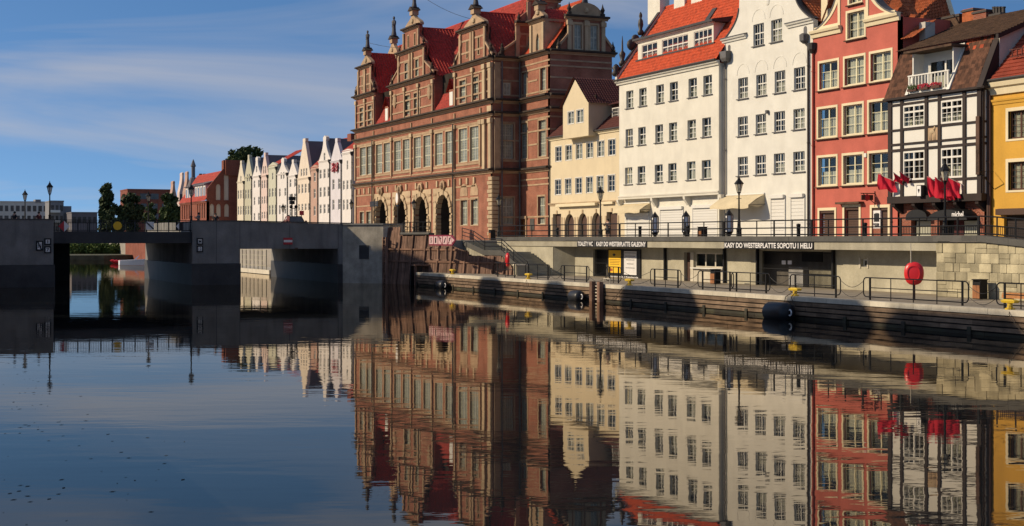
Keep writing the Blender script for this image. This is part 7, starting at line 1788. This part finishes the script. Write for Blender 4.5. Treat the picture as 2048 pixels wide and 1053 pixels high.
# fascia signs
def fascia_sign(px0, px1, py0, py1, texts, label, split=None):
    a0, a1 = FP.a(px0), FP.a(px1); z0, z1 = FP.z((px0 + px1) / 2, py1), FP.z((px0 + px1) / 2, py0)
    t = thing('fascia_sign', label, 'sign', FP.p((a0 + a1) / 2, .03, z0))
    mb = MB(FP); mb.box(a0, a1, .003, .06, z0, z1); part('board', mb, 'sign_black', t)
    for txt, p0, p1 in texts:
        b0_, b1_ = FP.a(p0), FP.a(p1); h_ = (z1 - z0) * .74
        me = fit_text(txt, b1_ - b0_, h_, 'sign_white'); 
        link('lettering', me, t, Vector(FP.p((b0_ + b1_) / 2, .066, z0 + (z1 - z0) * .13)) - WLOC[t.name])
    if split: mb = MB(FP); a = FP.a(split); mb.box(a - .05, a + .05, .06, .075, z0 + .02, z1 - .02); part('divider', mb, 'lead_grey', t)
fascia_sign(1155.5, 1294.5, 482.2, 494.8, [('TOALETY WC', 1157, 1187), ('KASY DO WESTERPLATTE GALEONY', 1194, 1293)], 'black fascia sign with white lettering for toilets and galleon tickets', 1190.5)
fascia_sign(1449.5, 1628, 484.4, 498.6, [('KASY DO WESTERPLATTE SOPOTU I HELU', 1451, 1626)], 'long black fascia sign with white ticket lettering over the dark entrance')
# kiosk windows and door
kw = thing('kiosk_front', 'white framed kiosk window and door beside the bin on the quay', 'kiosk', FK.p(KX(1410), 0, QZ))
window(kw, FK, KX(1388), KX(1449), KZ(1420, 536), KZ(1420, 506), o=-.2, cols=3, rows=(1.0,), fw=.1, mw=.14, fm='coping')
piece('counter_sill', 'white_paint', kw, FK, KX(1386), KX(1450.5), .0, .25, KZ(1420, 538.5), KZ(1420, 536.3))
piece('panel', 'coping', kw, FK, KX(1388), KX(1449), .003, .03, QZ, KZ(1420, 538.8))
piece('panel', 'coping', kw, FK, KX(1381.5), KX(1387.5), .003, .04, QZ, KZ(1384, 505))
piece('door', 'shutter_brown', kw, FK, KX(1368.5), KX(1380.5), -.3, -.24, QZ + .02, KZ(1375, 506))
kw2 = thing('wall_window', 'tiny square window in the quay retaining wall', 'window', FK.p(KX(1728), 0, KZ(1728, 534)))
window(kw2, FK, KX(1722), KX(1735), KZ(1728, 534), KZ(1728, 519), o=-.25, cols=1, rows=(1.0,), fw=.08)
for a, b in ((1719, 1722), (1735, 1737.5)): piece('surround', 'coping', kw2, FK, KX(a), KX(b), .003, .05, KZ(1728, 537), KZ(1728, 516))
# info sign on the timber wall: pink arrow board of navigation marks
Ysn = TY(4.1, -120.3) - .75; FN = Fr('f', Ysn); a0, a1 = FN.a(858), FN.a(904); z0, z1 = FN.z(880, 491.5), FN.z(880, 470.5); ap = FN.a(911)
t = thing('navigation_sign', 'pink arrow shaped navigation board with a red border on the timber wall', 'sign', (a0, Ysn, z0))
mb = MB(FN); mb.prism([(a0, z0), (a1, z0), (ap, (z0 + z1) / 2), (a1, z1), (a0, z1)], -.08, 0); part('board', mb, 'sign_frame', t)
w_ = (a1 - a0) / 5; chars = ['5', '1', '', '/', 'P']
for k in range(5):
    b0_, b1_ = a0 + w_ * k + .12, a0 + w_ * (k + 1) - .04; mb = MB(FN); mb.box(b0_, b1_, .003, .02, z0 + .12, z1 - .12); part('panel', mb, 'sign_pink', t)
    c = (b0_ + b1_) / 2
    if chars[k]: link('mark', fit_text(chars[k], w_ * (.28 if chars[k] != '/' else .5), (z1 - z0) * .5, 'sign_black'), t, Vector(FN.p(c, .026, z0 + (z1 - z0) * .25)) - WLOC[t.name])
    if k in (2, 4):
        mb = MB(FN); (s0, s1) = ((b0_, z1 - .12), (b1_, z0 + .12)) if k == 2 else ((b0_, z0 + .12), (b1_, z1 - .12)); mb.prism([(s0[0], s0[1]), (s0[0] + .16, s0[1]), (s1[0], s1[1]), (s1[0] - .16, s1[1])], .02, .028); part('slash', mb, 'sign_frame', t)
    if k == 2: mb = MB(FN); mb.prism([(c - .2, z0 + .4), (c + .25, z0 + .62), (c - .2, z0 + .8), (c - .05, z0 + .6)], .02, .027); part('mark', mb, 'sign_black', t)
mb = MB(FN); mb.prism([(a1 + .05, z0 + .25), (ap - .25, (z0 + z1) / 2), (a1 + .05, z1 - .25)], .003, .02); part('panel', mb, 'sign_pink', t)
for k in range(3):
    px = 855 + 16.5 * k; a = FN.a(px + 2); mb = MB(FN); zt = FN.z(px, 494); mb.box(a, a + .7, -.1, .15, zt - .12, zt); mb.box(a + .3, a + .5, -.1, .08, zt - 1.1, zt - .12); mb.box(a - .05, a + .75, -.1, .12, zt - 1.2, zt - 1.1)
    tag(part('timber_bracket', mb, 'pile_wood', None, loc=(a, Ysn, zt - 1)), ('left', 'middle', 'right')[k] + ' timber bracket on the wall under the pink navigation board', 'bracket', 'timber brackets')
# bridge signs
def board(name, px0, px1, py0, py1, label, txt=None, style='white', X=BX + .06):
    Fx = Fr('s', X); y0, y1 = wy(px0, X), wy(px1, X); z0, z1 = wzx(px0, py1, X), wzx(px0, py0, X)
    t = thing(name, label, 'sign', (X, (y0 + y1) / 2, z0))
    mb = MB(Fx); mb.box(y0, y1, -.05, 0, z0, z1); part('frame', mb, 'sign_black' if style == 'white' else 'sign_red', t)
    if style == 'white':
        mb = MB(Fx); mb.box(y0 + .12, y1 - .12, .002, .02, z0 + .12, z1 - .12); part('panel', mb, 'sign_white', t)
        if txt:
            link('mark', fit_text(txt, (y1 - y0) * (.42 if txt not in '1I' else .14), (z1 - z0) * .45, 'sign_black'), t, Vector((X + .025, (y0 + y1) / 2, z0 + (z1 - z0) * .27)) - WLOC[t.name], (0, 0, pi / 2))
    else:
        zm_ = (z0 + z1) / 2; mb = MB(Fx); mb.box(y0 + .02, y1 - .02, .002, .02, zm_ - (z1 - z0) / 6, zm_ + (z1 - z0) / 6); part('white_band', mb, 'sign_white', t)
    return t, Fx, y0, y1, z0, z1
t, Fx, y0, y1, z0, z1 = board('bridge_sign', 72, 86.5, 482, 502, 'tall black framed sign with a crossed letter on the left pier', 'N')
mb = MB(Fx); mb.prism([(y0 + .1, z1 - .1), (y0 + .22, z1 - .1), (y1 - .1, z0 + .1), (y1 - .22, z0 + .1)], .02, .03); part('slash', mb, 'sign_black', t)
board('bridge_sign', 88.5, 102.5, 477, 490.5, 'upper small square sign on the left pier showing a one', 'I')
board('bridge_sign', 88.5, 102.5, 493, 507, 'lower small square sign on the left pier showing a seven', '7')
board('bridge_sign', 393.5, 406.5, 476.5, 490, 'upper small square sign on the middle pier', 'M')
board('bridge_sign', 393.5, 406.5, 491.5, 505, 'lower small square sign on the middle pier', '12')
board('no_entry_sign', 567, 585, 476, 489.5, 'red sign with a white bar on the right bridge span', None, 'red')
# signs hung on the bridge railing
FRl = Fr('s', BX - .28); yy = lambda px: wy(px, BX - .28); zz_ = lambda px, py: wzx(px, py, BX - .28)
t = thing('railing_sign', 'red and white diamond sign on the bridge railing', 'sign', (BX - .28, yy(128), zz_(128, 463))); c = yy(128); zc = zz_(128, 453)
mb = MB(FRl); mb.prism([(c - .48, zc), (c, zc - .48), (c, zc + .48)], 0, .03); part('red_half', mb, 'sign_red', t)
mb = MB(FRl); mb.prism([(c + .01, zc - .48), (c + .48, zc), (c + .01, zc + .48)], 0, .03); part('white_half', mb, 'sign_white', t)
t = thing('railing_sign', 'yellow round disc on the bridge railing', 'sign', (BX - .28, yy(235), zz_(235, 463))); c = yy(235); zc = zz_(235, 452)
mb = MB(FRl); mb.prism([(c + .38 * cos(2 * pi * k / 20), zc + .38 * sin(2 * pi * k / 20)) for k in range(20)], 0, .03); part('disc', mb, 'sign_yellow', t)
t = thing('railing_sign', 'pale square panel with dark slash on the bridge railing', 'sign', (BX - .28, yy(300), zz_(300, 463)))
mb = MB(FRl); mb.box(yy(292), yy(308), 0, .03, zz_(300, 460), zz_(300, 444)); part('panel', mb, 'sign_white', t)
mb = MB(FRl); mb.prism([(yy(292), zz_(300, 446)), (yy(293.5), zz_(300, 444)), (yy(308), zz_(300, 458)), (yy(306.5), zz_(300, 460))], .03, .04); part('slash', mb, 'sign_black', t)
t = thing('railing_sign', 'dark panel with a white triangle on the bridge railing', 'sign', (BX - .28, yy(358), zz_(358, 463)))
mb = MB(FRl); mb.box(yy(351), yy(366), 0, .03, zz_(358, 461), zz_(358, 445)); part('panel', mb, 'cloth_dark', t)
mb = MB(FRl); mb.prism([(yy(352), zz_(358, 453)), (yy(358), zz_(358, 460)), (yy(358), zz_(358, 446))], .031, .04); part('triangle', mb, 'sign_white', t)

# direction signposts by the palace
x, y = wx(749, 55), 55.0; t = thing('signpost', 'dark signpost with finger boards before the first palace arch', 'signpost', (x, y, PZ))
mb = MB(); mb.tube((x, y, PZ), (x, y, wz(749, 398, 55)), .06); part('pole', mb, 'black_metal', t)
for k in range(3):
    z = wz(749, 403 + 3.6 * k, 55)
    mb = MB(); mb.box(x - 1.7, x - .1, y - .03, y + .03, z - .2, z); part('finger', mb, 'sign_black', t)
    mb = MB(); mb.box(x + .1, x + 1.4, y - .03, y + .03, z - .2, z); part('finger', mb, 'sign_black', t)
x, y = wx(796, 52.5), 52.5; t = thing('clock_post', 'dark post with a round clock between the palace arches', 'clock', (x, y, PZ))
mb = MB(); mb.tube((x, y, PZ), (x, y, wz(796, 410, y)), .10, .08); part('pole', mb, 'black_metal', t)
mb = MB(); z = wz(794, 397, y); mb.lathe((x - .1, y, z), [(.5, -.02)], 3) if False else mb.box(x - .5, x + .4, y - .1, y + .1, z - .9, z - .75); part('bracket', mb, 'black_metal', t)
mb = MB(Fr('f', y)); mb.prism([(x - .1 + .5 * cos(2 * pi * k / 20), z + .75 * sin(2 * pi * k / 20)) for k in range(20)], -.1, .1); part('clock_case', mb, 'sandstone', t)
mb = MB(Fr('f', y)); mb.prism([(x - .1 + .38 * cos(2 * pi * k / 20), z + .6 * sin(2 * pi * k / 20)) for k in range(20)], .1, .12); part('clock_face', mb, 'sign_white', t)
# traffic light and red sign behind the bridge parapet
x, y = at_depth(584, 150); zb_ = zd(441, 150) - 1; t = thing('traffic_signal', 'dark traffic signal post with round lamps behind the bridge parapet', 'signal', (x, y, zb_))
mb = MB(); mb.tube((x, y, zb_), (x, y, zd(388, 150)), .07); part('pole', mb, 'black_metal', t)
for dz, w in ((396, .32), (404, .25)): mb = MB(); mb.box(x - .2, x + .2, y - w, y + w, zd(dz + 5, 150), zd(dz - 2, 150)); part('signal_head', mb, 'black_metal', t)
for dy in (-.1, .45): mb = MB(); mb.ball((x, y + dy, zd(414, 150)), .2, 8, 6); part('lamp', mb, 'black_metal', t)
mb = MB(); mb.tube((x, y, zd(417, 150)), (x, y + .5, zd(417, 150)), .04); part('arm', mb, 'black_metal', t)
x, y = at_depth(603, 150); t = thing('red_sign', 'small square red sign on a post behind the bridge parapet', 'sign', (x, y, zd(448, 150)))
mb = MB(); mb.tube((x, y, zd(448, 150)), (x, y, zd(424, 150)), .04); part('pole', mb, 'black_metal', t)
mb = MB(); mb.box(x + .05, x + .1, y - .24, y + .24, zd(431, 150), zd(422, 150)); part('plate', mb, 'sign_red', t)
# maroon car seen over the parapet
xc, yc_ = at_depth(589, 143); z = zl - .95; t = thing('parked_car', 'dark maroon car seen over the bridge parapet', 'car', (xc, yc_, z))
def car_shell(sec, mat, name):
    mb = MB(); n = len(sec); mb.add([(xc - 1.9, yc_ + a, z + h_) for a, h_ in sec] + [(xc + 1.9, yc_ + a, z + h_) for a, h_ in sec], [tuple(range(n)), tuple(range(2 * n - 1, n - 1, -1))] + [(i, n + i, n + (i + 1) % n, (i + 1) % n) for i in range(n)]); return part(name, mb, mat, t)
car_shell([(-.85, .3), (.85, .3), (.9, .7), (.86, 1.0), (-.86, 1.0), (-.9, .7)], 'cloth_maroon', 'body')
mb = MB(); mb.add([(xc - 1.4, yc_ - .82, z + 1.0), (xc + 1.0, yc_ - .82, z + 1.0), (xc + 1.0, yc_ + .82, z + 1.0), (xc - 1.4, yc_ + .82, z + 1.0), (xc - 1.1, yc_ - .62, z + 1.6), (xc + .45, yc_ - .62, z + 1.6), (xc + .45, yc_ + .62, z + 1.6), (xc - 1.1, yc_ + .62, z + 1.6)], [(4, 5, 6, 7), (0, 1, 5, 4), (2, 3, 7, 6), (3, 0, 4, 7)]); part('cabin', mb, 'cloth_maroon', t)
mb = MB(); mb.add([(xc + .98, yc_ - .74, z + 1.03), (xc + .98, yc_ + .74, z + 1.03), (xc + .5, yc_ + .56, z + 1.54), (xc + .5, yc_ - .56, z + 1.54)], [(0, 1, 2, 3)]); part('windscreen', mb, 'far_glass', t)
for s in (-1, 1):
    mb = MB(); mb.ball((xc + .8, yc_ + s * .98, z + 1.05), .12, 8, 6); part('mirror', mb, 'cloth_maroon', t)
    for q in (-1.2, 1.2): mb = MB(); mb.tube((xc + q, yc_ + s * .75, z + .32), (xc + q, yc_ + s * .9, z + .32), .32, .32, 14); part('wheel', mb, 'black_rubber', t)
    mb = MB(); mb.box(xc + 1.88, xc + 1.92, yc_ + s * .65 - .15, yc_ + s * .65 + .15, z + .65, z + .8); part('headlight', mb, 'sign_white', t)
# flags on the half-timbered house
FF = Fr('f', UY)
def flag(px, py, lean, L, label, w=.95, h=1.35, rz=0.0):
    a, z = FF.a(px), FF.z(px, py); t = thing('flag', label, 'flag', FF.p(a, .1, z), 'red flags on the half timbered house')
    e = (a + lean, 1.1 * L, z + .75 * L); mb = MB(FF); mb.tube((a, .05, z), e, .02); part('pole', mb, 'coping', t)
    n = 12; m = 8; vs = []
    for j in range(m + 1):
        v = j / m
        for i in range(n + 1):
            u = i / n; f = .25 + .75 * u
            vs.append((a + lean * f + (.10 * sin(v * 4 + u * 11 + px) + .05 * sin(u * 23 + px * 2)) * (.3 + v) + rz * v, 1.1 * L * f - .05 * v, z + .75 * L * f - h * v * (.75 + .25 * u) + .05 * sin(u * 9 + v * 3)))
    mb = MB(FF); mb.add(vs, [(j * (n + 1) + i, j * (n + 1) + i + 1, (j + 1) * (n + 1) + i + 1, (j + 1) * (n + 1) + i) for j in range(m) for i in range(n)]); part('cloth', mb, 'red_cloth', t, True)
flag(1801, 368, -1.0, .9, 'red flag furthest left on the half timbered house', h=.95)
flag(1811, 362, -.25, .7, 'small furled red flag second from the left', h=.5)
flag(1823, 360, -.2, .7, 'small furled red flag under the left window', h=.5)
for k, (px, py, ln) in enumerate(((1896, 374, -.8), (1907, 376, -.6), (1918, 376, -.55), (1931, 372, -.8))):
    flag(px, py, ln, .85, ('leftmost', 'second', 'third', 'rightmost')[k] + ' red flag of the cluster behind the tall lamp', h=1.2, rz=.1)
x = FF.a(1848.5); z = FF.z(1848, 394); t = thing('light_box_sign', 'small white light box sign on the half timbered house', 'sign', FF.p(x, .2, z))
mb = MB(FF); mb.box(x - .22, x + .22, .15, .42, z, z + .72); part('case', mb, 'black_metal', t)
mb = MB(FF); mb.box(x - .18, x + .18, .42, .43, z + .04, z + .68); part('face', mb, 'sign_white', t)
mb = MB(FF); mb.prism([(x - .09, z + .42), (x, z + .2), (x + .09, z + .42), (x + .05, z + .48), (x - .05, z + .48)], .43, .436); part('emblem', mb, 'sign_black', t)
# landing stage seen through the right span and the small boat beyond the middle span
structure('upstream_quay_face', MB(Fr('f', 46.3)).box(-300, -222, -.02, .0, -1, PZ - .3), 'far_brick')
x0 = -166; t = thing('landing_stage', 'pale landing stage with railings seen through the right bridge span', 'landing stage', (x0, 44, 0))
mb = MB(); mb.box(-186, -160, 41.0, 45.5, .05, .55); part('deck', mb, 'coping', t)
for k in range(12): mb = MB(); mb.box(-184 + 2 * k, -183.9 + 2 * k, 41.1, 41.2, .55, 2.9); part('post', mb, 'fascia_concrete', t)
for z in (1.0, 1.6, 2.2, 2.8): mb = MB(); mb.box(-184, -162, 41.12, 41.18, z, z + .07); part('rail', mb, 'fascia_concrete', t)
bx, by = floor_at(270, 531, 0); t = thing('moored_boat', 'small white motor boat moored beyond the middle bridge span', 'boat', (bx, by, 0))
mb = MB(); sec = []
for k in range(9):
    f = k / 8; w_ = .95 * (1 - (abs(f - .35) / .68) ** 2.4) if f > .35 else .95 * (.86 + .14 * f / .35); w_ = max(.03, w_); xx = bx - 1.6 + 4.2 * f * .6; yy_ = by - 2.2 + 4.4 * f
    sec.append([(xx - w_, yy_, .75 + .25 * f), (xx - w_ * .75, yy_, .02), (xx + w_ * .75, yy_, .02), (xx + w_, yy_, .75 + .25 * f)])
vs = [p_ for s_ in sec for p_ in s_]; mb.add(vs, [(4 * k + i, 4 * k + i + 1, 4 * k + i + 5, 4 * k + i + 4) for k in range(8) for i in range(3)] + [(4 * k + 3, 4 * k, 4 * k + 4, 4 * k + 7) for k in range(8)] + [(0, 1, 2, 3)]); part('hull', mb, 'boat_white', t)
mb = MB(); mb.add([(bx - .6, by, .9), (bx + .6, by, .9), (bx + .4, by + .6, 1.5), (bx - .4, by + .6, 1.5)], [(0, 1, 2, 3)]); part('windscreen', mb, 'far_glass', t)
for k, (px, py) in enumerate(((229, 527), (236, 528), (243, 528), (250, 529))):
    bx, by = floor_at(px, py, 0); t = thing('kayak', 'red kayak moored under the bridge, ' + ('first', 'second', 'third', 'fourth')[k] + ' from the left', 'kayak', (bx, by, 0), 'red kayaks')
    mb = MB(); prof = [(.03, -1.9), (.28, -1.1), (.38, 0), (.28, 1.1), (.03, 1.9)]; n = 10; vs = []
    for r_, q in prof: vs += [(bx + r_ * cos(2 * pi * i / n), by + q * .4, .3 + .1 * abs(q) + r_ * .9 * sin(2 * pi * i / n)) for i in range(n)]
    mb.add(vs, [(j * n + i, j * n + (i + 1) % n, (j + 1) * n + (i + 1) % n, (j + 1) * n + i) for j in range(4) for i in range(n)]); part('hull', mb, 'red_plastic', t, True)
    mb = MB(); mb.tube((bx, by, .45), (bx, by, .72), .22, .2, 10); part('cockpit', mb, 'cloth_dark', t)

# ------------------------------------------------------------------ people
def skin_part(name, pts, edges, rad, mat, parent, base, root=0):
    me = bpy.data.meshes.new(name); me.from_pydata(pts, edges, []); o = bpy.data.objects.new(name, me); COL.objects.link(o)
    md = o.modifiers.new('skin', 'SKIN'); me.skin_vertices[0].data[root].use_root = True
    for i, r in enumerate(rad): me.skin_vertices[0].data[i].radius = (r, r)
    o.modifiers.new('sub', 'SUBSURF').levels = 1
    dg = bpy.context.evaluated_depsgraph_get(); m2 = bpy.data.meshes.new_from_object(o.evaluated_get(dg)); bpy.data.objects.remove(o)
    m2.materials.clear(); m2.materials.append(MT[mat]); m2.polygons.foreach_set('use_smooth', [True] * len(m2.polygons))
    p = bpy.data.objects.new(name, m2); COL.objects.link(p); p.parent = parent; return p
def person(x, y, z, rz, label, top, bottom, hair='hair_dark', arms='up', short=True, H=1.74):
    t = thing('person', label, 'person', (x, y, z)); t.rotation_euler = (0, 0, rz); s = H / 1.74
    ws_, ex = (.16, .32) if arms == 'up' else (.26, .30)
    J = {'pel': (0, 0, .95), 'wai': (0, 0, 1.12), 'che': (0, -.01, 1.34), 'nk': (0, 0, 1.48), 'hd': (0, -.02, 1.58), 'top': (0, -.01, 1.68)}
    for sd, S in (('l', 1), ('r', -1)):
        J['sh' + sd] = (.18 * S, 0, 1.41); J['el' + sd] = (ex * S, -.08 if arms == 'up' else .02, 1.16)
        J['wr' + sd] = (ws_ * S, -.30, 1.28) if arms == 'up' else (ws_ * S, -.06, .92)
        J['ha' + sd] = (ws_ * .8 * S, -.36, 1.36) if arms == 'up' else (ws_ * S, -.09, .80)
        J['hi' + sd] = (.10 * S, 0, .88); J['kn' + sd] = (.12 * S, -.03, .50); J['an' + sd] = (.12 * S, .02, .09); J['to' + sd] = (.14 * S, -.16, .04)
    K = list(J); ix = {k: i for i, k in enumerate(K)}; P = [tuple(c * s for c in J[k]) for k in K]
    E = [('pel', 'wai'), ('wai', 'che'), ('che', 'nk'), ('nk', 'hd'), ('hd', 'top')]
    for sd in 'lr': E += [('che', 'sh' + sd), ('sh' + sd, 'el' + sd), ('el' + sd, 'wr' + sd), ('wr' + sd, 'ha' + sd), ('pel', 'hi' + sd), ('hi' + sd, 'kn' + sd), ('kn' + sd, 'an' + sd), ('an' + sd, 'to' + sd)]
    R = {'pel': .135, 'wai': .125, 'che': .15, 'nk': .055, 'hd': .10, 'top': .075, 'sh': .07, 'el': .045, 'wr': .033, 'ha': .045, 'hi': .09, 'kn': .06, 'an': .042, 'to': .04}
    rad = [R.get(k, R.get(k[:-1], .05)) * s for k in K]
    skin_part('body', P, [(ix[a], ix[b]) for a, b in E], rad, 'skin', t, z)
    def sub(name, keys, ed, mat, grow):
        i2 = {k: i for i, k in enumerate(keys)}; skin_part(name, [P[ix[k]] for k in keys], [(i2[a], i2[b]) for a, b in ed], [rad[ix[k]] + grow for k in keys], mat, t, z)
    sub('shirt', ['wai', 'pel', 'che', 'shl', 'shr', 'ell', 'elr'], [('wai', 'pel'), ('wai', 'che'), ('che', 'shl'), ('che', 'shr'), ('shl', 'ell'), ('shr', 'elr')], top, .022)
    if short: sub('shorts', ['pel', 'hil', 'hir', 'knl', 'knr'], [('pel', 'hil'), ('pel', 'hir'), ('hil', 'knl'), ('hir', 'knr')], bottom, .02)
    else: sub('trousers', ['pel', 'hil', 'hir', 'knl', 'knr', 'anl', 'anr'], [('pel', 'hil'), ('pel', 'hir'), ('hil', 'knl'), ('hir', 'knr'), ('knl', 'anl'), ('knr', 'anr')], bottom, .02)
    mb = MB(); mb.ball((0, .02 * s, 1.63 * s), .115 * s, 10, 8, 1, 1.05, 1.0); me = bpy.data.meshes.new('hair'); me.from_pydata(mb.v, [], [f for f in mb.f]); me.materials.append(MT[hair]); o = bpy.data.objects.new('hair', me); COL.objects.link(o); o.parent = t
    for nm, sx in (('shoe', .13), ('shoe', -.13)):
        mb = MB(); mb.ball((sx * s, -.06 * s, .045 * s), .06 * s, 8, 6, .8, 2.0, .8); me = bpy.data.meshes.new(nm); me.from_pydata(mb.v, [], mb.f); me.materials.append(MT['cloth_dark']); o = bpy.data.objects.new(nm, me); COL.objects.link(o); o.parent = t
    return t
person(wx(1215.5, PY + 1.6), PY + 1.6, PZ, .3, 'person in a grey shirt and shorts by the cream house lamp, arms raised', 'cloth_grey', 'cloth_dark', H=1.78)
for px, top, rz, lab, dpt in ((29, 'cloth_dark', .5, 'dark clad person on the left pier nearest the picture edge', 3.5), (78, 'cloth_maroon', 2.2, 'person in maroon on the left pier by the lamp', 4.0), (397, 'cloth_grey', .2, 'person leaning at the middle pier parapet', 2.2), (431, 'cloth_dark', 1.2, 'person in dark clothes on the bridge past the middle pier', 4.5), (577, 'sign_white', 1.4, 'person in white beside the maroon car', 12.0)):
    X = BX - dpt; person(X, wy(px, X), zl - .95, rz, lab, top, 'cloth_dark', arms='down' if px != 397 else 'up', short=False)
# floating leaves and specks drifting on the water at the left
mb = MB()
for k in range(100):
    px = abs(random.gauss(0, 150)); py = random.uniform(690, 1053); px = px * (.35 + .65 * random.random()) + (py - 720) * random.choice((0, .2, .8)); x, y = floor_at(px, py, .0)
    s = random.uniform(.02, .07); a = ANG + random.gauss(1.57, .5)
    mb.add([(x + s * cos(a), y + s * sin(a), .006), (x - s * sin(a) * .5, y + s * cos(a) * .5, .006), (x - s * cos(a), y - s * sin(a), .006), (x + s * sin(a) * .5, y - s * cos(a) * .5, .006)], [(0, 1, 2, 3)])
tag(part('floating_leaves', mb, 'drift', None, kind='stuff', loc=(*floor_at(100, 850, 0), 0)), 'dark specks and leaves floating on the water at the left', 'leaves')
